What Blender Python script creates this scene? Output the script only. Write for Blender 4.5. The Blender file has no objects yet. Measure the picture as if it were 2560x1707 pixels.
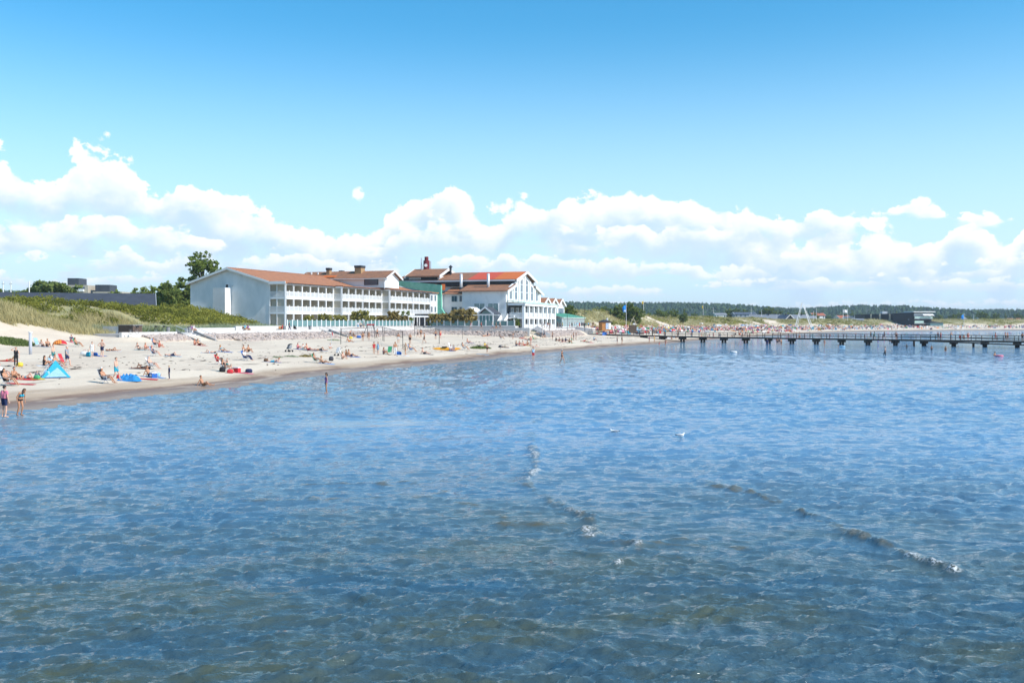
import bpy, bmesh, math, random
import numpy as np
from mathutils import Vector, Matrix
# ------------------------------------------------------------------ camera, sky, sun, exposure
S = bpy.context.scene
COL = S.collection
F = 2489.0            # focal length in photo pixels (35 mm on 36 mm, photo 2560 wide)
HZ = 807.0            # horizon row in the photo
CAMZ = 5.0            # eye height above the water (standing on a pier)
cam_d = bpy.data.cameras.new('camera'); cam = bpy.data.objects.new('camera', cam_d); COL.objects.link(cam)
cam.location = (0, 0, CAMZ); cam.rotation_euler = (math.radians(90), 0, 0)
cam_d.lens = 35; cam_d.sensor_width = 36; cam_d.shift_y = -(853.5-HZ)/2560.0
cam_d.clip_start = 0.1; cam_d.clip_end = 30000
S.camera = cam
S.render.resolution_x = 1024; S.render.resolution_y = 682
S.view_settings.view_transform = 'Standard'; S.view_settings.look = 'None'
S.view_settings.exposure = 0.29; S.view_settings.gamma = 1
try: S.view_settings.use_curve_mapping = False
except Exception: pass
SUN_EL = math.radians(40); SUN_TH = math.radians(-24)     # azimuth measured from +X
sdir = Vector((math.cos(SUN_EL)*math.cos(SUN_TH), math.cos(SUN_EL)*math.sin(SUN_TH), math.sin(SUN_EL)))
sl = bpy.data.lights.new('sun', 'SUN'); sl.energy = 4.5; sl.angle = math.radians(0.5); sl.color = (1.0, 0.955, 0.89)
so = bpy.data.objects.new('sun', sl); COL.objects.link(so); so.rotation_euler = sdir.to_track_quat('Z', 'Y').to_euler(); so.location = (60, -40, 80)

def setup_world():
    w = bpy.data.worlds.new('World'); S.world = w; w.use_nodes = True
    nt = w.node_tree; N = nt.nodes; L = nt.links
    for n in list(N): N.remove(n)
    out = N.new('ShaderNodeOutputWorld'); bg = N.new('ShaderNodeBackground'); bg.inputs['Strength'].default_value = 0.1
    sky = N.new('ShaderNodeTexSky'); sky.sky_type = 'NISHITA'; sky.sun_disc = False
    sky.sun_elevation = SUN_EL; sky.sun_rotation = math.atan2(sdir.x, sdir.y)
    sky.air_density = 1.0; sky.dust_density = 0.35; sky.ozone_density = 2.2; sky.altitude = 0
    def val(v):
        n = N.new('ShaderNodeValue'); n.outputs[0].default_value = v; return n.outputs[0]
    def M(op, a, b=None, c=None, clamp=False):
        n = N.new('ShaderNodeMath'); n.operation = op; n.use_clamp = clamp
        for i, v in enumerate((a, b, c)):
            if v is None: continue
            if isinstance(v, (int, float)): n.inputs[i].default_value = v
            else: L.new(v, n.inputs[i])
        return n.outputs[0]
    def SM(x, a, b):
        n = N.new('ShaderNodeMapRange'); n.interpolation_type = 'SMOOTHSTEP'
        L.new(x, n.inputs[0]); n.inputs[1].default_value = a; n.inputs[2].default_value = b
        return n.outputs[0]
    tc = N.new('ShaderNodeTexCoord'); sp = N.new('ShaderNodeSeparateXYZ'); L.new(tc.outputs['Generated'], sp.inputs[0])
    az = M('ARCTAN2', sp.outputs[0], sp.outputs[1]); el = M('ARCSINE', sp.outputs[2])
    def comb(x, y, z=0.0):
        n = N.new('ShaderNodeCombineXYZ')
        for i, v in enumerate((x, y, z)):
            if isinstance(v, (int, float)): n.inputs[i].default_value = v
            else: L.new(v, n.inputs[i])
        return n.outputs[0]
    def noise(vec, scale, detail=6, rough=.55, lac=2.0, dist=0.0):
        n = N.new('ShaderNodeTexNoise'); n.noise_dimensions = '2D'; L.new(vec, n.inputs['Vector'])
        n.inputs['Scale'].default_value = scale; n.inputs['Detail'].default_value = detail
        n.inputs['Roughness'].default_value = rough; n.inputs['Lacunarity'].default_value = lac; n.inputs['Distortion'].default_value = dist
        return n.outputs[0]
    def voro(vec, scale):
        n = N.new('ShaderNodeTexVoronoi'); n.voronoi_dimensions = '2D'; n.feature = 'F1'; L.new(vec, n.inputs['Vector'])
        n.inputs['Scale'].default_value = scale
        return n.outputs['Distance']
    # tops of the big cumulus banks, by compass direction (azimuth -> elevation)
    prof = [(-300,470),(0,400),(120,440),(190,395),(300,388),(380,440),(470,456),(560,490),(640,486),(700,520),(800,545),(860,556),(930,560),(965,520),(1010,480),(1085,452),(1160,476),(1225,492),(1270,458),(1330,446),(1400,480),(1480,470),(1540,456),(1640,470),(1740,480),(1800,505),(1860,540),(1960,552),(2000,590),(2080,580),(2160,572),(2250,562),(2330,595),(2390,552),(2450,566),(2510,612),(2560,540),(2860,520)]
    def ramp(points):
        fc = N.new('ShaderNodeFloatCurve'); c = fc.mapping.curves[0]
        pts = [((math.atan((p-1280)/F)+.65)/1.3, math.atan((HZ-y)/F)/0.2) for p, y in points]
        while len(c.points) < len(pts): c.points.new(.5, .5)
        for q, p in zip(c.points, pts): q.location = p; q.handle_type = 'AUTO'
        fc.mapping.update(); fc.inputs[0].default_value = 1.0
        L.new(M('DIVIDE', M('ADD', az, .65), 1.3), fc.inputs[1])
        return M('MULTIPLY', fc.outputs[0], .2)
    T0 = ramp(prof)
    layers = []
    def layer(T, sc, th, amp, gap, seed, soft, detail, relief):
        def billow(dx, dy):
            vec = comb(M('ADD', az, seed+dx), M('ADD', M('MULTIPLY', el, 1.3), seed*.37+dy), 0.0)
            nz = N.new('ShaderNodeTexNoise'); nz.noise_dimensions = '2D'; L.new(vec, nz.inputs['Vector']); nz.inputs['Scale'].default_value = sc*1.7; nz.inputs['Detail'].default_value = detail; nz.inputs['Roughness'].default_value = .62
            wv = N.new('ShaderNodeVectorMath'); wv.operation = 'SCALE'; L.new(nz.outputs['Color'], wv.inputs[0]); wv.inputs['Scale'].default_value = .42/sc
            ad = N.new('ShaderNodeVectorMath'); ad.operation = 'ADD'; L.new(vec, ad.inputs[0]); L.new(wv.outputs[0], ad.inputs[1])
            b1 = M('SUBTRACT', .42, voro(ad.outputs[0], sc)); b2 = M('SUBTRACT', .42, voro(ad.outputs[0], sc*2.7))
            return M('ADD', M('ADD', M('MULTIPLY', b1, .95), M('MULTIPLY', b2, .45)), M('MULTIPLY', M('SUBTRACT', nz.outputs[0], .5), 1.5))
        b = billow(0, 0)
        dep = M('ADD', M('DIVIDE', M('SUBTRACT', T, el), th), M('MULTIPLY', b, amp))
        g = noise(comb(M('ADD', M('MULTIPLY', az, sc*.34), seed*3.1), M('MULTIPLY', el, sc*1.0), 0.), 1.0, 4, .55)
        m = M('MULTIPLY', SM(dep, .0, soft), SM(dep, 1.15, .48))
        if gap > 0: m = M('MULTIPLY', m, SM(M('ADD', g, M('MULTIPLY', b, .10)), gap, gap+.10))
        if relief:
            bo = billow(.16/sc, .20/sc)
            sh = M('ADD', M('MULTIPLY', M('SUBTRACT', b, bo), relief), M('MULTIPLY', SM(dep, .85, .05), .75))
            lit = SM(M('ADD', sh, .10), .12, .95)
        else: lit = SM(M('ADD', dep, M('MULTIPLY', b, -.70)), .74, .06)
        layers.append((m, lit))
    def Trow(base, var, fr, seed):
        return M('ADD', base, M('MULTIPLY', M('SUBTRACT', noise(comb(M('ADD', M('MULTIPLY', az, fr), seed), seed), 1.0, 3, .5), .5), var))
    T0 = M('SUBTRACT', T0, .009)
    layer(T0, 14, .064, .50, 0, .31, .07, 8, .62)
    layer(Trow(.092, .075, 5.5, 1.7), 21, .038, .55, .43, 2.13, .09, 7, .62)
    layer(Trow(.064, .052, 8.0, 5.2), 32, .022, .55, .41, 4.71, .14, 6, .5)
    layer(Trow(.041, .030, 12., 3.4), 52, .0135, .5, .41, 6.17, .25, 5, 0)
    layer(Trow(.021, .016, 19., 2.6), 84, .009, .45, .40, 9.37, .4, 4, 0)
    def puff(px, py, rx, ry):
        a0 = math.atan((px-1280)/F); e0 = math.atan((HZ-py)/F)
        dx = M('DIVIDE', M('SUBTRACT', az, a0), rx/F); dy = M('DIVIDE', M('SUBTRACT', el, e0), ry/F)
        r = M('SQRT', M('ADD', M('MULTIPLY', dx, dx), M('MULTIPLY', dy, dy)))
        n = noise(comb(az, M('MULTIPLY', el, 1.3)), 60, 6, .6)
        return SM(M('ADD', M('SUBTRACT', 1.0, r), M('MULTIPLY', M('SUBTRACT', n, .5), 3.4)), .15, .75)
    # blue sky: Nishita, a little more saturated (as the camera rendered it), paler low down
    hs = N.new('ShaderNodeHueSaturation'); hs.inputs['Hue'].default_value = .488; hs.inputs['Saturation'].default_value = 1.42; hs.inputs['Value'].default_value = 1.62
    L.new(sky.outputs[0], hs.inputs['Color'])
    pale = N.new('ShaderNodeMix'); pale.data_type = 'RGBA'; L.new(hs.outputs[0], pale.inputs['A']); pale.inputs['B'].default_value = (5.6, 7.9, 9.6, 1)
    L.new(M('MULTIPLY', SM(el, .30, .02), .85), pale.inputs['Factor'])
    cur = pale.outputs['Result']
    def over(cur, m, ccol):
        mx = N.new('ShaderNodeMix'); mx.data_type = 'RGBA'; L.new(m, mx.inputs['Factor']); L.new(cur, mx.inputs['A'])
        if isinstance(ccol, tuple): mx.inputs['B'].default_value = (*ccol, 1)
        else: L.new(ccol, mx.inputs['B'])
        return mx.outputs['Result']
    for i, (m, lit) in enumerate(layers):
        cm = N.new('ShaderNodeMix'); cm.data_type = 'RGBA'; L.new(lit, cm.inputs['Factor'])
        w = i/4.0
        cm.inputs['A'].default_value = (5.5+1.9*w, 7.1+1.2*w, 9.0+.5*w, 1); cm.inputs['B'].default_value = (9.7-.4*w, 9.75-.2*w, 9.85, 1)
        cur = over(cur, M('MULTIPLY', m, 0.95-.22*w), cm.outputs['Result'])
    for p in ((898, 489, 30, 21), (925, 606, 36, 13)): cur = over(cur, M('MULTIPLY', puff(*p), .85), (9.6, 9.7, 9.8))
    cur = over(cur, M('MULTIPLY', SM(el, .035, -.005), .55), (8.2, 9.0, 9.7))
    L.new(cur, bg.inputs['Color']); L.new(bg.outputs[0], out.inputs[0])
setup_world()

# ------------------------------------------------------------------ helpers
rnd = random.Random(7); nr = np.random.RandomState(7)
UX, UY = 0.3168, 0.9485                     # along the promenade (k); seaward (q) is at right angles
OX, OY = -45.4, 199.0
def K(k, q, z=0.0): return (OX+UX*k+UY*q, OY+UY*k-UX*q, z)
def toKQ(x, y):
    dx = x-OX; dy = y-OY
    return UX*dx+UY*dy, UY*dx-UX*dy
KROT = math.atan2(UY, UX)

def tag(o, label=None, cat=None, group=None, kind=None):
    if label: o['label'] = label
    if cat: o['category'] = cat
    if group: o['group'] = group
    if kind: o['kind'] = kind
    return o
def empty(name, loc, rz=0.0):
    o = bpy.data.objects.new(name, None); COL.objects.link(o); o.location = loc; o.rotation_euler = (0, 0, rz)
    o.empty_display_size = .2
    return o
def link(name, me, parent=None, loc=None, rz=None):
    o = bpy.data.objects.new(name, me); COL.objects.link(o)
    if parent: o.parent = parent
    if loc is not None: o.location = loc
    if rz is not None: o.rotation_euler = (0, 0, rz)
    return o
def children(o): return [c for c in o.children]
def copy_tree(o, parent=None):
    c = o.copy(); COL.objects.link(c); c.parent = parent
    for ch in children(o): copy_tree(ch, c)
    return c
def np_mesh(name, v, f, mats=(), smooth=False, attrs=None, mi=None):
    """fast mesh: v (n,3) array, f (m,3|4) array"""
    v = np.asarray(v, dtype=np.float32); f = np.asarray(f, dtype=np.int32)
    me = bpy.data.meshes.new(name); k = f.shape[1]
    me.vertices.add(len(v)); me.vertices.foreach_set('co', v.ravel())
    me.loops.add(f.size); me.loops.foreach_set('vertex_index', f.ravel())
    me.polygons.add(len(f)); me.polygons.foreach_set('loop_start', np.arange(0, f.size, k, dtype=np.int32))
    try: me.polygons.foreach_set('loop_total', np.full(len(f), k, dtype=np.int32))
    except Exception: pass
    for m in mats: me.materials.append(m)
    if mi is not None: me.polygons.foreach_set('material_index', np.asarray(mi, dtype=np.int32))
    me.polygons.foreach_set('use_smooth', np.full(len(f), smooth, dtype=bool))
    for an, av in (attrs or {}).items():
        a = me.attributes.new(an, 'FLOAT', 'POINT'); a.data.foreach_set('value', np.asarray(av, dtype=np.float32))
    me.update(calc_edges=True); me.validate()
    return me

class MB:
    """collects simple solids and links them as ONE mesh object (points may be given in world space:
    build() subtracts the parent's place)"""
    def __init__(s): s.v = []; s.f = []; s.m = []; s.cur = 0
    def pt(s, p): s.v.append(tuple(p)); return len(s.v)-1
    def face(s, idx): s.f.append(tuple(idx)); s.m.append(s.cur)
    def quad(s, a, b, c, d): i = len(s.v); s.v += [tuple(a), tuple(b), tuple(c), tuple(d)]; s.face((i, i+1, i+2, i+3))
    def poly(s, pts): i = len(s.v); s.v += [tuple(p) for p in pts]; s.face(range(i, i+len(pts)))
    def hexa(s, b, t):
        i = len(s.v); s.v += [tuple(p) for p in b]+[tuple(p) for p in t]
        n = len(b)
        s.face([i+j for j in reversed(range(n))]); s.face([i+n+j for j in range(n)])
        for j in range(n):
            a, c = j, (j+1) % n
            s.face((i+a, i+c, i+n+c, i+n+a))
    def box(s, x0, x1, y0, y1, z0, z1):
        s.hexa([(x0,y0,z0),(x1,y0,z0),(x1,y1,z0),(x0,y1,z0)], [(x0,y0,z1),(x1,y0,z1),(x1,y1,z1),(x0,y1,z1)])
    def kbox(s, k0, k1, q0, q1, z0, z1):      # q0<q1 ; ring ordered counter-clockwise seen from above
        r = [K(k0,q0), K(k0,q1), K(k1,q1), K(k1,q0)]
        s.hexa([(p[0],p[1],z0) for p in r], [(p[0],p[1],z1) for p in r])
    def prism(s, ring, d):                    # ring of points extruded by vector d
        d = Vector(d); s.hexa(ring, [tuple(Vector(p)+d) for p in ring])
    def tube(s, pts, r, n=6, cap=True):
        pts = [Vector(p) for p in pts]; rs = r if isinstance(r, (list, tuple)) else [r]*len(pts)
        rings = []
        for i, p in enumerate(pts):
            t = (pts[min(i+1, len(pts)-1)]-pts[max(i-1, 0)])
            if t.length < 1e-9: t = Vector((0,0,1))
            t.normalize(); a = t.orthogonal().normalized() if abs(t.z) > .95 else t.cross(Vector((0,0,1))).normalized()
            b = t.cross(a)
            i0 = len(s.v)
            for j in range(n):
                w = 2*math.pi*j/n; s.v.append(tuple(p+(a*math.cos(w)+b*math.sin(w))*rs[i]))
            rings.append(i0)
        for r0, r1 in zip(rings, rings[1:]):
            for j in range(n): s.face((r0+j, r0+(j+1) % n, r1+(j+1) % n, r1+j))
        if cap:
            s.face([rings[0]+j for j in reversed(range(n))]); s.face([rings[-1]+j for j in range(n)])
    def ball(s, c, r, n=8, m=5, sq=(1,1,1)):
        i0 = len(s.v); c = Vector(c)
        for a in range(m+1):
            th = math.pi*a/m
            for j in range(n):
                w = 2*math.pi*j/n
                s.v.append((c.x+r*sq[0]*math.sin(th)*math.cos(w), c.y+r*sq[1]*math.sin(th)*math.sin(w), c.z+r*sq[2]*math.cos(th)))
        for a in range(m):
            for j in range(n):
                s.face((i0+a*n+j, i0+(a+1)*n+j, i0+(a+1)*n+(j+1) % n, i0+a*n+(j+1) % n))
    def build(s, name, mat, parent=None, smooth=False, fix=True):
        L = Vector(parent.location) if parent is not None else Vector((0,0,0))
        if parent is not None and parent.parent is not None: L = L+Vector(parent.parent.location)
        me = bpy.data.meshes.new(name)
        me.from_pydata([(v[0]-L.x, v[1]-L.y, v[2]-L.z) for v in s.v], [], s.f)
        for m in (mat if isinstance(mat, (list, tuple)) else [mat]): me.materials.append(m)
        me.polygons.foreach_set('material_index', s.m)
        if fix:
            bm = bmesh.new(); bm.from_mesh(me); bmesh.ops.recalc_face_normals(bm, faces=bm.faces); bm.to_mesh(me); bm.free()
        if smooth: me.polygons.foreach_set('use_smooth', [True]*len(me.polygons))
        me.update()
        return link(name, me, parent)

# ------------------------------------------------------------------ materials
def mat(name, col, rough=.7, var=.0, scale=3.0, metal=0.0, col2=None, bump=0.0, spec=.3, coord='Object', detail=4, stretch=None, lo=.35, hi=.65):
    m = bpy.data.materials.new(name); m.use_nodes = True; nt = m.node_tree; b = nt.nodes['Principled BSDF']
    b.inputs['Roughness'].default_value = rough; b.inputs['Metallic'].default_value = metal
    b.inputs['Specular IOR Level'].default_value = spec
    c4 = (*col, 1)
    if col2 is None and var: col2 = tuple(c*(1-var) for c in col)
    if col2 is None: b.inputs['Base Color'].default_value = c4
    else:
        tc = nt.nodes.new('ShaderNodeTexCoord'); no = nt.nodes.new('ShaderNodeTexNoise'); no.inputs['Scale'].default_value = scale; no.inputs['Detail'].default_value = detail
        no.inputs['Roughness'].default_value = .6
        src = tc.outputs[coord]
        if stretch:
            mp = nt.nodes.new('ShaderNodeMapping'); mp.inputs['Scale'].default_value = stretch; nt.links.new(src, mp.inputs[0]); src = mp.outputs[0]
        nt.links.new(src, no.inputs['Vector'])
        mr = nt.nodes.new('ShaderNodeMapRange'); mr.inputs[1].default_value = lo; mr.inputs[2].default_value = hi; nt.links.new(no.outputs[0], mr.inputs[0])
        mx = nt.nodes.new('ShaderNodeMix'); mx.data_type = 'RGBA'; mx.inputs['A'].default_value = c4; mx.inputs['B'].default_value = (*col2, 1)
        nt.links.new(mr.outputs[0], mx.inputs['Factor']); nt.links.new(mx.outputs['Result'], b.inputs['Base Color'])
        if bump:
            bp = nt.nodes.new('ShaderNodeBump'); bp.inputs['Strength'].default_value = bump; bp.inputs['Distance'].default_value = .05
            nt.links.new(no.outputs[0], bp.inputs['Height']); nt.links.new(bp.outputs[0], b.inputs['Normal'])
    return m
def leafmat(name, c1, c2, trans=.35):
    m = bpy.data.materials.new(name); m.use_nodes = True; nt = m.node_tree; N = nt.nodes; L = nt.links
    for n in list(N): N.remove(n)
    out = N.new('ShaderNodeOutputMaterial'); at = N.new('ShaderNodeAttribute'); at.attribute_name = 'tone'
    mx = N.new('ShaderNodeMix'); mx.data_type = 'RGBA'; mx.inputs['A'].default_value = (*c1, 1); mx.inputs['B'].default_value = (*c2, 1)
    L.new(at.outputs['Fac'], mx.inputs['Factor'])
    d = N.new('ShaderNodeBsdfDiffuse'); t = N.new('ShaderNodeBsdfTranslucent'); ms = N.new('ShaderNodeMixShader'); ms.inputs[0].default_value = trans
    L.new(mx.outputs['Result'], d.inputs[0]); L.new(mx.outputs['Result'], t.inputs[0])
    L.new(d.outputs[0], ms.inputs[1]); L.new(t.outputs[0], ms.inputs[2]); L.new(ms.outputs[0], out.inputs[0])
    return m
M_ = {}
M_['white'] = mat('white_paint', (.80,.80,.78), .55, var=.08, scale=.6)
M_['gable'] = mat('gable_render', (.74,.75,.74), .8, col2=(.52,.56,.56), scale=.35, detail=8, stretch=(1,1,.45), lo=.4, hi=.75)
M_['hallwall'] = mat('hall_boards', (.72,.72,.70), .75, col2=(.46,.46,.44), scale=.5, detail=9, stretch=(1,1,.6), lo=.48, hi=.85)
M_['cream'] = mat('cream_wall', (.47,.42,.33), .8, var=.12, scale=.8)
M_['roof'] = mat('clay_tiles', (.43,.185,.09), .85, col2=(.32,.145,.08), scale=.9, detail=7, stretch=(1,1,1), bump=.3)
M_['roofold'] = mat('weathered_tiles', (.36,.165,.085), .85, col2=(.22,.12,.075), scale=1.1, detail=8, bump=.3)
M_['orange'] = mat('new_orange_tiles', (.66,.17,.04), .75, var=.2, scale=2)
M_['redtile'] = mat('new_red_tiles', (.62,.10,.05), .75, var=.15, scale=2)
M_['copper'] = mat('green_copper', (.12,.40,.29), .6, col2=(.20,.50,.38), scale=.8)
M_['palegreen'] = mat('pale_green_sheet', (.42,.62,.52), .45, col2=(.60,.74,.66), scale=2, stretch=(1,1,1))
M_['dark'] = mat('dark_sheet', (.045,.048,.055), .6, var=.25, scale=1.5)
M_['slate'] = mat('slate_roof_felt', (.065,.072,.088), .62, var=.22, scale=.7)
M_['black'] = mat('black_metal', (.02,.02,.022), .5)
M_['steel'] = mat('pale_steel', (.62,.63,.64), .4, metal=.3)
M_['glass'] = mat('window_glass', (.05,.09,.13), .06, spec=.8)
M_['greenglass'] = mat('tinted_glass_screen', (.13,.24,.24), .08, spec=.8)
M_['brick'] = mat('yellow_brick', (.42,.27,.14), .85, var=.25, scale=4)
M_['darkred'] = mat('dark_red_stack', (.17,.025,.03), .5)
M_['concrete'] = mat('pale_concrete', (.66,.64,.61), .85, var=.16, scale=.8, detail=7)
M_['paving'] = mat('promenade_paving', (.56,.53,.50), .9, var=.15, scale=1.2)
M_['greyslab'] = mat('grey_concrete', (.26,.26,.26), .85, var=.2, scale=1.4)
M_['woodbrown'] = mat('brown_boards', (.13,.09,.065), .8, var=.3, scale=3)
M_['jetty'] = mat('tarred_timber', (.045,.032,.026), .75, col2=(.085,.065,.05), scale=2.0)
M_['jettydeck'] = mat('grey_deck_planks', (.17,.15,.13), .85, var=.3, scale=3)
M_['rock'] = mat('pinkish_granite', (.52,.43,.37), .85, col2=(.34,.28,.25), scale=1.3)
M_['bark'] = mat('bark', (.10,.075,.055), .9, var=.3, scale=5)
# ------------------------------------------------------------------ terrain
def sst(a, b, x):
    t = np.clip((x-a)/(b-a), 0, 1); return t*t*(3-2*t)
SK = np.array([-2500,-400,-131,-100,-60,0,54,130,200,324,430,504,560,700,900,1500,6000], float)
SQ = np.array([260,84,62,59.6,59.2,59.4,64.6,70,78,91,114,158,208,372,620,1400,7200], float)
_kk = np.arange(-2500, 6001, 2.0); _qq = np.interp(_kk, SK, SQ)
_ker = np.exp(-np.linspace(-2, 2, 41)**2); _ker /= _ker.sum()
_qq[30:-30] = np.convolve(_qq, _ker, 'same')[30:-30]
def shoreq(k): return np.interp(k, _kk, _qq) + .5*np.sin(k*.11+1)+.35*np.sin(k*.23)+.15*np.sin(k*.71)
def vnoise(x, y, seed=0):
    x = np.asarray(x, float); y = np.asarray(y, float)
    def h(i, j):
        n = (i.astype(np.int64)*374761393+j.astype(np.int64)*668265263+seed*1442695041) & 0x7fffffff
        n = ((n ^ (n >> 13))*1274126177) & 0x7fffffff
        return ((n ^ (n >> 16)) & 0xffff)/65535.0
    xi = np.floor(x); yi = np.floor(y); fx = x-xi; fy = y-yi; fx = fx*fx*(3-2*fx); fy = fy*fy*(3-2*fy)
    a = h(xi, yi); b = h(xi+1, yi); c = h(xi, yi+1); d = h(xi+1, yi+1)
    return (a*(1-fx)+b*fx)*(1-fy)+(c*(1-fx)+d*fx)*fy
def fbm(x, y, seed=0, oct=4):
    s = 0; a = .5; t = 0
    for o in range(oct):
        s = s+a*vnoise(x*2**o+o*17.3, y*2**o-o*9.1, seed+o); t += a; a *= .55
    return s/t
def shore_d(k, q):
    sl = (shoreq(k+4)-shoreq(k-4))/8.0
    return (shoreq(k)-q)/np.sqrt(1+sl*sl)
def qwall(k): return np.where(k < 44.5, 13.0, np.where(k < 88, 37.0, 33.0))
def terr(k, q):
    k = np.asarray(k, float); q = np.asarray(q, float)
    d = shore_d(k, q)
    b = np.where(d > 0, .62*(1-np.exp(-np.maximum(d, 0)/5.0))+.040*np.minimum(np.maximum(d, 0), 62), np.maximum(d*.045, -2.2))
    b = b+np.where(d > 3, (fbm(k*.12, q*.12, 3)-.5)*.22+(fbm(k*.5, q*.5, 5)-.5)*.10, 0)
    n1 = fbm(k*.045, q*.06, 11); n2 = fbm(k*.16, q*.16, 21)
    # plateau under the hotel and the promenade
    hm = sst(-68, -63, k)*(1-sst(101, 112, k))
    qw = qwall(k)
    emb = sst(qw+4.5, qw+.6, q)
    z = b+(np.maximum(3.1-b, 0))*emb*hm
    # sand dune left of and in front of the gable
    qs = np.interp(k, [-300, -95, -78, -66, -58, -8, 3], [20, 18, 18, 13, 6.5, 7, 3])
    t = np.clip((qs-q)/21.0, 0, 1); t = t**.85; t = t*t*(2.4-1.4*t)
    left = (1-sst(-13, 1.5, k))
    crest = 4.9+1.6*(n1-.5)*2+.5*(n2-.5)
    back = 1-.45*sst(-22, -50, q)
    z = z+left*t*crest*back*np.where(k < -60, 1.0, .92)
    # dunes along the right-hand bay
    right = sst(86, 118, k)
    d0 = 54+9*(fbm(k*.02, k*.0+3, 31)-.5)*2
    t = np.clip((d-d0)/24.0, 0, 1); t = t*t*(3-2*t)
    cr = np.interp(k, [90,130,180,260,330,420,520,700,1500],[6.8,6.8,6.2,5.6,4.6,4.6,3.8,4.0,4.0])*(.72+.62*n1)+1.5*(n2-.5)
    z = z+right*t*cr*(1-.35*sst(d0+34, d0+80, d))
    return z
def veg_at(k, q):
    k = np.asarray(k, float); q = np.asarray(q, float)
    d = shore_d(k, q); n = fbm(k*.10, q*.13, 51); n2 = fbm(k*.35, q*.35, 61)
    qs = np.interp(k, [-300, -95, -78, -66, -58, -8, 3], [9, 8, 6, 7.5, 6.2, 6.8, 3])
    L = sst(1.5, -3.5, q-qs+(n-.5)*9)*(1-sst(-2, 1, k))
    d0 = 54+9*(fbm(k*.02, k*.0+3, 31)-.5)*2
    R = sst(d0+2, d0+10, d+(n-.5)*16)*sst(92, 112, k)
    hole = sst(.66, .74, fbm(k*.045, q*.05, 71))*(d < d0+38)
    R = R*(1-hole)
    return np.clip(np.maximum(L, R), 0, 1)
def ground_z(x, y):
    k, q = toKQ(x, y); return float(terr(np.array([k]), np.array([q]))[0])
_ts = np.concatenate([np.arange(30, 420, .5), np.arange(420, 1500, 2)])
def ray_ground(px, py, zmin=0.0, maxd=1500):
    """the place on the ground (or water) seen at this spot of the photo"""
    r = (px-1280)/F; e = (py-HZ)/F
    x = r*_ts; y = _ts; zr = CAMZ-e*_ts
    k, q = toKQ(x, y); zt = np.maximum(terr(k, q), zmin)
    i = np.argmax(zr <= zt+1e-6)
    if zr[i] > zt[i]: i = len(_ts)-1
    return float(x[i]), float(y[i]), float(zt[i])
def at(px, Y, z=None, py=None):
    x = (px-1280)/F*Y
    if z is None: z = CAMZ-(py-HZ)/F*Y if py is not None else ground_z(x, Y)
    return (x, Y, z)

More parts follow.
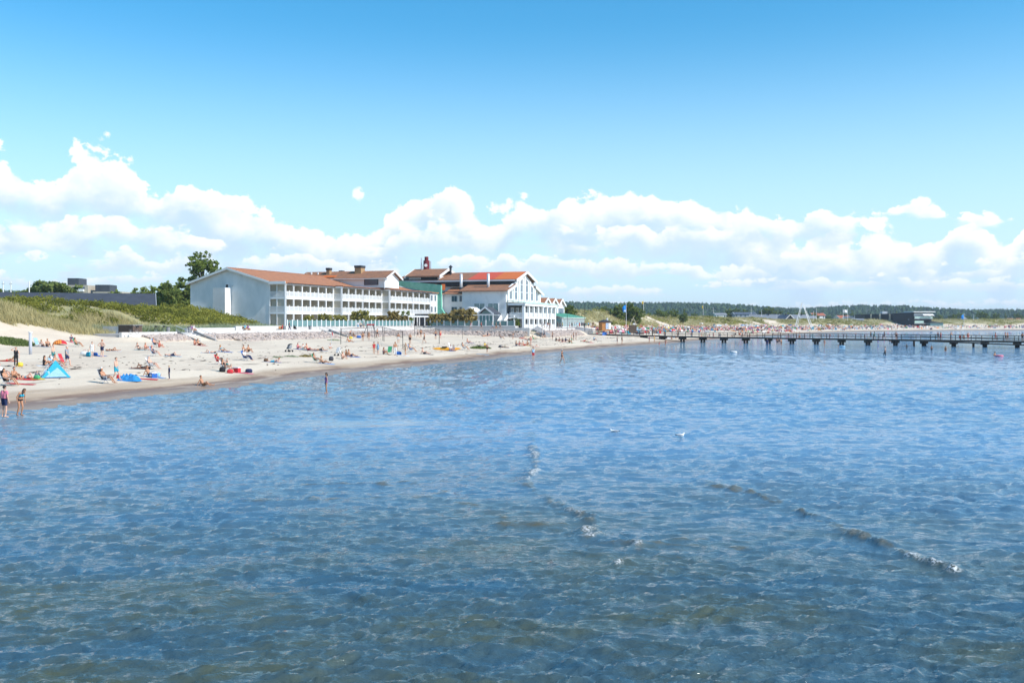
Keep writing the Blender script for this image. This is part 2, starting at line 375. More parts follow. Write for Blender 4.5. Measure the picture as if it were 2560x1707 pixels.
def build_terrain():
    ks = np.concatenate([np.array([-2500,-1500,-900,-600,-450,-350,-300,-260,-220]), np.arange(-200,-140,4), np.arange(-140, 130, 1.0), np.arange(130, 340, 2.0), np.arange(340, 700, 4.0), np.array([700,720,750,800,860,930,1000,1200,1500,2000,3000,4500,6000])])
    ds = np.concatenate([np.array([-1500,-400,-100,-40,-20,-12]), np.arange(-8, 8, .4), np.arange(8, 64, .7), np.arange(64, 125, 1.3), np.arange(125, 200, 5), np.array([210,230,260,300,360,450,600,800,1100,1500,2200,3500,6000])])
    KK, DD = np.meshgrid(ks, ds, indexing='ij')
    QQ = shoreq(KK)-DD
    Z = terr(KK, QQ)
    X = OX+UX*KK+UY*QQ; Y = OY+UY*KK-UX*QQ
    v = np.stack([X, Y, Z], -1).reshape(-1, 3)
    a, b = KK.shape; idx = np.arange(a*b).reshape(a, b)
    f = np.stack([idx[:-1,:-1], idx[:-1,1:], idx[1:,1:], idx[1:,:-1]], -1).reshape(-1, 4)
    m = bpy.data.materials.new('beach_sand'); m.use_nodes = True; nt = m.node_tree; N = nt.nodes; L = nt.links; bs = N['Principled BSDF']
    def attr(n):
        q = N.new('ShaderNodeAttribute'); q.attribute_name = n; return q.outputs['Fac']
    def Mx(a, b, fac):
        n = N.new('ShaderNodeMix'); n.data_type = 'RGBA'
        for s, x in (('A', a), ('B', b)):
            if isinstance(x, tuple): n.inputs[s].default_value = (*x, 1)
            else: L.new(x, n.inputs[s])
        L.new(fac, n.inputs['Factor']); return n.outputs['Result']
    def MR(x, a, b, c=0., d=1.):
        n = N.new('ShaderNodeMapRange'); n.interpolation_type = 'SMOOTHSTEP'; L.new(x, n.inputs[0]); n.inputs[1].default_value = a; n.inputs[2].default_value = b; n.inputs[3].default_value = c; n.inputs[4].default_value = d; return n.outputs[0]
    def MA(op, a, b):
        n = N.new('ShaderNodeMath'); n.operation = op
        for i, x in enumerate((a, b)):
            if isinstance(x, (int, float)): n.inputs[i].default_value = x
            else: L.new(x, n.inputs[i])
        return n.outputs[0]
    def noise(sx, sy, det=6, w=0.):
        c = N.new('ShaderNodeCombineXYZ'); L.new(MA('MULTIPLY', kk, sx), c.inputs[0]); L.new(MA('MULTIPLY', dd, sy), c.inputs[1]); c.inputs[2].default_value = w
        n = N.new('ShaderNodeTexNoise'); n.inputs['Scale'].default_value = 1; n.inputs['Detail'].default_value = det; n.inputs['Roughness'].default_value = .6; L.new(c.outputs[0], n.inputs['Vector']); return n.outputs[0]
    kk = attr('along'); dd = attr('inland'); vg = attr('veg')
    nb = noise(.06, .12, 8, 1.); nf = noise(1.3, 1.3, 4, 2.); ns = noise(.22, 1.1, 7, 3.); nw = noise(.10, .5, 6, 5.)
    sand = Mx((.71,.60,.46), (.60,.495,.38), MR(nb, .38, .66))
    sand = Mx(sand, (.48,.39,.30), MA('MULTIPLY', MR(nf, .5, .75), .45))
    # damp, weed-stained strip along the water, wavy in outline
    de = MA('ADD', dd, MA('MULTIPLY', MA('SUBTRACT', nw, .5), 5.5))
    damp = MR(de, 5.8, 3.4); sand = Mx(sand, (.37,.27,.18), MA('MULTIPLY', damp, .7))
    weed = MA('MULTIPLY', MR(de, 3.5, 2.1), MR(ns, .30, .52)); sand = Mx(sand, (.15,.08,.055), MA('MULTIPLY', weed, .75))
    edge = MR(dd, 1.5, .3); sand = Mx(sand, (.30,.23,.17), MA('MULTIPLY', edge, .9))
    # strand lines of dried weed higher up
    de2 = MA('ADD', dd, MA('MULTIPLY', MA('SUBTRACT', nb, .5), 9))
    for c, w, th in ((15.2, 1.5, .55), (19.5, 2.0, .60), (8.8, .8, .54)):
        band = MR(MA('ABSOLUTE', MA('SUBTRACT', de2, c), 0), w, w*.35)
        sand = Mx(sand, (.17,.13,.10), MA('MULTIPLY', MA('MULTIPLY', band, MR(ns, th, th+.08)), .8))
    # ground between the plants
    nv = noise(.25, .3, 8, 9.); gr = Mx((.33,.29,.13), (.20,.21,.085), MR(nv, .38, .62)); gr = Mx(gr, (.40,.34,.20), MR(nb, .5, .7))
    col = Mx(sand, gr, MA('MULTIPLY', vg, .9))
    far = MR(dd, 110, 150); col = Mx(col, (.10,.13,.05), far)
    L.new(col, bs.inputs['Base Color']); L.new(MR(dd, 1.4, 3.0, .45, .95), bs.inputs['Roughness']); bs.inputs['Specular IOR Level'].default_value = .25
    bp = N.new('ShaderNodeBump'); bp.inputs['Strength'].default_value = .55; bp.inputs['Distance'].default_value = .12
    L.new(nf, bp.inputs['Height']); L.new(bp.outputs[0], bs.inputs['Normal'])
    me = np_mesh('ground', v, f, [m], True, dict(along=KK.ravel(), inland=shore_d(KK, QQ).ravel(), veg=veg_at(KK, QQ).ravel()))
    tag(link('ground', me), 'sand beach rising to grassy dunes', None, None, 'structure')
build_terrain()

# ------------------------------------------------------------------ water
def build_water():
    r = np.concatenate([np.exp(np.arange(math.log(7.5), math.log(75.0), .0040)), np.exp(np.arange(math.log(75.0), math.log(9500.0), .0085))]); na = 660; nrw = len(r)
    th = np.linspace(-math.radians(43), math.radians(43), na)
    R, T = np.meshgrid(r, th, indexing='ij'); X = R*np.sin(T); Y = R*np.cos(T)
    dr = np.gradient(r)[:, None]*np.ones_like(T)
    Z = np.zeros_like(X); rs = np.random.RandomState(3)
    def wp(px, py): Yw = CAMZ*F/(py-HZ); return ((px-1280)/F*Yw, Yw)
    # slack water over the sand bars
    PX = 1280+F*X/np.maximum(Y, .1); PY = HZ+CAMZ*F/np.maximum(Y, .1)
    calm = np.zeros_like(X)
    for cx, cy, rx, ry, st in ((960,1058,330,16,1.0),(1050,1085,420,30,.55),(1000,1180,330,70,.5),(1180,1240,420,60,.5),(1480,1240,380,70,.45),(1700,1330,520,60,.35),(820,1130,330,45,.4),(2250,1330,260,50,.35),(1300,960,200,8,.35)):
        X0, Y0 = wp(cx, cy); e = ((X-X0)/(rx/F*Y0))**2+((Y-Y0)/(ry*Y0*Y0/(CAMZ*F)))**2
        calm = np.maximum(calm, st*np.exp(-e*1.3)*(.55+.9*fbm(X*.3, Y*.3, 7, 3)))
    calm = np.clip(calm, 0, 1)
    patch = (.45+1.1*fbm(X*.09+Y*.03, Y*.15-X*.04, 5, 4))*(1-.72*calm)
    wx = X+.9*(fbm(X*.35, Y*.35, 81, 3)-.5)*2; wy = Y+.9*(fbm(X*.35, Y*.35, 91, 3)-.5)*2
    for i in range(84):
        lam = .22*math.exp(rs.rand()**1.35*math.log(.95/.22))
        ang = math.radians(-90+10+rs.normal()*31)       # travelling mostly towards the camera
        kx, ky = math.cos(ang)*2*math.pi/lam, math.sin(ang)*2*math.pi/lam
        amp = .0057*lam**.5
        ph = kx*wx+ky*wy+rs.rand()*6.28
        s = np.sin(ph); s = (1-np.abs(s))*1.6-.58 if i % 4 == 0 else s
        res = np.clip((lam/dr-2.2)/2.0, 0, 1)
        Z += amp*s*res
    for i in range(30):                                 # longer, lower waves
        lam = 1.5*math.exp(rs.rand()*math.log(4.2/1.5)); ang = math.radians(-90+12+rs.normal()*30); kx, ky = math.cos(ang)*2*math.pi/lam, math.sin(ang)*2*math.pi/lam
        s = np.sin(kx*wx+ky*wy+rs.rand()*6.28); s = (1-np.abs(s))*1.6-.58
        Z += .0062*lam**.8*s*np.clip((lam/dr-2.0)/2.0, 0, 1)*(.30+.70*sst(25, 85, R))
    Z *= patch
    foam = np.zeros_like(Z); crest_face_tint = np.zeros(Z.size)
    # little breaking crests over the sand bars: (photo px polyline) -> on the water
    crests = [([(1310,1215),(1325,1195),(1340,1168),(1332,1130),(1322,1105)], .085, .75), ([(1380,1250),(1415,1275),(1455,1290),(1485,1312),(1478,1342),(1455,1358)], .09, .55), ([(1475,1355),(1530,1358),(1590,1352)], .07, .15), ([(1575,1350),(1600,1366),(1592,1380)], .08, .5),
              ([(1535,1412),(1562,1404),(1590,1410)], .09, .8), ([(1490,1252),(1512,1262)], .05, .4), ([(2266,1388),(2310,1405),(2360,1420),(2412,1440)], .13, 1.0), ([(1960,1268),(2030,1292),(2080,1305)], .07, .2), ([(2110,1330),(2170,1352),(2225,1370)], .11, .25),
              ([(800,1214),(870,1208),(950,1212),(1060,1200)], .06, .2), ([(580,1252),(700,1256),(820,1248)], .06, .1), ([(1030,1250),(1090,1234),(1130,1222)], .06, .25), ([(1210,1312),(1330,1314),(1440,1310)], .06, .1), ([(1270,965),(1320,958),(1365,948)], .06, .1), ([(1325,1060),(1345,1050),(1370,1042)], .06, .25), ([(1730,1205),(1830,1225),(1910,1240)], .05, .1), ([(2010,860),(2055,905),(2065,918)], .04, .2), ([(1255,928),(1290,926)], .04, .1), ([(1690,1390),(1735,1402)], .06, .3), ([(1610,1345),(1680,1352),(1790,1348)], .05, .0), ([(1060,1180),(1070,1176)], .05, .5)]
    crests += [([(1322,1055),(1336,1110),(1340,1165),(1318,1210),(1352,1236),(1402,1265),(1456,1290),(1486,1320),(1470,1356)], .045, .12), ([(1690,1186),(1800,1214),(1900,1236),(2000,1280),(2110,1325),(2240,1375),(2330,1410),(2440,1452)], .05, .12), ([(540,1254),(800,1250),(1050,1240),(1180,1262),(1300,1308),(1440,1312)], .03, .0), ([(700,1216),(850,1210),(1000,1214),(1120,1200)], .03, .1), ([(1480,1355),(1700,1360),(1900,1372)], .03, .0)]
    Xf = X.ravel(); Yf = Y.ravel(); Zf = Z.ravel(); Ff = foam.ravel()
    wob = (fbm(X*1.1, Y*1.1, 33, 3)-.5).ravel(); br = fbm(X*3.2, Y*3.2, 44, 3).ravel()
    for pts, hgt, fo in crests:
        P = [wp(*p) for p in pts]
        x0 = min(p[0] for p in P)-2; x1 = max(p[0] for p in P)+2; y0 = min(p[1] for p in P)-2.5; y1 = max(p[1] for p in P)+2.5
        sel = np.nonzero((Xf > x0) & (Xf < x1) & (Yf > y0) & (Yf < y1))[0]
        best = np.full(len(sel), 9e9); side = np.zeros(len(sel)); tt = np.zeros(len(sel))
        for i, (a, b) in enumerate(zip(P, P[1:])):
            ax, ay = a; bx, by = b; ex, ey = bx-ax, by-ay; l2 = ex*ex+ey*ey
            t = np.clip(((Xf[sel]-ax)*ex+(Yf[sel]-ay)*ey)/l2, 0, 1)
            dx = Xf[sel]-(ax+t*ex); dy = Yf[sel]-(ay+t*ey); d = np.sqrt(dx*dx+dy*dy)
            up = d < best; best[up] = d[up]; side[up] = dy[up]; tt[up] = ((i+t)/(len(P)-1))[up]
        best = np.abs(best+wob[sel]*.5)
        env = np.clip(np.minimum(tt, 1-tt)*6+.25, 0, 1)*np.clip(br[sel]*1.7-.15, .35, 1)
        w = np.where(side < 0, .12, .32)
        Zf[sel] += hgt*.85*env*np.exp(-(best/w)**2)
        crest_face_tint[sel] = np.maximum(crest_face_tint[sel], env*np.exp(-((best)/(.09+.0016*np.hypot(Xf[sel], Yf[sel])))**2)*np.clip(side*0+1, 0, 1))
        Ff[sel] = np.maximum(Ff[sel], fo*env*np.exp(-(best/.15)**2)*np.clip(br[sel]*3-.9, 0, 1))
    v = np.stack([Xf, Yf, Zf], -1); idx = np.arange(nrw*na).reshape(nrw, na)
    f = np.stack([idx[:-1,:-1], idx[:-1,1:], idx[1:,1:], idx[1:,:-1]], -1).reshape(-1, 4)
    kk, qq = toKQ(Xf, Yf); dep = np.clip(-shore_d(kk, qq), 0, 400)
    m = bpy.data.materials.new('sea_water'); m.use_nodes = True; nt = m.node_tree; N = nt.nodes; L = nt.links; bs = N['Principled BSDF']
    tc = N.new('ShaderNodeTexCoord')
    def noise(sc, scale, det=4, rough=.55, dist=0.):
        mp = N.new('ShaderNodeMapping'); mp.inputs['Scale'].default_value = sc; mp.inputs['Rotation'].default_value = (0,0,math.radians(-12)); L.new(tc.outputs['Object'], mp.inputs[0])
        n = N.new('ShaderNodeTexNoise'); n.inputs['Scale'].default_value = scale; n.inputs['Detail'].default_value = det; n.inputs['Roughness'].default_value = rough; n.inputs['Distortion'].default_value = dist
        L.new(mp.outputs[0], n.inputs['Vector']); return n.outputs[0]
    def MR(x, a, b, c=0., d=1.):
        n = N.new('ShaderNodeMapRange'); n.interpolation_type = 'SMOOTHSTEP'; L.new(x, n.inputs[0]); n.inputs[1].default_value = a; n.inputs[2].default_value = b; n.inputs[3].default_value = c; n.inputs[4].default_value = d; return n.outputs[0]
    def Mx(a, b, fac):
        n = N.new('ShaderNodeMix'); n.data_type = 'RGBA'
        for s, x in (('A', a), ('B', b)):
            if isinstance(x, tuple): n.inputs[s].default_value = (*x, 1)
            else: L.new(x, n.inputs[s])
        L.new(fac, n.inputs['Factor']); return n.outputs['Result']
    at_ = N.new('ShaderNodeAttribute'); at_.attribute_name = 'offshore'; fm = N.new('ShaderNodeAttribute'); fm.attribute_name = 'foam'
    bed = noise((.5, 1, 1), .16, 6, .6); bed2 = noise((.55, 1, 1), .30, 6, .66)
    shallow = Mx((.16,.215,.25), (.13,.225,.31), MR(bed, .40, .62))       # sandy bottom and weed seen through
    deep = Mx((.12,.245,.39), (.13,.24,.36), MR(bed, .35, .65))
    col = Mx(shallow, deep, MR(at_.outputs['Fac'], 8, 26))
    near = N.new('ShaderNodeVectorMath'); near.operation = 'LENGTH'; L.new(tc.outputs['Object'], near.inputs[0])
    col = Mx(Mx((.070,.080,.042), (.034,.088,.135), MR(bed2, .30, .70)), col, MR(near.outputs['Value'], 15, 48))
    sl_ = N.new('ShaderNodeAttribute'); sl_.attribute_name = 'crest_face_tint'; col = Mx(col, (.12,.098,.045), MR(sl_.outputs['Fac'], .2, .9, 0, .65))  # olive tint painted along crests, standing in for see-through, less reflecting wave faces
    fz = noise((.8,1,1), 22.0, 4, .7); fo = MR(fm.outputs['Fac'], .10, .6); fo_ = N.new('ShaderNodeMath'); fo_.operation = 'MULTIPLY'; L.new(fo, fo_.inputs[0]); L.new(MR(fz, .44, .58), fo_.inputs[1]); fo = fo_.outputs[0]; col = Mx(col, (.62,.65,.66), fo)
    L.new(col, bs.inputs['Base Color']); bs.inputs['IOR'].default_value = 1.5
    n = N.new('ShaderNodeMapRange'); L.new(fo, n.inputs[0]); n.inputs[3].default_value = .04; n.inputs[4].default_value = .7; L.new(n.outputs[0], bs.inputs['Roughness'])
    # ripples finer than the mesh
    n1 = noise((.5,1,1), 5.0, 5, .62, .5); n2 = noise((.5,1,1), 1.7, 5, .62, .4)
    ca = N.new('ShaderNodeAttribute'); ca.attribute_name = 'calm'; calm_s = MR(ca.outputs['Fac'], 0, 1, 1.0, .16)
    def MA(op, a, b):
        q = N.new('ShaderNodeMath'); q.operation = op
        for i, x in enumerate((a, b)):
            if isinstance(x, (int, float)): q.inputs[i].default_value = x
            else: L.new(x, q.inputs[i])
        return q.outputs[0]
    n3 = noise((.5,1,1), .62, 5, .65, .3)
    h = MA('ADD', MA('ADD', MA('MULTIPLY', n1, .058), MA('MULTIPLY', n2, .085)), MA('MULTIPLY', n3, MR(near.outputs['Value'], 30, 110, 0, .75)))
    bp = N.new('ShaderNodeBump'); bp.inputs['Distance'].default_value = 1.0
    L.new(h, bp.inputs['Height']); L.new(MA('MULTIPLY', calm_s, .95), bp.inputs['Strength']); L.new(bp.outputs[0], bs.inputs['Normal'])
    me = np_mesh('water', v, f, [m], True, dict(offshore=dep, foam=Ff, crest_face_tint=crest_face_tint, calm=calm.ravel()))
    tag(link('water', me), 'rippled blue sea, olive brown in the shallows', None, None, 'structure')
build_water()
# ------------------------------------------------------------------ promenade, terrace, walls
def slab_poly(name, ring_kq, z0, z1, m, label):
    mb = MB(); r = [K(k, q) for k, q in ring_kq]
    mb.hexa([(p[0], p[1], z0) for p in r], [(p[0], p[1], z1) for p in r])
    return tag(mb.build(name, m), label, None, None, 'structure')
slab_poly('promenade', [(-63.4,13.2),(44.6,13.2),(44.6,37.2),(84,37.2),(84,34),(126,33),(126,10),(106,-2),(46,-2),(-63.4,4)], .5, 3.5, M_['paving'], 'pale paved seafront promenade')
slab_poly('hotel_terrace', [(-13,8.3),(43.8,8.9),(45.4,11.5),(45.2,33.5),(75.4,24.5),(75.4,-4),(-13,-4)], 2.8, 4.25, M_['paving'], 'raised terrace in front of the hotel')
def wall(name, pts, thick, zb, zt, label, m='concrete', cat='wall', coping=None):
    t = empty(name, K(*pts[0], zb)); tag(t, label, cat)
    mb = MB(); cp = MB()
    for (k0, q0, z0), (k1, q1, z1) in zip([(*p, zt if len(p) < 3 else p[2])[:3] for p in pts], [(*p, zt if len(p) < 3 else p[2])[:3] for p in pts[1:]]):
        a = Vector(K(k0, q0)); b = Vector(K(k1, q1)); d = (b-a).normalized(); n = Vector((d.y, -d.x, 0))*thick/2
        L = (b-a).length; ns = max(1, int(L/5.2))
        for i in range(ns):                       # cast sections with narrow joints
            p = a+d*(L*i/ns+.012); q = a+d*(L*(i+1)/ns-.012); zz0 = z0+(z1-z0)*i/ns; zz1 = z0+(z1-z0)*(i+1)/ns
            mb.hexa([(p+n)[:2]+(zb,), (q+n)[:2]+(zb,), (q-n)[:2]+(zb,), (p-n)[:2]+(zb,)], [(p+n)[:2]+(zz0,), (q+n)[:2]+(zz1,), (q-n)[:2]+(zz1,), (p-n)[:2]+(zz0,)])
    mb.build('wall_body', M_[m], t)
    return t
wall('sea_wall', [(-63.8,13.5),(-52,13.5)], .45, 1.4, 3.72, 'pale concrete sea wall beside the parked bicycles at the dune end')
wall('sea_wall', [(-47.2,13.5),(-9.7,13.5)], .45, 1.4, 3.80, 'long pale concrete sea wall above the riprap in front of the balcony wing')
wall('sea_wall', [(-6.2,13.5),(44.4,13.5),(44.4,37.4)], .45, 1.6, 3.85, 'pale sea wall in front of the glass screens and small pavilion')
wall('sea_wall', [(49.4,37.5),(83.6,37.5)], .45, 1.4, 3.62, 'low pale sea wall under the two storey veranda')
wall('seat_wall', [(-41,7.0),(-28.5,7.4)], .5, 3.3, 4.18, 'low pale retaining wall with grassy bank behind, left stretch')
wall('seat_wall', [(-28.4,7.5),(-13.2,8.6)], .5, 3.3, 4.45, 'taller pale retaining wall behind the bench of the blue shirted person')
# brown retaining block by the bicycles
t = empty('wooden_bin_store', K(-56.5, 9, 3.5)); tag(t, 'brown boarded box set into the dune behind the bicycles', 'bin store')
mb = MB(); mb.kbox(-57.4,-55.4,7.8,10.3,3.0,4.62); mb.build('box_body', M_['woodbrown'], t)
mb = MB(); mb.kbox(-57.5,-55.3,7.7,10.4,4.62,4.72); mb.build('lid', M_['greyslab'], t)
mb = MB(); mb.kbox(-57.3,-57.1,5.0,7.75,3.0,4.5); mb.build('side_slab', M_['concrete'], t)
# steps down to the sand with grey cheek slabs
def steps(k, q, label, n=7, wide=4.0, sgn=1):
    t = empty('beach_steps', K(k, q, 2.0)); tag(t, label, 'steps')
    for e in (0, 1):
        mb = MB(); kk = k+(wide if e else -.25); a = [K(kk, q), K(kk, q+4.2), K(kk, q+4.2), K(kk, q)]
        zs = [1.0, 1.0, 2.35, 3.85]; b = [K(kk+.25, q), K(kk+.25, q+4.2), K(kk+.25, q+4.2), K(kk+.25, q)]
        mb.hexa([(p[0],p[1],z) for p, z in zip(a, zs)], [(p[0],p[1],z) for p, z in zip(b, zs)]); mb.build('cheek_wall', M_['greyslab'], t)
    mb = MB()
    for i in range(n): mb.kbox(k, k+wide, q+i*.55, q+(i+1)*.55, 1.0, 3.5-(i+1)*.2)
    mb.build('treads', M_['concrete'], t)
    for e in (0.15, wide-.15):
        mb = MB(); mb.tube([K(k+e, q-.2, 3.5), K(k+e, q-.2, 4.55), K(k+e, q+4.0, 3.1), K(k+e, q+4.0, 2.1)], .035); mb.tube([K(k+e, q-.2, 4.0), K(k+e, q+4.0, 2.6)], .025)
        mb.build('handrail', M_['steel'], t)
steps(-51.6, 13.3, 'beach steps with grey cheek walls between the dune end wall and the long wall')
steps(-9.5, 13.3, 'beach steps with thin handrails behind the first volleyball net', wide=3.2)
t = empty('beach_ramp', K(46.6, 37.4, 2)); tag(t, 'grey concrete wedge of a ramp below the pavilion', 'ramp')
mb = MB(); a = [K(45,37.8), K(45,41), K(49,41), K(49,37.8)]; mb.hexa([(p[0],p[1],1.2) for p in a], [(p[0],p[1],z) for p, z in zip(a, (3.6,2.3,2.3,4.3))]); mb.build('ramp_body', M_['greyslab'], t)
t = empty('beach_ramp', K(86, 37.4, 2)); tag(t, 'long grey concrete ramp below the glazed conservatory', 'ramp')
mb = MB(); a = [K(84,33.8), K(84,38), K(101,38), K(101,33.8)]; mb.hexa([(p[0],p[1],1.2) for p in a], [(p[0],p[1],z) for p, z in zip(a, (3.7,2.4,3.3,3.9))]); mb.build('ramp_body', M_['greyslab'], t)

# riprap: hundreds of broken stones nobody could count
def rocks():
    ico = bmesh.new(); bmesh.ops.create_icosphere(ico, subdivisions=1, radius=1); bv = np.array([v.co[:] for v in ico.verts]); bf = np.array([[v.index for v in f.verts] for f in ico.faces]); ico.free()
    V = []; Fc = []; n = 0; rs = np.random.RandomState(5)
    def put(k, q, z, r):
        nonlocal n
        s = r*np.array([1, .8+.4*rs.rand(), .55+.3*rs.rand()])*(1+.22*rs.randn(*bv.shape)[:, :1])
        a = rs.rand()*6.28; R = np.array([[math.cos(a), -math.sin(a), 0], [math.sin(a), math.cos(a), 0], [0, 0, 1]])
        V.append((bv*s) @ R.T+np.array(K(k, q, z))); Fc.append(bf+n); n += len(bv)
    for i in range(5200):
        k = -60+rs.rand()*142
        if -52 < k < -47.2 or -9.8 < k < -6: continue
        qw = 13.7 if k < 44.6 else 37.7
        u = rs.rand(); wdt = (4.6 if k > -42 else 2.6) if k < 44.6 else 3.0
        q = qw+.2+u*wdt; kk, qq = np.array([k]), np.array([q]); z = float(terr(kk, qq)[0])
        top = 3.25 if k < 44 else 2.9
        put(k, q, max(z, top-(top-z)*u)-.05, .16+.22*rs.rand())
    for i in range(900):                      # short return along the wall's corner
        q = 14+rs.rand()*23; k = 44.2-rs.rand()*3.6; z = float(terr(np.array([k]), np.array([q]))[0]); u = (44.2-k)/3.6
        put(k, q, max(z, 3.1-(3.1-z)*u)-.05, .16+.2*rs.rand())
    me = np_mesh('riprap', np.concatenate(V), np.concatenate(Fc), [M_['rock']])
    tag(link('riprap', me), 'slope of broken pale pink stones along the foot of the sea wall', 'rocks', None, 'stuff')
rocks()

# fence of glass screens between white posts
def fence(a, b, label, zb=4.25, step=1.75):
    t = empty('glass_fence', K(*a, zb)); tag(t, label, 'fence')
    A = Vector(K(*a)); B = Vector(K(*b)); L = (B-A).length; n = int(L/step); d = (B-A).normalized(); nn = Vector((-d.y, d.x, 0))
    gl = MB(); s = zb
    for i in range(n+1):
        p = A+d*(L*i/n); mb = MB()
        c = [p+d*.11+nn*.09, p-d*.11+nn*.09, p-d*.11-nn*.09, p+d*.11-nn*.09]
        mb.hexa([(x.x,x.y,s) for x in c], [(x.x,x.y,s+1.38) for x in c]); mb.build('post', M_['white'], t)
        if i < n:
            u = p+d*.16; w = A+d*(L*(i+1)/n-.16)
            c = [u+nn*.012, w+nn*.012, w-nn*.012, u-nn*.012]; gl.hexa([(x.x,x.y,s+.10) for x in c], [(x.x,x.y,s+1.22) for x in c])
    gl.build('glass_screen', M_['greenglass'], t)
fence((-12.4,8.0), (43,8.6), 'row of tinted glass wind screens with white posts before the balcony wing')
fence((45.6,12.0), (45.4,33.3), 'row of glass screens with white posts before the small pavilion')

# ------------------------------------------------------------------ the hotel, balcony wing
Z1, Z2, Z3, ZE = 4.25, 7.2, 10.2, 12.95
def windowed(parent, k0, k1, q, z0, z1, depth=.12, seaward=True, nx=1, nz=1, frame='white'):
    """window in a wall whose face looks seaward (+q): frame > pane"""
    fr = MB(); b = .09; s = 1
    fr.kbox(k0, k0+b, q, q+depth, z0, z1); fr.kbox(k1-b, k1, q, q+depth, z0, z1); fr.kbox(k0+b, k1-b, q, q+depth, z1-b, z1); fr.kbox(k0+b, k1-b, q, q+depth, z0, z0+b)
    for i in range(1, nx): kk = k0+(k1-k0)*i/nx; fr.kbox(kk-.035, kk+.035, q+.01, q+depth-.01, z0+b, z1-b)
    for i in range(1, nz): zz = z0+(z1-z0)*i/nz; fr.kbox(k0+b, k1-b, q+.015, q+depth-.015, zz-.035, zz+.035)
    f = fr.build('window', M_[frame], parent)
    g = MB(); g.kbox(k0+b, k1-b, q+.02, q+.05, z0+b, z1-b); pane = g.build('pane', M_['glass'], None); pane.parent = f
    pane.data.transform(Matrix.Translation(-Vector(parent.location)))
    return f
def balcony_wing():
    t = empty('hotel_wing', K(0, 0, Z1)); tag(t, 'long white three storey hotel wing with rows of balconies and brown tiled roof', 'hotel')
    secs = [(0, 20.0, 0.0, 6), (20.0, 40.1, 1.9, 6), (40.1, 64.6, 3.8, 7)]
    QB = -22.4; QA = -3.6
    # body wall: gable end with pitched top
    mb = MB(); apexq = -13.2; ZA = 16.05
    ring = [K(0.1, QA, 2.5), K(0.1, QB, 2.5), K(0.1, QB, ZE+.3), K(0.1, apexq, ZA-.05), K(0.1, QA, ZE+.15)]
    d = Vector(K(76, 0))-Vector(K(0, 0)); mb.prism(ring, d*.005); mb.build('gable_wall', M_['gable'], t)
    mb = MB()
    for (k0, k1, q, n) in secs: mb.kbox(max(k0, .5), k1, q-9.0, q-2.1, 3.5, ZE-.05)
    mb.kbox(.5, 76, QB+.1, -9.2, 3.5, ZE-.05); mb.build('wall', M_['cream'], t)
    mb = MB(); mb.kbox(64.6, 72.4, -5.4, 2.6, 3.5, ZE+.1); mb.build('end_wall', M_['white'], t)
    # roof: two slopes with the eave following the stepped front
    rf = MB(); th = .22
    def slope(pts):
        n = len(pts); rf.hexa([(p[0],p[1],p[2]-th) for p in pts], pts)
    ridge = ZA+.18
    for (k0, k1, q, n) in secs:
        e = ZE+.2-.02*q
        kl = k0-(.55 if k0 == 0 else 0); eb = ZE+.42
        slope([K(kl, q+.45, e), K(k1, q+.45, e), K(k1, -3.3, eb), K(kl, -3.3, eb)]); slope([K(kl, -3.3, eb), K(k1, -3.3, eb), K(k1, apexq, ridge), K(kl, apexq, ridge)])
    slope([K(64.6, 3.1, ZE+.14), K(72.3, 3.1, ZE+.14), K(72.3, -3.3, ZE+.42), K(64.6, -3.3, ZE+.42)]); slope([K(64.6, -3.3, ZE+.42), K(72.3, -3.3, ZE+.42), K(72.3, apexq, ridge), K(64.6, apexq, ridge)])
    slope([K(-.55, apexq, ridge), K(76, apexq, ridge), K(76, QB-.7, ZE+.15), K(-.55, QB-.7, ZE+.15)])
    rf.build('roof', M_['roof'], t)
    rc = MB()
    for i in range(72): rc.kbox(i-.5, i+.46, apexq-.13, apexq+.13, ridge-.02, ridge+.12)
    rc.build('ridge_tiles', M_['roofold'], t)
    # white barge boards on the gable
    mb = MB(); mb.kbox(-.66, -.56, -3.4, .5, ZE-.2, ZE+.36); mb.build('barge_board', M_['white'], t)
    for (q0, z0) in ((-3.4, ZE+.42), (QB-.75, ZE+.2)):
        mb = MB(); a = [K(-.62, q0, z0-.42), K(-.62, apexq, ridge-.40), K(-.62, apexq, ridge+.06), K(-.62, q0, z0+.04)]
        mb.prism(a, d*.0009); mb.build('barge_board', M_['white'], t)
    # side balconies of the gable end (two bays) and stepped faces
    def rail_k(k, q0, q1, z, parent):           # rail along q at given k (facing the camera side)
        mb = MB(); mb.kbox(k-.05, k+.05, q0, q1, z+1.03, z+1.12); mb.kbox(k-.04, k+.04, q0, q1, z+.06, z+.14)
        n = int((q1-q0)/.13)
        for i in range(n): qq = q0+(q1-q0)*(i+.5)/n; mb.kbox(k-.025, k+.025, qq-.03, qq+.03, z+.14, z+1.03)
        return mb.build('balcony_railing', M_['white'], parent)
    def rail_q(q, k0, k1, z, parent):           # rail along the front with raised knob posts
        mb = MB(); mb.kbox(k0, k1, q-.06, q+.04, z+1.02, z+1.12); mb.kbox(k0, k1, q-.05, q+.03, z+.05, z+.15)
        n = int((k1-k0)/.14)
        for i in range(n): kk = k0+(k1-k0)*(i+.5)/n; mb.kbox(kk-.038, kk+.038, q-.035, q+.02, z+.15, z+1.02)
        m_ = (k0+k1)/2; mb.kbox(m_-.09, m_+.09, q-.08, q+.07, z-.05, z+1.34)
        return mb.build('balcony_railing', M_['white'], parent)
    fl = MB(); part = MB()
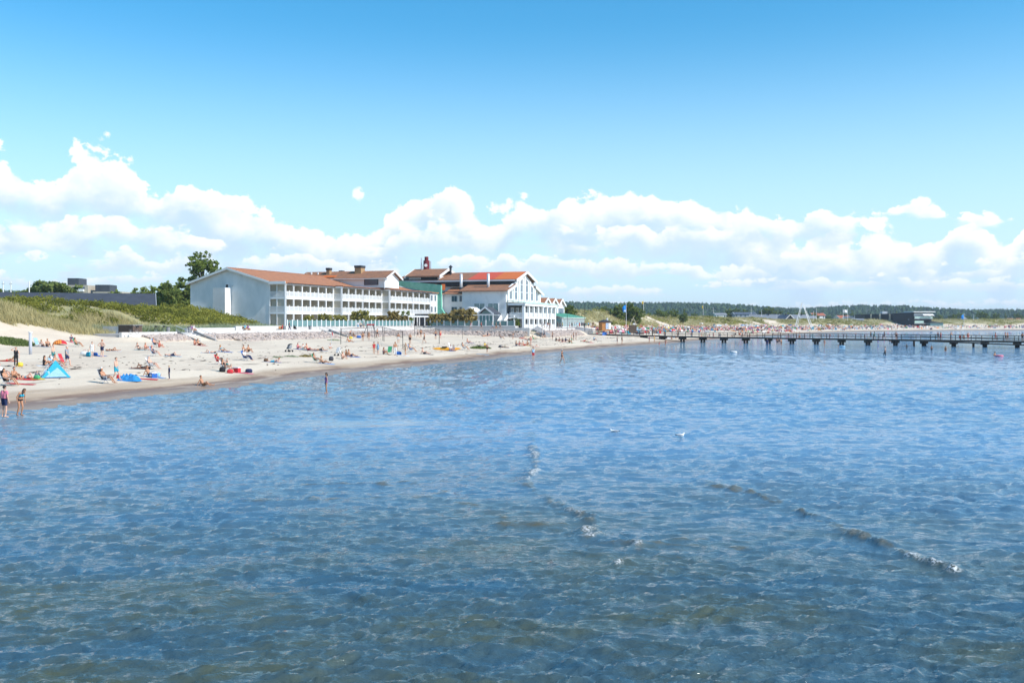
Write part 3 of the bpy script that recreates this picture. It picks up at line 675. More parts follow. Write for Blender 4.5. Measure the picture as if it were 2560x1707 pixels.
    for (k0, k1, q, n) in secs:
        ql = -3.7 if k0 == 0 else q-2.0
        for z in (Z2, Z3): fl.kbox(k0, k1, ql+.02, q+.1, z-.42, z)
        fl.kbox(k0-.02, k1, ql, q+.16, ZE-.32, ZE-.04)
        bay = (k1-k0)/n
        for i in range(n+1):
            kk = k0+bay*i; kk = min(max(kk, k0+.14), k1-.14)
            part.kbox(kk-.06, kk+.06, q-2.05, q-.2, 4.2, ZE-.33)
            col = MB(); col.kbox(kk-.13, kk+.13, q-.18, q+.08, 3.5, ZE-.33); col.build('column', M_['white'], t)
        for i in range(n):
            for z in (Z2, Z3):
                rail_q(q, k0+bay*i+.14, k0+bay*(i+1)-.14, z, t)
        for z in (Z2, Z3):
            rail_k(k0+.05, (-3.55 if k0 == 0 else q-1.85), q-.2, z, t)
        for qq in ((-3.55, -1.85) if k0 == 0 else (q-1.9,)):
            col = MB(); col.kbox(k0+.02, k0+.2, qq-.1, qq+.1, 3.5, ZE-.33); col.build('column', M_['white'], t)
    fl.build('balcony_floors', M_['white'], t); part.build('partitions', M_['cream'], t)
    # balcony doors with glass in the back walls
    for (k0, k1, q, n) in secs:
        bay = (k1-k0)/n
        for i in range(n):
            for z in (Z2, Z3, Z1):
                kk = k0+bay*i+.35
                windowed(t, kk, kk+1.0, q-2.12, z+.05, z+2.15, .10)
    for kk in (65.4, 67.8, 70.2):
        for z in (Z2, Z3): windowed(t, kk, kk+1.25, 2.6, z+.55, z+2.2, .08, nx=2)
    # stair enclosure of white slats on the gable
    mb = MB(); s0, s1 = -15.4, -12.7
    for i in range(17): q = s0+(s1-s0)*i/17; mb.kbox(-2.1, -2.0, q, q+.085, 4, 12.05)
    for z in (12.02,): mb.kbox(-2.12, -1.98, s0-.05, s1, z, z+.1)
    mb.build('stair_screen', M_['white'], t)
    mb = MB(); a = [K(-2.1, s1+.05, 4), K(-.1, s1+.05, 4), K(.09, s1+.05, 12.1), K(-2.1, s1+.05, 12.1)]; mb.prism(a, Vector(K(0,.12))-Vector(K(0,0))); mb.build('screen_side', M_['white'], t)
    mb = MB(); mb.kbox(-1.95, .09, s0+.1, s1-.05, 9.2, 9.35); mb.build('stair_landing', M_['concrete'], t)
    mb = MB(); mb.kbox(-1.2, .09, s0+.15, s1-.1, 4, 11.2); mb.build('gap_shade_box', M_['greyslab'], t)  # grey stair body added to darken the gaps between the slats
    f = MB(); f.kbox(-.02, .09, -13.95, -13.0, 11.9, 13.0); f = f.build('gable_door', M_['white'], t)
    g = MB(); g.kbox(-.05, -.02, -13.75, -13.2, 12.0, 12.8); p = g.build('pane', M_['dark'], None); p.parent = f; p.data.transform(Matrix.Translation(-Vector(t.location)))
    mb = MB(); mb.tube([K(-.02,-12.3,12.55), K(-.15,-12.3,12.55)], .14, 8); mb.build('wall_lamp', M_['steel'], t)
    # fascia and gutters
    mb = MB()
    for (k0, k1, q, n) in secs: mb.kbox(k0+.3, k1, q+.47, q+.58, ZE-.12-.02*q, ZE+.06-.02*q)
    mb.build('gutter', M_['dark'], t)
    mb = MB()
    for k, q in ((.2,.2),(20.1,2.1),(30.1,2.1),(40.3,4.0),(53,4.0),(64.3,4.0)): mb.tube([K(k, q, ZE-.1), K(k, q, 4)], .055, 6)
    mb.build('downpipe', M_['steel'], t)
    # copper clad fire wall across the roof end
    mb = MB(); kf = 72.4; dk = (Vector(K(.9, 0))-Vector(K(0,0)))
    mb.prism([K(kf, apexq, 16.0), K(kf, 2.2, ZE-.2), K(kf, 3.6, ZE-.3), K(kf, 3.6, 15.1), K(kf, 1.4, 15.4), K(kf, apexq, 16.9)], dk)
    mb.prism([K(kf, 1.9, ZE-.2), K(kf, 2.05, 7.4), K(kf, 4.7, 7.4), K(kf, 3.7, 8.9), K(kf, 3.6, ZE-.2)], dk)
    mb.build('copper_fire_wall', M_['copper'], t)
    c = MB(); x, y, z = K(71.5, -11.4, 17.0); c.tube([(x,y,15.4),(x,y,16.6)], .55, 10); c.tube([(x,y,16.6),(x,y,18.3)], .85, 10); c.build('roof_fan', M_['black'], t)
    mb = MB(); mb.kbox(73.3, 84, -6, 1.6, 3.5, ZE-.2); mb.kbox(79.0, 84, 1.6, 17.2, 3.5, ZE-.15); mb.build('link_wall', M_['white'], t)
    mb = MB(); a = [K(73.3,2.1,ZE-.2), K(78.2,2.1,ZE-.2), K(84,-8,ZE+2.4), K(73.3,-8,ZE+2.4)]; mb.hexa(a, [(p[0],p[1],p[2]+.2) for p in a]); a = [K(78.3,1.9,ZE-.15), K(78.3,17.6,ZE-.15), K(86,17.6,ZE+2.2), K(86,1.9,ZE+2.2)]; mb.hexa(a, [(p[0],p[1],p[2]+.2) for p in a]); mb.build('link_roof', M_['roof'], t)
    for q in (4.0, 6.3, 9.2, 11.5, 13.8):
        for z in (Z2, Z3):
            f = MB(); f.kbox(78.9, 79.0, q, q+1.7, z+.5, z+2.2); f = f.build('window', M_['steel'], t)
            g = MB(); g.kbox(78.86, 78.9, q+.1, q+.8, z+.6, z+2.1); g.kbox(78.86, 78.9, q+.9, q+1.6, z+.6, z+2.1); p = g.build('pane', M_['glass'], None); p.parent = f; p.data.transform(Matrix.Translation(-Vector(t.location)))
balcony_wing()

def cross_wing():
    t = empty('hotel_cross_wing', K(40, -5, Z1)); tag(t, 'taller hotel cross wing with white gable dormer rising through the brown roof', 'hotel')
    ka, kb = 38.2, 45.9; km = (ka+kb)/2; ze = 15.6; zr = 17.25; qf = 3.6; qb = -19.5
    mb = MB(); ring = [K(ka, qf, 13.3), K(kb, qf, 13.3), K(kb, qf, ze), K(km, qf, zr-.1), K(ka, qf, ze)]
    mb.prism(ring, Vector(K(0, qb))-Vector(K(0, qf))); mb.build('wall', M_['white'], t)
    rf = MB(); ov = .7
    for s in (-1, 1):
        ke = km+s*(kb-ka+2*ov)/2; a = [K(ke, qf+.7, ze-.25), K(km, qf+.7, zr), K(km, qb, zr), K(ke, qb, ze-.25)]
        rf.hexa(a, [(p[0],p[1],p[2]+.22) for p in a])
    rf.build('roof', M_['roofold'], t)
    for s in (-1, 1):
        ke = km+s*(kb-ka+2*ov+.1)/2; mb = MB(); a = [K(ke, qf+.72, ze-.4), K(km, qf+.72, zr-.15), K(km, qf+.72, zr+.27), K(ke, qf+.72, ze+.02)]; mb.prism(a, Vector(K(0,.12))-Vector(K(0,0))); mb.build('barge_board', M_['white'], t)
    # side window with drainpipe on the camera side
    f = MB(); f.kbox(ka-.06, ka, -1.8, 1.9, 13.9, 15.35); f = f.build('side_window', M_['black'], t)
    g = MB(); g.kbox(ka-.09, ka-.06, -1.6, 1.7, 14.0, 15.25); p = g.build('pane', M_['glass'], None); p.parent = f; p.data.transform(Matrix.Translation(-Vector(t.location)))
    mb = MB(); mb.tube([K(ka-.75, qf+.2, ze-.1), K(ka-.1, qf-.1, ze-.9), K(ka-.1, qf-.1, 13.0)], .09, 6); mb.build('downpipe', M_['steel'], t)
    mb = MB(); mb.kbox(ka-.85, ka-.72, qb, qf+.6, ze-.3, ze-.12); mb.build('gutter', M_['white'], t)
    for (k, q, w, zb, zt, nm, mm, cap) in ((41.4,-4.6,1.05,16.2,18.2,'chimney','brick',1),(40.6,-12.5,.55,16.4,17.75,'chimney','brick',1),(43.5,-10.6,.6,17,17.75,'roof_vent','black',0),(40.4,-17.2,.16,16.3,17.3,'roof_vent','white',0),(40.4,-15.4,.16,16.3,17.2,'roof_vent','white',0)):
        mb = MB(); mb.kbox(k-w, k+w, q-w*.8, q+w*.8, zb, zt); c = mb.build(nm, M_[mm], t)
        if cap:
            g = MB(); g.kbox(k-w-.1, k+w+.1, q-w*.8-.1, q+w*.8+.1, zt, zt+.55); p = g.build('chimney_cap', M_['dark'], None); p.parent = c; p.data.transform(Matrix.Translation(-Vector(t.location)))
    mb = MB(); a = [K(ka-.3, -9.6, 15.72+.16), K(km-2.2, -9.6, 16.45), K(km-2.2, -13.2, 16.45), K(ka-.3, -13.2, 15.72+.16)]; mb.hexa([(p[0],p[1],p[2]) for p in a], [(p[0],p[1],p[2]+.06) for p in a]); mb.build('new_tiles', M_['orange'], t)
    mb = MB(); mb.tube([K(40.5,-18.5,16.3), K(40.5,-18.5,18.4)], .04, 5); mb.tube([K(40.2,-18.5,18.3), K(40.8,-18.5,18.3)], .03, 5); mb.build('aerial', M_['steel'], t)
cross_wing()

SETB = 1.0966        # the hall group stands farther back: built at a smaller scale first, then sized up about the eye point
def seat_back(fn):
    old = set(COL.objects); fn(); new = [o for o in COL.objects if o not in old]; C = Vector((0, 0, CAMZ))
    for o in new:
        if o.type == 'MESH': o.data.transform(Matrix.Scale(SETB, 4))
        if o.parent is None: o.location = C+(o.location-C)*SETB
# ------------------------------------------------------------------ the dining hall with the glazed gable
def hall():
    k0, k1 = 54.0, 83.0; km = 68.5; qf = 28.3; ZR = 17.8; zl = 12.8
    t = empty('hotel_hall', K(km, qf, 3.5)); tag(t, 'hotel dining hall with tall glazed white gable and patches of orange new tiles', 'hotel')
    sl = (ZR-zl)/14.5
    mb = MB(); mb.kbox(k0, k0+.35, 16.9, qf-.4, 3.3, zl-.05); mb.build('side_wall', M_['hallwall'], t)
    # gable front, pitched
    mb = MB(); mb.prism([K(k0,qf-.4,3.3), K(k1,qf-.4,3.3), K(k1,qf-.4,zl), K(km,qf-.4,ZR-.1), K(k0,qf-.4,zl)], Vector(K(0,.4))-Vector(K(0,0))); mb.build('gable_wall', M_['white'], t)
    mb = MB(); mb.kbox(k0+.4, k1-.2, 16.9, qf-.5, 3.3, zl-.1); mb.kbox(km-7, km+8, -3.8, 16.8, 13.0, zl+1.5); mb.build('core', M_['hallwall'], t)
    rf = MB()
    def slope(ka, za, kb, zb, q0, q1, m=0):
        rf.cur = m; a = [K(ka,q0,za), K(kb,q0,zb), K(kb,q1,zb), K(ka,q1,za)]; rf.hexa(a, [(p[0],p[1],p[2]+.2) for p in a])
    ke = km-8.3; zu = ZR-8.3*sl+.75
    qL = -4.0
    # upper near slope in three coverings: weathered, red, orange; then the far slope and the lower skirts
    for qa, qb, m in ((qf+.8, qf-5.2, 2), (qf-5.2, qf-12.2, 1), (qf-12.2, qL, 0)): slope(ke-.5, zu, km, ZR+.12, qa, qb, m)
    slope(km, ZR+.12, km+8.8, zu, qf+.8, qL, 0)
    slope(k0-.7, zl-.15, ke+.4, zl+6.6*sl-.55, qf+.6, 16.2, 0); slope(km+8, zl+6.4*sl-.5, k1+.7, zl-.15, qf+.6, 3, 0)
    rf.cur = 0
    rf.build('roof', [M_['roofold'], M_['redtile'], M_['orange']], t)
    mb = MB(); mb.kbox(ke, km+8.3, 3, qf-.05, zl+1.6, zu-.04); mb.build('clerestory', M_['dark'], t)
    mb = MB(); mb.kbox(ke-.62, ke-.5, qL, qf+.5, zu-.32, zu+.06); mb.build('eave_board', M_['steel'], t)
    for s in (-1, 1):
        mb = MB(); kq = km+s*8.9; zz = ZR-8.9*sl+.95
        mb.prism([K(kq,qf+.82,zz-.5), K(km,qf+.82,ZR-.2), K(km,qf+.82,ZR+.4), K(kq,qf+.82,zz+.12)], Vector(K(0,.15))-Vector(K(0,0))); mb.build('barge_board', M_['white'], t)
        mb = MB(); kq = km+s*15.3; kr = km+s*7.9; zz = zl-.3; zr = zl+6.6*sl-.6
        mb.prism([K(kq,qf+.62,zz-.35), K(kr,qf+.62,zr-.35), K(kr,qf+.62,zr+.25), K(kq,qf+.62,zz+.25)], Vector(K(0,.15))-Vector(K(0,0))); mb.build('barge_board', M_['white'], t)
    # six tall windows that follow the gable, between pilasters
    wk = [57.2, 61.4, 65.9, 70.3, 74.7, 79.0]
    for kk in wk:
        a, b = kk-1.0, kk+1.0; zb = 10.75
        top = lambda k: ZR-abs(k-km)*sl-1.15
        f = MB()
        for (x0, x1) in ((a, a+.1), (b-.1, b)): f.hexa([K(x0,qf,zb), K(x1,qf,zb), K(x1,qf+.14,zb), K(x0,qf+.14,zb)][::-1], [(*K(x0,qf)[:2],top(x0)), (*K(x1,qf)[:2],top(x1)), (*K(x1,qf+.14)[:2],top(x1)), (*K(x0,qf+.14)[:2],top(x0))][::-1])
        z = zb
        while z < top(kk)-.6: f.kbox(a+.1, b-.1, qf, qf+.13, z, z+.11); z += 1.95
        f.kbox(kk-.05, kk+.05, qf, qf+.12, zb+.1, min(top(kk-.05), top(kk+.05))-.05)
        f = f.build('window', M_['white'], t)
        g = MB(); g.prism([K(a+.1,qf+.02,zb), K(b-.1,qf+.02,zb), K(b-.1,qf+.02,top(b-.1)), K(a+.1,qf+.02,top(a+.1))], Vector(K(0,.05))-Vector(K(0,0))); p = g.build('pane', M_['glass'], None); p.parent = f; p.data.transform(Matrix.Translation(-Vector(t.location)))
    for i, kk in enumerate([55.1]+[(a+b)/2 for a, b in zip(wk, wk[1:])]+[81.2]):
        mb = MB(); mb.kbox(kk-.42, kk+.42, qf, qf+.38, 10.4, ZR-abs(kk-km)*sl-.75); mb.build('pilaster', M_['white'], t)
    # two wide windows low in the side wall
    for q0, q1 in ((20.0, 22.9), (23.6, 26.4)):
        f = MB(); k = k0
        f.kbox(k-.1, k, q0, q0+.1, 6.6, 9.8); f.kbox(k-.1, k, q1-.1, q1, 6.6, 9.8); f.kbox(k-.1, k, q0+.1, q1-.1, 9.7, 9.8); f.kbox(k-.1, k, q0+.1, q1-.1, 6.6, 6.7); f.kbox(k-.08, k, (q0+q1)/2-.05, (q0+q1)/2+.05, 6.7, 9.7)
        f = f.build('side_window', M_['white'], t)
        g = MB(); g.kbox(k-.05, k-.02, q0+.1, q1-.1, 6.7, 9.7); p = g.build('pane', M_['greenglass'], None); p.parent = f; p.data.transform(Matrix.Translation(-Vector(t.location)))
    # pale steel flues and orange vents
    for q in (16.8, 24.0):
        x, y, z = K(k0+3.4, q-1.5, 13.2); c = MB(); c.tube([(x,y,12.6),(x,y,17.2)], .36, 10); c = c.build('flue', M_['steel'], t, True)
        g = MB(); g.box(x-.5,x+.5,y-.5,y+.5,13.3,13.8); p = g.build('flue_base', M_['dark'], None); p.parent = c; p.data.transform(Matrix.Translation(-Vector(t.location)))
    for q in (8.4, 10.6):
        x, y, z = K(k0+3.2, q, 14.0); c = MB(); c.box(x-.4,x+.4,y-.4,y+.4,13.2,14.7); c.build('roof_vent', M_['orange'], t)
    # raised roof lantern at the inland end
    qa, qb = -1.0, 8.6; ka, kb = 59.4, 69.0; kc = 65.5; zz = 16.75
    L0 = MB(); L0.kbox(ka+1.2, kb, qa+.6, qb-.6, 14.5, zz+.2); L0 = L0.build('lantern', M_['white'], t)
    g = MB(); a = [K(ka,qa,zz), K(kc,qa,zz+2.1), K(kc,qb,zz+2.1), K(ka,qb,zz)]; g.hexa(a, [(p[0],p[1],p[2]+.22) for p in a]); a = [K(kc,qa,zz+2.1), K(kb+4,qa,zz+.6), K(kb+4,qb,zz+.6), K(kc,qb,zz+2.1)]; g.hexa(a, [(p[0],p[1],p[2]+.22) for p in a])
    p = g.build('lantern_roof', M_['roofold'], None); p.parent = L0; p.data.transform(Matrix.Translation(-Vector(t.location)))
    for q in (qa-.05, qb+.03):
        g = MB(); g.prism([K(ka-.1,q,zz-.35), K(kc,q,zz+1.75), K(kc,q,zz+2.4), K(ka-.1,q,zz+.3)], Vector(K(0,.14))-Vector(K(0,0))); g.prism([K(kb+4,q,zz+.2), K(kc,q,zz+1.75), K(kc,q,zz+2.4), K(kb+4,q,zz+.85)], Vector(K(0,.14))-Vector(K(0,0)))
        p = g.build('lantern_barge_board', M_['white'], None); p.parent = L0; p.data.transform(Matrix.Translation(-Vector(t.location)))
    g = MB(); g.kbox(ka+1.12, ka+1.19, 3.0, qb-1, 15.4, zz-.1); p = g.build('lantern_window', M_['dark'], None); p.parent = L0; p.data.transform(Matrix.Translation(-Vector(t.location)))
    # tall dark red stack with aerials, and a cowl
    x, y, z = K(66, 2.2, 17); c = MB(); c.tube([(x,y,16.5),(x,y,21.3)], .82, 10); c.tube([(x,y,21.3),(x,y,22.3)], .52, 10); c = c.build('stack', M_['darkred'], t)
    for dx, dy, a0, a1 in ((-1.35,0,19.0,22.0),(-1.1,-.8,18.4,20.2),(1.1,-.4,19.4,21.1),(-1.4,.6,18.0,20.6),(1.05,.5,18.3,19.6)):
        g = MB(); g.box(x+dx-.16,x+dx+.16,y+dy-.1,y+dy+.1,a0,a1); p = g.build('aerial_panel', M_['steel'], None); p.parent = c; p.data.transform(Matrix.Translation(-Vector(t.location)))
    g = MB(); g.tube([(x-.1,y-.95,20.0),(x-.1,y-.82,20.0)], .42, 10); p = g.build('dish', M_['white'], None); p.parent = c; p.data.transform(Matrix.Translation(-Vector(t.location)))
    x, y, z = K(66, 9.0, 17); c = MB(); c.tube([(x,y,16.5),(x,y,19.3)], .26, 8); c.tube([(x,y,19.5),(x,y,20.0)], [.6,.05], 8); c.tube([(x,y,19.3),(x,y,19.5)], .4, 8); c.build('cowl', M_['dark'], t)
seat_back(hall)

# ------------------------------------------------------------------ veranda on two floors
def veranda():
    k0, k1, q0, q1 = 54.3, 82.0, 28.75, 32.9; zb, z2, zr = 3.5, 6.35, 9.75
    t = empty('veranda', K(k0, q1, zb)); tag(t, 'two storey white veranda with square columns and picket rails facing the beach', 'veranda')
    mb = MB(); mb.kbox(k0, k1, q0, q1, z2-.35, z2); mb.build('upper_floor', M_['white'], t)
    mb = MB(); a = [K(k0-.5,q0,zr+.55), K(k0-.5,q1+.5,zr), K(k1+.4,q1+.5,zr), K(k1+.4,q0,zr+.55)]; mb.hexa(a[::-1], [(p[0],p[1],p[2]+.14) for p in a[::-1]]); mb.build('roof', M_['palegreen'], t)
    mb = MB(); mb.kbox(k0-.3, k1+.3, q1-.05, q1+.3, zr-.62, zr-.02); mb.kbox(k0-.3, k0-.05, q0, q1-.1, zr-.5, zr-.02); mb.build('fascia', M_['white'], t)
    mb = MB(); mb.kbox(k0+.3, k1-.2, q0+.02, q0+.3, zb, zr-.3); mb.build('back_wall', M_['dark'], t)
    n = 8; cols = []
    for i in range(n):
        k = k0+.35+(k1-k0-.7)*i/(n-1); cols.append(k)
        for za, zc in ((zb-.2, z2-.35), (z2, zr-.62)):
            mb = MB(); mb.kbox(k-.34, k+.34, q1-.62, q1, za, zc); mb.build('column', M_['white'], t)
    def picket(fn, L, z, nm='railing'):
        mb = MB(); fn(mb, 0, L, .0, .07, z+.95, z+1.03); fn(mb, 0, L, .0, .07, z+.1, z+.18); m = int(L/.2)
        for i in range(m): x = L*(i+.5)/m; fn(mb, x-.062, x+.062, .07, .10, z+.02, z+1.16)
        return mb.build(nm, M_['white'], t)
    for ka, kb in zip(cols, cols[1:]):
        for z in (zb, z2): picket(lambda mb, x0, x1, y0, y1, a, b: mb.kbox(ka+.36+x0, ka+.36+x1, q1-.3+y0, q1-.3+y1, a, b), kb-ka-.72, z)
    picket(lambda mb, x0, x1, y0, y1, a, b: mb.kbox(k0+.05-y1+.1, k0+.05-y0+.1, q0+.3+x0, q0+.3+x1, a, b), q1-q0-1.0, z2)
    # bays of glass and doorways behind, on both floors
    for i in range(7):
        for z in (zb, z2):
            if i % 2 == 0 or z == z2: windowed(t, cols[i]+.7, cols[i+1]-.7, q0+.3, z+.2, z+2.35, .08, nx=3, nz=2)
    # stairs from the upper floor down to the garden side
    mb = MB()
    for i in range(12): mb.kbox(k0-3.9+i*.32, k0-3.58+i*.32, q0-1.6, q0-.1, z2-.2-(12-i)*.18, z2-(12-i)*.18)
    mb.build('stair', M_['white'], t)
    for q in (q0-1.66, q0-.06):
        mb = MB(); dd = Vector(K(0,.08))-Vector(K(0,0)); a = [K(k0-4,q,z2-2.3), K(k0,q,z2-.1), K(k0,q,z2+1.0), K(k0-4,q,z2-1.2)]; mb.prism(a, dd); mb.build('stair_panel', M_['white'], t)
seat_back(veranda)

def sawtooth():
    t = empty('annex', K(83, 28, 3.5)); tag(t, 'white annex with a zigzag of three small gables and red tiles', 'building')
    qf = 28.6; ka = 83.3; w = 7.4; ze = 10.0; zt = 11.7
    mb = MB(); mb.kbox(ka, ka+3*w+.4, 12, qf, 3.3, ze); mb.build('wall', M_['white'], t)
    for i in range(3):
        a = ka+.2+i*w; m = a+w/2; b = a+w
        mb = MB(); mb.prism([K(a,qf-.3,ze), K(b,qf-.3,ze), K(m,qf-.3,zt-.1)], Vector(K(0,.32))-Vector(K(0,0))); mb.build('gable', M_['white'], t)
        rf = MB()
        for (x, y) in ((a, m), (m, b)):
            za = ze if x == a else zt; zb2 = zt if x == a else ze
            p = [K(x,qf+.5,za), K(y,qf+.5,zb2), K(y,12,zb2), K(x,12,za)]; rf.hexa(p, [(u[0],u[1],u[2]+.18) for u in p])
        rf.build('roof', M_['redtile'] if i == 9 else M_['roof'], t)
        bb = MB()
        for s, (x, y) in ((0, (a-.1, m)), (1, (m, b+.1))):
            za = ze-.15 if s == 0 else zt; zb2 = zt if s == 0 else ze-.15
            bb.prism([K(x,qf+.52,za-.3), K(y,qf+.52,zb2-.3), K(y,qf+.52,zb2+.24), K(x,qf+.52,za+.24)], Vector(K(0,.14))-Vector(K(0,0)))
        bb.build('barge_board', M_['white'], t)
        windowed(t, a+.8, b-.8, qf, 7.3, 9.3, .1, nx=4, nz=1)
seat_back(sawtooth)
def conservatory():
    k0, k1, q0, q1 = 83.2, 107.0, 28.9, 34.2; zb, zt = 3.4, 6.3
    t = empty('conservatory', K(k0, q1, zb)); tag(t, 'low glazed conservatory with pale green sheet roof beside the veranda', 'conservatory')
    mb = MB(); a = [K(k0,q0,zt+1.25), K(k0,q1+.5,zt+.05), K(k1+.5,q1+.5,zt+.05), K(k1+.5,q0,zt+1.25)]; mb.hexa(a[::-1], [(p[0],p[1],p[2]+.12) for p in a[::-1]]); mb.build('roof', M_['palegreen'], t)
    mb = MB()
    for i in range(17):
        k = k0+(k1-k0)*i/16; a = [K(k,q0,zt+1.38), K(k,q1+.5,zt+.18), K(k+.14,q1+.5,zt+.18), K(k+.14,q0,zt+1.38)]; mb.hexa(a[::-1], [(p[0],p[1],p[2]+.09) for p in a[::-1]])
    mb.build('roof_ribs', M_['copper'], t)
    mb = MB(); mb.kbox(k0, k1, q1-.14, q1-.05, zb, zt); mb.kbox(k0+.1, k0+.16, q0, q1-.2, zb, zt); mb.build('glazing', M_['greenglass'], t)
    mb = MB(); mb.kbox(k0, k1, q1-.05, q1+.1, zb, zb+.55); mb.kbox(k0, k1, q1-.05, q1+.1, zt-.25, zt); mb.kbox(k0-.02, k0+.1, q0, q1-.2, zb, zb+.55); mb.build('sill_band', M_['white'], t)
    for i in range(18):
        k = k0+(k1-k0-.2)*i/17; mb = MB(); mb.kbox(k, k+.2, q1-.05, q1+.12, zb+.55, zt-.25); mb.build('mullion', M_['white'], t)
seat_back(conservatory)
def pavilion():
    t = empty('pavilion', K(49, 24, 4.25)); tag(t, 'small white garden pavilion with twin pointed glass gables', 'pavilion')
    k0, k1 = 46.7, 51.5; zb, ze, zt = 4.25, 6.9, 8.6
    for qa, qb in ((19.6, 23.7), (23.9, 27.6)):
        qm = (qa+qb)/2
        mb = MB()
        for q in (qa, qb-.2): mb.kbox(k0, k0+.2, q, q+.2, zb, ze)
        for q in (qa+.9, qm-.08, qb-1.1): mb.kbox(k0+.03, k0+.15, q, q+.12, zb, ze)
        mb.kbox(k0-.02, k0+.22, qa+.02, qb-.02, ze-.02, ze+.2); mb.build('frame', M_['white'], t)
        g = MB(); g.prism([K(k0+.1,qa+.2,zb), K(k0+.1,qb-.2,zb), K(k0+.1,qb-.2,ze), K(k0+.1,qm,zt-.45), K(k0+.1,qa+.2,ze)], Vector(K(.05,0))-Vector(K(0,0))); g.build('glazing', M_['greenglass'], t)
        rf = MB()
        for s in (-1, 1):
            qe = qm+s*(qb-qa+.6)/2; a = [K(k0-.6,qe,ze+.1), K(k0-.6,qm,zt), K(k1,qm,zt), K(k1,qe,ze+.1)]; rf.hexa(a, [(p[0],p[1],p[2]+.16) for p in a])
        rf.build('roof', M_['slate'] if qa > 22 else M_['white'], t)
        bb = MB()
        for s in (-1, 1):
            qe = qm+s*(qb-qa+.7)/2; bb.prism([K(k0-.62,qe,ze-.1), K(k0-.62,qm,zt-.15), K(k0-.62,qm,zt+.25), K(k0-.62,qe,ze+.3)], Vector(K(-.12,0))-Vector(K(0,0)))
        bb.build('barge_board', M_['white'], t)
seat_back(pavilion)
def pergola(label, k0, k1, q0, q1, z, zb=4.25):
    t = empty('pergola', K(k0, q0, zb)); tag(t, label, 'pergola')
    mb = MB()
    for q in (q0, q1): mb.kbox(k0, k1, q-.09, q+.09, z, z+.24)
    n = max(1, int((k1-k0)/.9))
    for i in range(n+1): k = k0+(k1-k0)*i/n; mb.kbox(k-.04, k+.04, q0-.4, q1+.4, z+.25, z+.42)
    mb.build('beams', M_['white'], t)
    for k in np.linspace(k0+.2, k1-.2, max(2, int((k1-k0)/3.2)+1)):
        for q in (q0, q1): mb = MB(); mb.kbox(k-.09, k+.09, q-.09, q+.09, zb, z); mb.build('post', M_['white'], t)
pergola('white slatted pergola over the climbing shrubs beside the green fire wall', 44.5-2, 59, 5.6, 7.6, 6.4)
pergola('narrow white pergola beam in front of the small pavilion', 45.6, 46.3, 19, 33, 6.5)
t = empty('flat_roof_annex', K(60, 8, 4.25)); tag(t, 'low dark flat roofed annex behind the terrace shrubs', 'building')
mb = MB(); mb.kbox(55, 70, 4.2, 13.6, 4.2, 7.0); mb.build('wall', M_['slate'], t); mb = MB(); mb.kbox(54.6, 70.4, 3.8, 14.0, 7.0, 7.25); mb.build('roof', M_['dark'], t)

# ------------------------------------------------------------------ buildings behind the dune, left
t = empty('long_low_building', (-90, 206, 5)); tag(t, 'long low building with dark slate roof behind the dune', 'building')
A = Vector((-125, 193.5, 0)); B = Vector((-77, 212, 0)); d = (B-A).normalized(); n = Vector((d.y, -d.x, 0))
mb = MB(); a = [A+n*5.6, B+n*5.6, B-n*5.6, A-n*5.6]; mb.hexa([(p.x,p.y,3) for p in a], [(p.x,p.y,8.4) for p in a]); mb.build('wall', M_['woodbrown'], t)
mb = MB(); A2, B2 = A-d, B+d
for s in (1, -1):
    a = [A2+n*6.6*s, B2+n*6.6*s, B2, A2]; z = [8.1, 8.1, 11.0, 11.0]; mb.hexa([(p.x,p.y,zz) for p, zz in zip(a, z)], [(p.x,p.y,zz+.22) for p, zz in zip(a, z)])
mb.build('roof', M_['slate'], t)
mb = MB(); c = B2+n*6.4; mb.hexa([(p.x,p.y,z) for p, z in ((B2+n*6.5,7.9),(B2+d*.1+n*6.5,7.9),(B2+d*.1,10.8),(B2,10.8))], [(p.x,p.y,z) for p, z in ((B2+n*6.5,8.4),(B2+d*.1+n*6.5,8.4),(B2+d*.1,11.3),(B2,11.3))]); mb.build('barge_board', M_['steel'], t)
def apartment(px, Y, w, ztop, label, pent=True):
    x = (px-1280)/F*Y; t = empty('apartment_block', (x, Y, 4)); tag(t, label, 'apartment block'); h = w/2
    mb = MB(); mb.box(x-h, x+h, Y, Y+14, 4, ztop); mb.build('wall', M_['cream'], t)
    if pent:
        mb = MB(); mb.box(x-h*.95, x+h*.05, Y+2, Y+11, ztop, ztop+3.4); mb.build('roof_storey', M_['slate'], t)
    for r in range(3):
        z = ztop-3-3*r
        for i in range(4):
            xx = x-h+1.3+i*(w-2)/4; mb = MB(); mb.box(xx, xx+1.5, Y-.08, Y-.02, z+.7, z+2.1); mb.build('window', M_['glass'], t)
        mb = MB(); mb.box(x+.05*w, x+.35*w, Y-1.4, Y-.1, z-.1, z+1.0); mb.build('balcony', M_['white'], t)
apartment(191, 480, 11, 23.2, 'pale apartment block with dark roof storey left of its neighbour beyond the pines')
apartment(268, 480, 14, 20.0, 'lower pale apartment block with dark roof storey in the gap between trees')
apartment(410, 480, 5, 20.5, 'sliver of a dark topped apartment block behind the bushy tree by the gable')
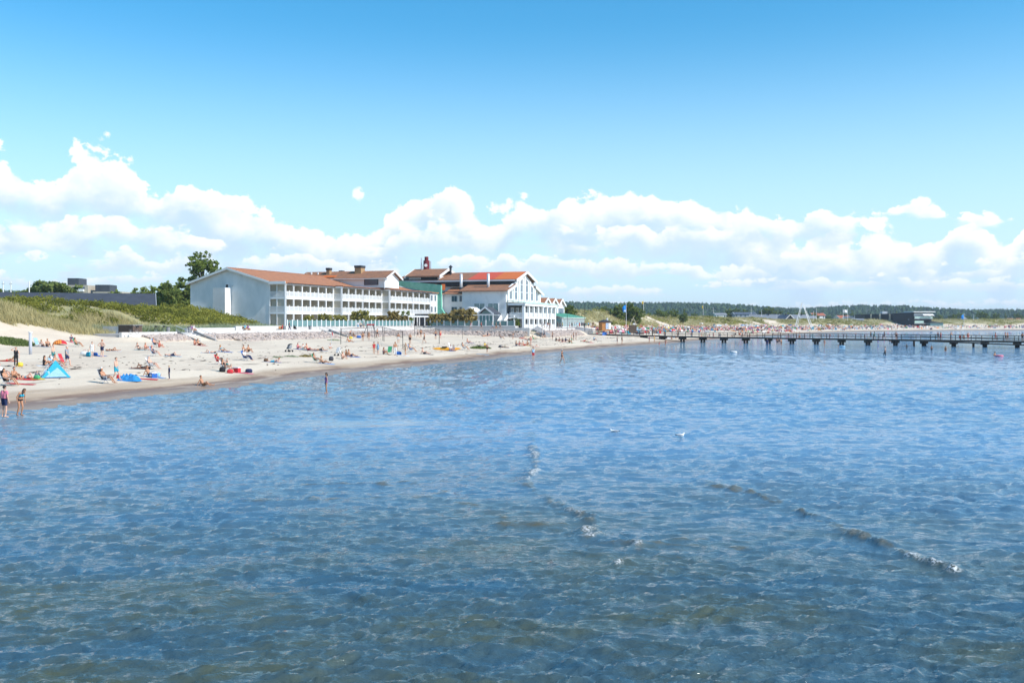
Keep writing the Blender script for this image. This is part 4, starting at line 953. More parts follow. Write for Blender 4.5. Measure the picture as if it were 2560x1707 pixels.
# ------------------------------------------------------------------ vegetation
M_['leaf'] = leafmat('broad_leaves', (.085,.135,.030), (.30,.36,.085), .45)
M_['leafdark'] = leafmat('dark_leaves', (.075,.115,.034), (.26,.31,.08), .45)
M_['pine'] = leafmat('pine_needles', (.08,.125,.04), (.28,.33,.10), .45)
M_['shrub'] = leafmat('rose_thicket_leaves', (.095,.110,.022), (.37,.36,.075), .45)
M_['willow'] = leafmat('sea_buckthorn_leaves', (.10,.12,.055), (.24,.26,.15))
M_['tamarisk'] = leafmat('feathery_tamarisk', (.17,.17,.04), (.40,.36,.11))
M_['tamariskbrown'] = leafmat('browned_tamarisk', (.20,.16,.05), (.41,.32,.13))
M_['grass'] = leafmat('dry_marram_grass', (.33,.285,.125), (.60,.52,.28), .35)
M_['grassgreen'] = leafmat('green_marram_grass', (.09,.13,.035), (.22,.27,.09), .3)
M_['lyme'] = leafmat('bluish_lyme_grass', (.24,.29,.18), (.46,.50,.33), .35)
M_['forest'] = leafmat('distant_conifers', (.03,.06,.03), (.075,.115,.05), .1)

def leaves(C, size, tone, rs, up=.35, asp=.75):
    """one small quad per centre point, turned at random"""
    n = len(C); nrm = rs.randn(n, 3); nrm[:, 2] += up; nrm /= np.linalg.norm(nrm, axis=1)[:, None]
    t = rs.randn(n, 3); t -= (t*nrm).sum(1)[:, None]*nrm; t /= np.linalg.norm(t, axis=1)[:, None]; b = np.cross(nrm, t)
    s = (np.asarray(size)*(.6+.8*rs.rand(n)))[:, None]; a = t*s; b = b*s*asp
    v = np.stack([C-a-b*.3, C+b, C+a-b*.3, C-b], 1).reshape(-1, 3); f = np.arange(4*n).reshape(n, 4)
    return v, f, np.repeat(np.clip(tone, 0, 1), 4)
def crown_mesh(name, mtl, rs, lobes, n, size, fill=.55):
    """crown of leaf clumps: lobes = (centre, radii)"""
    P = []; T = []; w = np.array([r[0]*r[1]*r[2] for c, r in lobes])**.7; w /= w.sum()
    for (c, r), ww in zip(lobes, w):
        m = int(n*ww); nc = max(6, m//26)
        d = rs.randn(nc, 3); d /= np.linalg.norm(d, axis=1)[:, None]; rad = fill+(1-fill)*rs.rand(nc)**.6; rad *= (.82+.36*rs.rand(nc))
        cc = d*rad[:, None]; ct = rs.rand(nc)
        j = rs.randint(0, nc, m); off = rs.randn(m, 3)*.13
        p = cc[j]+off; P.append(np.array(c)+p*np.array(r)); T.append(.25+.45*ct[j]+.3*rs.rand(m))
    P = np.concatenate(P); T = np.concatenate(T)
    v, f, t = leaves(P, np.full(len(P), size), T, rs)
    return np_mesh(name, v, f, [mtl], False, dict(tone=t))
def trunk_mesh(h, r, rs, limbs):
    mb = MB(); mb.tube([(0,0,-.4), (rs.randn()*.05*h*.3, rs.randn()*.05*h*.3, h*.5), (0,0,h)], [r, r*.75, r*.35], 7)
    for (z, e) in limbs: mb.tube([(0,0,z), ((e[0])*.55, e[1]*.55, z+(e[2]-z)*.6), e], [r*.5, r*.3, r*.1], 5)
    me = bpy.data.meshes.new('trunk'); me.from_pydata(mb.v, [], mb.f); me.materials.append(M_['bark'])
    me.polygons.foreach_set('use_smooth', [True]*len(me.polygons)); return me
TREES = {}
def tree_kind(kind):
    if kind in TREES: return TREES[kind]
    rs = np.random.RandomState(abs(sum(ord(c) for c in kind))+1); L = []; limbs = []
    if kind == 'tall':            # open round crown on bare stems
        for i in range(40):
            a = rs.rand()*6.28; ph = math.acos(1-2*rs.rand()); rr = rs.rand()**.45
            L.append(((3.7*rr*math.sin(ph)*math.cos(a), 3.4*rr*math.sin(ph)*math.sin(a), 12.0+2.9*rr*math.cos(ph)), (1.25+.35*rs.rand(), 1.2, 1.0+.3*rs.rand())))
        L += [((-3.1,0,7.6),(.9,.9,.5)), ((-2.5,.4,6.4),(1.0,1,.5)), ((2.9,.2,8.6),(1.0,1,.7))]
        for c, r in L[:12]: limbs.append((4.5+rs.rand()*3, c))
        crown = crown_mesh('crown', M_['leaf'], rs, L, 6500, .19, .35); tr = trunk_mesh(11, .32, rs, limbs)
    elif kind == 'bushy':
        for i in range(13):
            a = rs.rand()*6.28; r = 2.6*math.sqrt(rs.rand()); z = 1.8+rs.rand()*4.6*(1-r/5); L.append(((r*math.cos(a), r*math.sin(a), z), (1.5+.6*rs.rand(), 1.5, 1.2+.5*rs.rand())))
        for c, r in L[:6]: limbs.append((1.2, c))
        crown = crown_mesh('crown', M_['leafdark'], rs, L, 4200, .26, .6); tr = trunk_mesh(4.5, .25, rs, limbs)
    elif kind == 'pine':          # flat topped windswept pine
        for i in range(11):
            a = rs.rand()*6.28; r = 4.2*math.sqrt(rs.rand()); z = 4.6+rs.rand()*1.8+(1-r/4.2)*1.1; L.append(((r*math.cos(a), r*math.sin(a), z), (1.7+.7*rs.rand(), 1.6, .75+.3*rs.rand())))
        for c, r in L[:9]: limbs.append((2.0+rs.rand()*1.5, c))
        crown = crown_mesh('crown', M_['pine'], rs, L, 3600, .26, .5); tr = trunk_mesh(5.5, .28, rs, limbs)
    elif kind == 'grove':         # tall belt tree
        for i in range(16):
            a = rs.rand()*6.28; r = 3.6*math.sqrt(rs.rand()); z = 2.5+rs.rand()*8*(1-.5*r/3.6); L.append(((r*math.cos(a), r*math.sin(a), z), (1.9+.8*rs.rand(), 1.9, 1.5+.6*rs.rand())))
        crown = crown_mesh('crown', M_['leafdark'], rs, L, 2600, .48, .65); tr = trunk_mesh(8, .3, rs, [(3, L[0][0]), (4, L[1][0])])
    elif kind == 'conifer':
        for i in range(8):
            z = 2+i*1.3; r = 2.2*(1-i/9.0)+.25; L.append(((0,0,z),(r,r,.9)))
        crown = crown_mesh('crown', M_['pine'], rs, L, 1300, .42, .6); tr = trunk_mesh(11, .22, rs, [])
    TREES[kind] = (crown, tr); return TREES[kind]
def tree(kind, x, y, z, s, label, group=None, rz=None, sq=1.0, name=None):
    cr, tr = tree_kind(kind); t = empty(name or {'pine': 'pine_tree', 'conifer': 'conifer_tree'}.get(kind, 'broadleaf_tree'), (x, y, z), rnd.random()*6.28 if rz is None else rz); t.scale = (s, s, s*sq)
    tag(t, label, 'tree', group); link('trunk', tr, t); link('crown', cr, t); return t
tree('tall', *at(507, 236, 6.5), 1.0, 'tall open crowned tree standing behind the white hotel gable', rz=.6)
for px, Y, s, lab in ((425, 228, 1.12, 'dark bushy tree touching the left corner of the hotel gable'), (462, 232, 1.3, 'dense dark tree half hidden behind the hotel gable'), (395, 236, 1.02, 'small bushy tree at the right end of the slate roof'), (340, 262, 1.12, 'round bushy tree over the middle of the slate roof'), (372, 266, 1.0, 'low brownish bushy tree right of the round one over the slate roof'), (300, 270, 1.05, 'low bushy tree in front of the lower apartment block'), (255, 275, .98, 'small bush crown left of the lower apartment block'), (4, 270, 1.12, 'dark bushy tree at the left edge behind the white masts')):
    tree('bushy', *at(px, Y, 5), s*1.28, lab)
for px, Y, s, lab in ((82, 262, 1.05, 'brownish pine behind the third white mast'), (130, 258, 1.28, 'tallest flat topped pine behind the slate roof'), (166, 262, 1.0, 'spreading pine left of the taller apartment block'), (212, 258, .72, 'low pine in front of the taller apartment block'), (238, 262, .6, 'lowest pine at the right end of the pine row')):
    tree('pine', *at(px, Y, 5), s*1.15, lab)
for px, lab in ((8, 'leftmost slim white mast behind the slate roof'), (27, 'slim white mast with lamp head, second from the left edge'), (73, 'slim white mast in front of the brownish pine')):
    x, y, z = at(px, 232, 5); t = empty('mast', (x, y, z)); tag(t, lab, 'mast'); mb = MB(); mb.tube([(x,y,z),(x,y,14.6)], .13, 6); mb.build('pole', M_['white'], t)
    if px != 73: mb = MB(); mb.box(x-.35, x+.35, y-.1, y+.1, 14.0, 14.2); mb.build('cross_arm', M_['steel'], t)

# dense dune thickets (nobody could count the bushes), grass as ground cover
def scatter_kq(n, k0, k1, q0, q1, rs):
    return k0+rs.rand(n)*(k1-k0), q0+rs.rand(n)*(q1-q0)
def toXYZ(k, q, z): return np.stack([OX+UX*k+UY*q, OY+UY*k-UX*q, z], -1)
def thicket(name, label, mtl, kq, hgt, wid, per, size, rs, flat=.8):
    k, q, h = kq; n = len(k); z = terr(k, q); C = toXYZ(k, q, z)
    P = []; T = []
    d = rs.randn(n, per, 3); d /= np.linalg.norm(d, axis=2)[:, :, None]; d[:, :, 2] = np.abs(d[:, :, 2])
    r = (.7+.3*rs.rand(n, per))[:, :, None]
    sc = np.stack([wid*h, wid*h, hgt*h], -1)[:, None, :]
    P = (C[:, None, :]+d*r*sc).reshape(-1, 3); T = (np.clip((fbm(k*.35, q*.35, 23)-.5)*2.2+.35, 0, .6)[:, None]+.15*rs.rand(n)[:, None]+.4*rs.rand(n, per)).ravel()
    v, f, t = leaves(P, np.full(len(P), size), T, rs, .6)
    tag(link(name, np_mesh(name, v, f, [mtl], False, dict(tone=t))), label, 'shrubs', None, 'stuff')
rs = np.random.RandomState(17)
def keep(k, q, fn): m = fn(k, q); return k[m], q[m]
def bush_mask(k, q, lo=.47):
    return (fbm(k*.12, q*.16, 131) > lo)
k, q = scatter_kq(5200, -120, 0, -26, 8, rs); qs = np.interp(k, [-120, -85, -66, -50, -30, -8, 0], [-10, -8.5, -2, -.8, -1.2, -.8, .6])
edge = qs+(fbm(k*.12, q*.1, 141)-.5)*7; m = (q < edge) & (q > edge-17) & (veg_at(k, q) > .4) & ((k < -46) & bush_mask(k, q, .49) | (k > -38)); k, q = k[m], q[m]
tall = np.where(k > -30, 1.0, .8+.5*fbm(k*.2, q*.2, 5))
thicket('dune_thicket', 'dense dark green rose thicket covering the dune in front of the hotel', M_['shrub'], (k, q, tall*(.5+1.1*fbm(k*.5, q*.5, 29))*(.7+.5*rs.rand(len(k)))), .95, .85, 46, .135, rs)
def grass(name, label, mtl, k, q, h, w, rs, lean=.35, blades=5):
    n = len(k); kk = np.repeat(k, blades)+rs.randn(n*blades)*.22; qq = np.repeat(q, blades)+rs.randn(n*blades)*.22
    z = terr(kk, qq)-.05; B = toXYZ(kk, qq, z); hh = np.repeat(h, blades)*(.6+.7*rs.rand(n*blades))
    a = rs.rand(n*blades)*6.28; dx = np.stack([np.cos(a), np.sin(a), np.zeros_like(a)], -1)*w
    tip = B+np.stack([rs.randn(n*blades)*lean*hh-.25*hh, rs.randn(n*blades)*lean*hh, hh], -1)
    v = np.stack([B-dx, B+dx, tip], 1).reshape(-1, 3); f = np.arange(len(v)).reshape(-1, 3)
    tn = np.repeat(np.clip(np.repeat(fbm(k*.2, q*.2, 9), blades)*.7+.4*rs.rand(n*blades)-.05, 0, 1), 3)
    tag(link(name, np_mesh(name, v, f, [mtl], False, dict(tone=tn))), label, 'grass', None, 'stuff')
k, q = scatter_kq(9000, -130, -42, -6, 12, rs); m = veg_at(k, q) > .35; k, q = k[m], q[m]
grass('dry_dune_grass', 'tall straw coloured grass on the front of the left dune', M_['grass'], k, q, .75+.5*rs.rand(len(k)), .05, rs)
k, q = scatter_kq(6500, -56, 0, .5, 7.0, rs); m = q > 2.2*fbm(k*.2, q*.2, 77)+.8; k, q = k[m], q[m]
grass('pale_bank_grass', 'pale bluish and straw grass on the bank behind the seat wall', M_['lyme'], k, q, .75+.4*rs.rand(len(k)), .055, rs)
k, q = scatter_kq(2600, -56, 1, 3.8, 7.2, rs); m = fbm(k*.3, q*.3, 87) > .5; k, q = k[m], q[m]
grass('green_bank_grass', 'fresh green tufts along the foot of the grassy bank', M_['grassgreen'], k, q, .8+.3*rs.rand(len(k)), .07, rs)
# right-hand dunes: same plants seen from farther away
def dune_zone(n, kmax, d0, d1):
    k = 92+(kmax-92)*rs.rand(n)**1.35; d = d0+rs.rand(n)*(d1-d0); sl = (shoreq(k+4)-shoreq(k-4))/8; return k, shoreq(k)-d*np.sqrt(1+sl*sl)
k, q = dune_zone(30000, 800, 50, 100); m = veg_at(k, q) > .4; k, q = k[m], q[m]
grass('far_dune_grass', 'straw coloured grass over the dunes along the bay', M_['grass'], k, q, .7+.5*rs.rand(len(k)), .10, rs, blades=4)
k, q = dune_zone(11000, 800, 52, 104); m = (fbm(k*.05, q*.09, 181) > .55) & (veg_at(k, q) > .4); k, q = k[m], q[m]
thicket('far_dune_scrub', 'dark green scrub in patches over the dunes along the bay', M_['shrub'], (k, q, .7+.7*rs.rand(len(k))), .75, .95, 13, .30, rs)
k, q = scatter_kq(1500, 96, 205, -34, 26, rs); d = shore_d(k, q); m = (d > 66) & (d < 112) & (fbm(k*.06, q*.08, 191) > .40); k, q = k[m], q[m]
thicket('grey_willow_scrub', 'silvery green scrub on the dune ridge behind the conservatory', M_['willow'], (k, q, 1.0+.9*rs.rand(len(k))), 1.15, 1.1, 30, .26, rs)
def patch(px, py, r, n, label, mtl='grassgreen', h=.3, Y=None):
    x, y, z = ray_ground(px, py); kc, qc = toKQ(x, y)
    a = rs.rand(n)*6.28; rr = r*np.sqrt(rs.rand(n)); k = kc+rr*np.cos(a)*1.2; q = qc+rr*np.sin(a)
    B = toXYZ(k, q, terr(k, q)); hh = h*(1-.7*rr/r)*(.6+.8*rs.rand(n)); dx = rs.randn(n, 3)*.05; dx[:, 2] = 0
    tip = B+np.stack([rs.randn(n)*.12, rs.randn(n)*.12, hh], -1); v = np.stack([B-dx, B+dx, tip], 1).reshape(-1, 3)-np.array([x, y, z])
    o = link('beach_plant', np_mesh('beach_plant', v, np.arange(len(v)).reshape(-1, 3), [M_[mtl]], False, dict(tone=np.repeat(rs.rand(n), 3))), None, (x, y, z))
    tag(o, label, 'plant')
patch(28, 857, 2.3, 1500, 'low green plant mound on the sand left of the grey post', h=.5)
patch(48, 861, 1.5, 800, 'small yellow green plant mound just left of the grey post', h=.35)
patch(730, 892, .8, 200, 'small flat tuft on the sand below the grey stroller', 'lyme', .2); patch(765, 892, .7, 200, 'tuft of olive grass beside the lounging pair', 'tamariskbrown', .35); patch(694, 894, .6, 150, 'tiny flat tuft near the man lying in blue shorts', 'lyme', .15)
patch(1196, 871, 1.3, 600, 'green beach plant beside the orange kayak', h=.55); patch(1212, 871, 1.0, 500, 'bright green plant where the person in yellow sits', h=.45)
patch(835, 851, 1.1, 250, 'pale tuft of grass by the leaning flag pole', 'lyme', .3); patch(866, 834, 1.0, 250, 'pale tuft of grass on the stones behind the volleyball net', 'lyme', .3); patch(1340, 836, 1.2, 250, 'flat green tuft on the sand below the veranda', 'lyme', .25)

# terrace shrubs: rounded feathery tamarisks, one thing each
SH = {}
def shrub_mesh(kind, mtl):
    if kind not in SH:
        r_ = np.random.RandomState(40+len(SH)); L = []
        for i in range(10): a = r_.rand()*6.28; rr = .75*math.sqrt(r_.rand()); L.append(((rr*math.cos(a), rr*math.sin(a), .45+r_.rand()*1.15*(1-rr*.5)), (.55, .55, .45)))
        SH[kind] = (crown_mesh('foliage', M_[mtl], r_, L, 1500, .12, .5), trunk_mesh(1.1, .06, r_, [(.2, (.4,.2,.9)), (.2, (-.4,.1,.9)), (.3, (.1,-.4,1.0))]))
    return SH[kind]
def shrub(px, k_off, s, kind, mtl, label, sq=1.0):
    fo, st = shrub_mesh(kind, mtl)
    # on the terrace, just behind the glass screens
    best = None
    for kk in np.arange(-12, 60, .25):
        qq = k_off if kk < 44 else None
        if qq is None: continue
        x, y, _ = K(kk, qq); p = 1280+F*x/y
        if best is None or abs(p-px) < best[0]: best = (abs(p-px), x, y)
    if best[0] > 6:
        for qq in np.arange(12, 34, .25):
            x, y, _ = K(46.6, qq); p = 1280+F*x/y
            if abs(p-px) < best[0]: best = (abs(p-px), x, y)
    t = empty('shrub', (best[1], best[2], 4.2), rnd.random()*6.28); t.scale = (s, s, s*sq); tag(t, label, 'shrub'); link('stems', st, t); link('foliage', fo, t)
for px, s, kd, sq, lab in ((776,1.25,'g',1.2,'slim yellow green shrub behind the first glass screens'), (812,1.45,'g',1.2,'drooping yellow green shrub between white columns, second of the row'), (846,1.4,'g',1.15,'yellow green shrub below the shaded balcony bay'), (900,2.0,'g',1.15,'largest yellow green shrub behind the three white shirted strollers'), (932,1.35,'g',1.1,'low olive shrub right of the largest yellow green one'), (955,1.4,'b',1.1,'low brown green shrub in the middle of the balcony front'), (985,1.95,'b',1.15,'tall brownish shrub in front of the last balcony section'), (1012,1.45,'b',1.1,'brownish shrub left of the climber covered pergola'),
                            (1040,1.7,'d',1.2,'dark green climber heaped over the white pergola'), (1062,1.35,'d',1.2,'dark green climber hanging at the pergola opening'), (1086,1.7,'b',1.1,'brown shrub right of the pergola opening'), (1112,1.75,'b',1.1,'brown green shrub in front of the flat dark annex'), (1142,2.25,'b',1.1,'big rounded olive shrub left of the small pavilion'), (1172,2.5,'b',1.05,'biggest rounded brown green shrub touching the small pavilion'), (1284,1.0,'w',1.1,'grey leaved bush at the foot of the veranda stairs'), (1297,.7,'d',1.3,'small bright bush at the end of the glass screens')):
    shrub(px, 6.6, s, kd, {'g': 'tamarisk', 'b': 'tamariskbrown', 'd': 'leaf', 'w': 'willow'}[kd], lab, sq)

# ------------------------------------------------------------------ far hills, forest, tree belt
def hills():
    prof = [(-900,735),(-100,722),(43,720),(300,728),(700,742),(1200,748),(1440,750),(1530,752),(1608,751),(1723,752),(1800,756),(1856,762),(1948,766),(2010,764),(2078,758),(2140,757),(2195,762),(2279,769),(2363,770),(2419,768),(2494,772),(2560,776),(2800,782),(3400,795)]
    px = np.arange(-1100, 3600, 9.0); top = np.interp(px, [p for p, y in prof], [y for p, y in prof])
    def ridge(Y0, dep, zfun, nm, lab):
        rows = np.linspace(0, 1, 14); V = []
        for r in rows:
            Y = Y0+dep*r; x = (px-1280)/F*(Y0+dep*.75); z = zfun(r); V.append(np.stack([x*(1+.0*r), np.full_like(x, Y), z], -1))
        V = np.array(V); a, b = V.shape[:2]; idx = np.arange(a*b).reshape(a, b); f = np.stack([idx[:-1,:-1], idx[:-1,1:], idx[1:,1:], idx[1:,:-1]], -1).reshape(-1, 4)
        tag(link(nm, np_mesh(nm, V.reshape(-1, 3), f, [M_['hill']], True)), lab, None, None, 'structure'); return V
    M_['hill'] = mat('forest_floor', (.035,.055,.022), .95, var=.3, scale=.02)
    zt = CAMZ+(HZ-(top+14))/F*2300
    V = ridge(1500, 1100, lambda r: 4+(zt-4)*(math.sin(min(r/.72, 1)*math.pi/2)**1.3 if r < .72 else 1-.35*(r-.72)/.28), 'hills', 'low wooded hills along the horizon')
    # trees standing close over the slopes: one far-off wood
    r_ = np.random.RandomState(9); n = 15000; ri = r_.rand(n)**.8*.78; ci = r_.rand(n)*(len(px)-1)
    a = ri*13; i0 = np.minimum(a.astype(int), 12); fr = (a-i0)[:, None]; j0 = ci.astype(int); fj = (ci-j0)[:, None]
    P = (V[i0, j0]*(1-fj)+V[i0, np.minimum(j0+1, len(px)-1)]*fj)*(1-fr)+(V[i0+1, j0]*(1-fj)+V[i0+1, np.minimum(j0+1, len(px)-1)]*fj)*fr
    m = (P[:, 0] > -1200); P = P[m]; n = len(P)
    h = 5.5+5*r_.rand(n); w = 2.2+2.0*r_.rand(n); cone = r_.rand(n) < .55
    ring = np.array([[math.cos(t), math.sin(t)] for t in np.arange(6)*math.pi/3])
    Vv = np.zeros((n, 14, 3)); 
    jit = 1+.35*r_.randn(n, 6)
    Vv[:, 0:6, :2] = P[:, None, :2]+ring[None]*w[:, None, None]*jit[:, :, None]; Vv[:, 0:6, 2] = (P[:, 2]+h*.15)[:, None]
    w2 = np.where(cone, .55, .95)*w; Vv[:, 6:12, :2] = P[:, None, :2]+ring[None]*w2[:, None, None]*(1+.3*r_.randn(n, 6))[:, :, None]; Vv[:, 6:12, 2] = (P[:, 2]+h*np.where(cone, .5, .68))[:, None]+r_.randn(n, 6)*.5
    Vv[:, 12] = P; Vv[:, 12, 2] += h*np.where(cone, 1.05, .95); Vv[:, 13] = P
    tri = []
    for j in range(6):
        k2 = (j+1) % 6; tri += [(j, k2, 6+k2), (j, 6+k2, 6+j), (6+j, 6+k2, 12)]
    tri = np.array(tri); f = (tri[None]+(np.arange(n)*14)[:, None, None]).reshape(-1, 3)
    tone = np.repeat(r_.rand(n), 14)
    tag(link('distant_forest', np_mesh('distant_forest', Vv.reshape(-1, 3), f, [M_['forest']], False, dict(tone=tone))), 'bluish green forest covering the low hills on the horizon', 'forest', None, 'stuff')
hills()
r_ = np.random.RandomState(23)
big = [(1420,330,1.0,'dark round tree directly right of the zigzag annex'), (1400,380,.85,'dark tree crown peeping over the annex roofs'), (1545,420,1.28,'tall dark tree left of the blue beach flag'), (1568,425,1.45,'tallest dark tree right behind the blue beach flag'), (1592,420,1.15,'dark tree at the right side of the tall clump by the blue flag'), (1660,520,.95,'round mid green tree left of the small yellow flag mast'), (1685,520,.9,'round mid green tree right of the small yellow flag mast'), (1640,500,.7,'small dark tree below the wooded ridge, near the scrub'), (1708,500,.85,'dark pointed tree among the round ones behind the dune'),
       (1822,760,1.75,'tall leafy tree at the left of the belt above the grey houses'), (1838,760,1.8,'tall leafy tree second in the belt above the grey houses'), (1856,765,1.65,'tall narrow tree at the right of that belt group'), (1905,775,1.6,'broad tree above the blue grey house'), (1925,770,2.0,'highest broad tree above the blue grey house'), (1945,775,1.6,'broad tree right of the highest one above the blue grey house'), (1968,780,1.25,'rounded pale green tree left of the white A frame'), (1995,785,1.4,'dark tree behind the legs of the white A frame'), (2035,790,1.3,'dark tree right of the white A frame')]
for px, Y, s, lab in big: tree('grove', *at(px, Y, 4.5), s*.64, lab)
for i in range(52):
    px = 1440+1150*(i+.6*r_.rand())/52; Y = 800+260*r_.rand() if px > 1750 else 560+140*r_.rand()
    kd = 'grove' if r_.rand() < .8 else 'conifer'
    tree(kd, *at(px, Y, 4.5), .68+.38*r_.rand(), 'one of the rounded dark trees in the belt between dunes and wooded hills' if kd == 'grove' else 'one of the pointed conifers in the belt between dunes and wooded hills', 'trees of the belt behind the dunes' if kd == 'grove' else 'conifers of the belt behind the dunes')

# ------------------------------------------------------------------ houses behind the dunes
M_['hgrey'] = mat('grey_house_paint', (.30,.34,.40), .75, var=.15); M_['hred'] = mat('red_roof', (.42,.14,.08), .8, var=.2); M_['hblue'] = mat('blue_slate', (.10,.125,.17), .75, var=.2); M_['hlight'] = mat('light_grey_roof', (.24,.255,.28), .8, var=.12); M_['navy'] = mat('dark_navy_cladding', (.016,.018,.026), .6, var=.3, scale=.6)
def house(px, pyt, Y, w, dpt, label, wallm='white', roofm='hblue', face=0.0, zb=4.0, pitch=.75, chim=True, eave=None):
    if Y < 800: Y *= 1.13; w *= 1.13
    x = (px-1280)/F*Y; zt = CAMZ+(HZ-pyt)/F*Y; t = empty('house', (x, Y, zb), 0); tag(t, label, 'house')
    ze = zt-(dpt/2)*pitch if eave is None else eave; ca, sa = math.cos(face), math.sin(face)
    def R(u, v, z): return (x+u*ca-v*sa, Y+u*sa+v*ca, z)
    h = w/2; g = dpt/2
    mb = MB(); ring = [R(-h,-g,zb), R(-h,g,zb), R(-h,g,ze), R(-h,0,zt-.12), R(-h,-g,ze)]; d = Vector(R(h,0,0))-Vector(R(-h,0,0)); mb.prism(ring, d); mb.build('wall', M_[wallm], t)
    rf = MB()
    for s in (-1, 1):
        a = [R(-h-.5,s*(g+.5),ze-.5*pitch+.05), R(h+.5,s*(g+.5),ze-.5*pitch+.05), R(h+.5,0,zt), R(-h-.5,0,zt)]; rf.hexa(a, [(p[0],p[1],p[2]+.2) for p in a])
    rf = rf.build('roof', M_[roofm], t)
    if chim:
        c = MB(); a = [R(.2*w-.4,-.9,0), R(.2*w+.4,-.9,0), R(.2*w+.4,-.1,0), R(.2*w-.4,-.1,0)]; c.hexa([(p[0],p[1],zt-1) for p in a], [(p[0],p[1],zt+.9) for p in a]); p = c.build('chimney', M_['dark'], None); p.parent = rf; p.data.transform(Matrix.Translation(-Vector(t.location)))
    for e in (-1, 1):
        bb = MB()
        for s in (-1, 1):
            u = e*(h+.55); a = [R(u,s*(g+.55),ze-.5*pitch-.15), R(u,0,zt-.1), R(u,0,zt+.3), R(u,s*(g+.55),ze-.5*pitch+.3)]; bb.prism(a, (Vector(R(e*.12,0,0))-Vector(R(0,0,0))))
        bb.build('barge_board', M_['white'], t)
    for e in (-1, 1):
        for v in (-g*.45, g*.45) if dpt > 5 else (0,):
            fm = MB(); fm.hexa([R(e*h-.05,v-.55,ze-1.9), R(e*h+.05,v-.55,ze-1.9), R(e*h+.05,v+.55,ze-1.9), R(e*h-.05,v+.55,ze-1.9)], [R(e*h-.05,v-.55,ze-.4), R(e*h+.05,v-.55,ze-.4), R(e*h+.05,v+.55,ze-.4), R(e*h-.05,v+.55,ze-.4)]); fm.build('window', M_['glass'], t)
    for u in np.linspace(-h+1.2, h-1.2, max(2, int(w/3))):
        fm = MB(); fm.hexa([R(u-.5,-g-.06,ze-1.9), R(u+.5,-g-.06,ze-1.9), R(u+.5,-g+.04,ze-1.9), R(u-.5,-g+.04,ze-1.9)], [R(u-.5,-g-.06,ze-.5), R(u+.5,-g-.06,ze-.5), R(u+.5,-g+.04,ze-.5), R(u-.5,-g+.04,ze-.5)]); fm.build('window', M_['glass'], t)
    return t
house(1859, 781, 665, 14.1, 7.5, 'blue grey house with long low roof at the left of the row behind the dune', 'hgrey', 'hblue', .1, 3, .35, False)
house(1908, 787, 645, 16.3, 8.8, 'house with pale grey roof and white gable trim left of its blue roofed neighbour', 'white', 'hlight', -.25, 3)
house(1932, 786, 665, 8.5, 8.8, 'house with dark blue roof squeezed between two pale ones', 'white', 'hblue', -.5, 3)
house(1962, 787, 645, 8.5, 9.4, 'dark gabled house with white trim left of the A frame', 'navy', 'hblue', -1.05, 3)
house(1994, 787, 665, 12.7, 8.8, 'house with light grey roof seen through the left leg of the A frame', 'white', 'hlight', -.1, 3)
house(2018, 790, 655, 10.0, 7.5, 'white house with red lower wall seen through the A frame', 'white', 'hlight', .1, 3, .6, False)
house(2042, 783, 720, 9.3, 7.5, 'house with small red roof right of the A frame', 'white', 'hred', .2, 3, .5)
house(2106, 789, 720, 9.3, 7.5, 'red roofed cottage left of the white flag', 'white', 'hred', .3, 3, .5)
house(2128, 791, 700, 10.8, 8.8, 'white cottage with grey roof just right of the white flag', 'white', 'hlight', -.9, 3)
house(2164, 788, 700, 12.1, 9.4, 'grey house with steep white trimmed gable left of the black building', 'hgrey', 'hlight', -.5, 3)
house(2187, 791, 705, 8.0, 8.1, 'house with shiny blue roof touching the black building', 'white', 'hblue', -.8, 3)
house(2141, 797, 625, 6.9, 5.5, 'small white beach pavilion with flat pyramid roof on the dune edge', 'white', 'hlight', .1, 4.5, .25, False)
house(2456, 794, 900, 9.5, 7.1, 'white hut on the dune right of the second blue flag', 'white', 'hlight', .2, 4, .4, False)
house(2402, 793, 940, 6.9, 6.9, 'tiny white roofed house left of the second blue flag', 'white', 'hlight', .3, 4, .4, False)
house(2530, 796, 960, 15.8, 7.9, 'long white house with reddish roof near the right edge', 'white', 'hred', .1, 4, .4, False)
house(1799, 783, 665, 7.1, 6.2, 'small white roofed shed left of the blue grey house', 'white', 'hlight', .2, 3, .4, False)

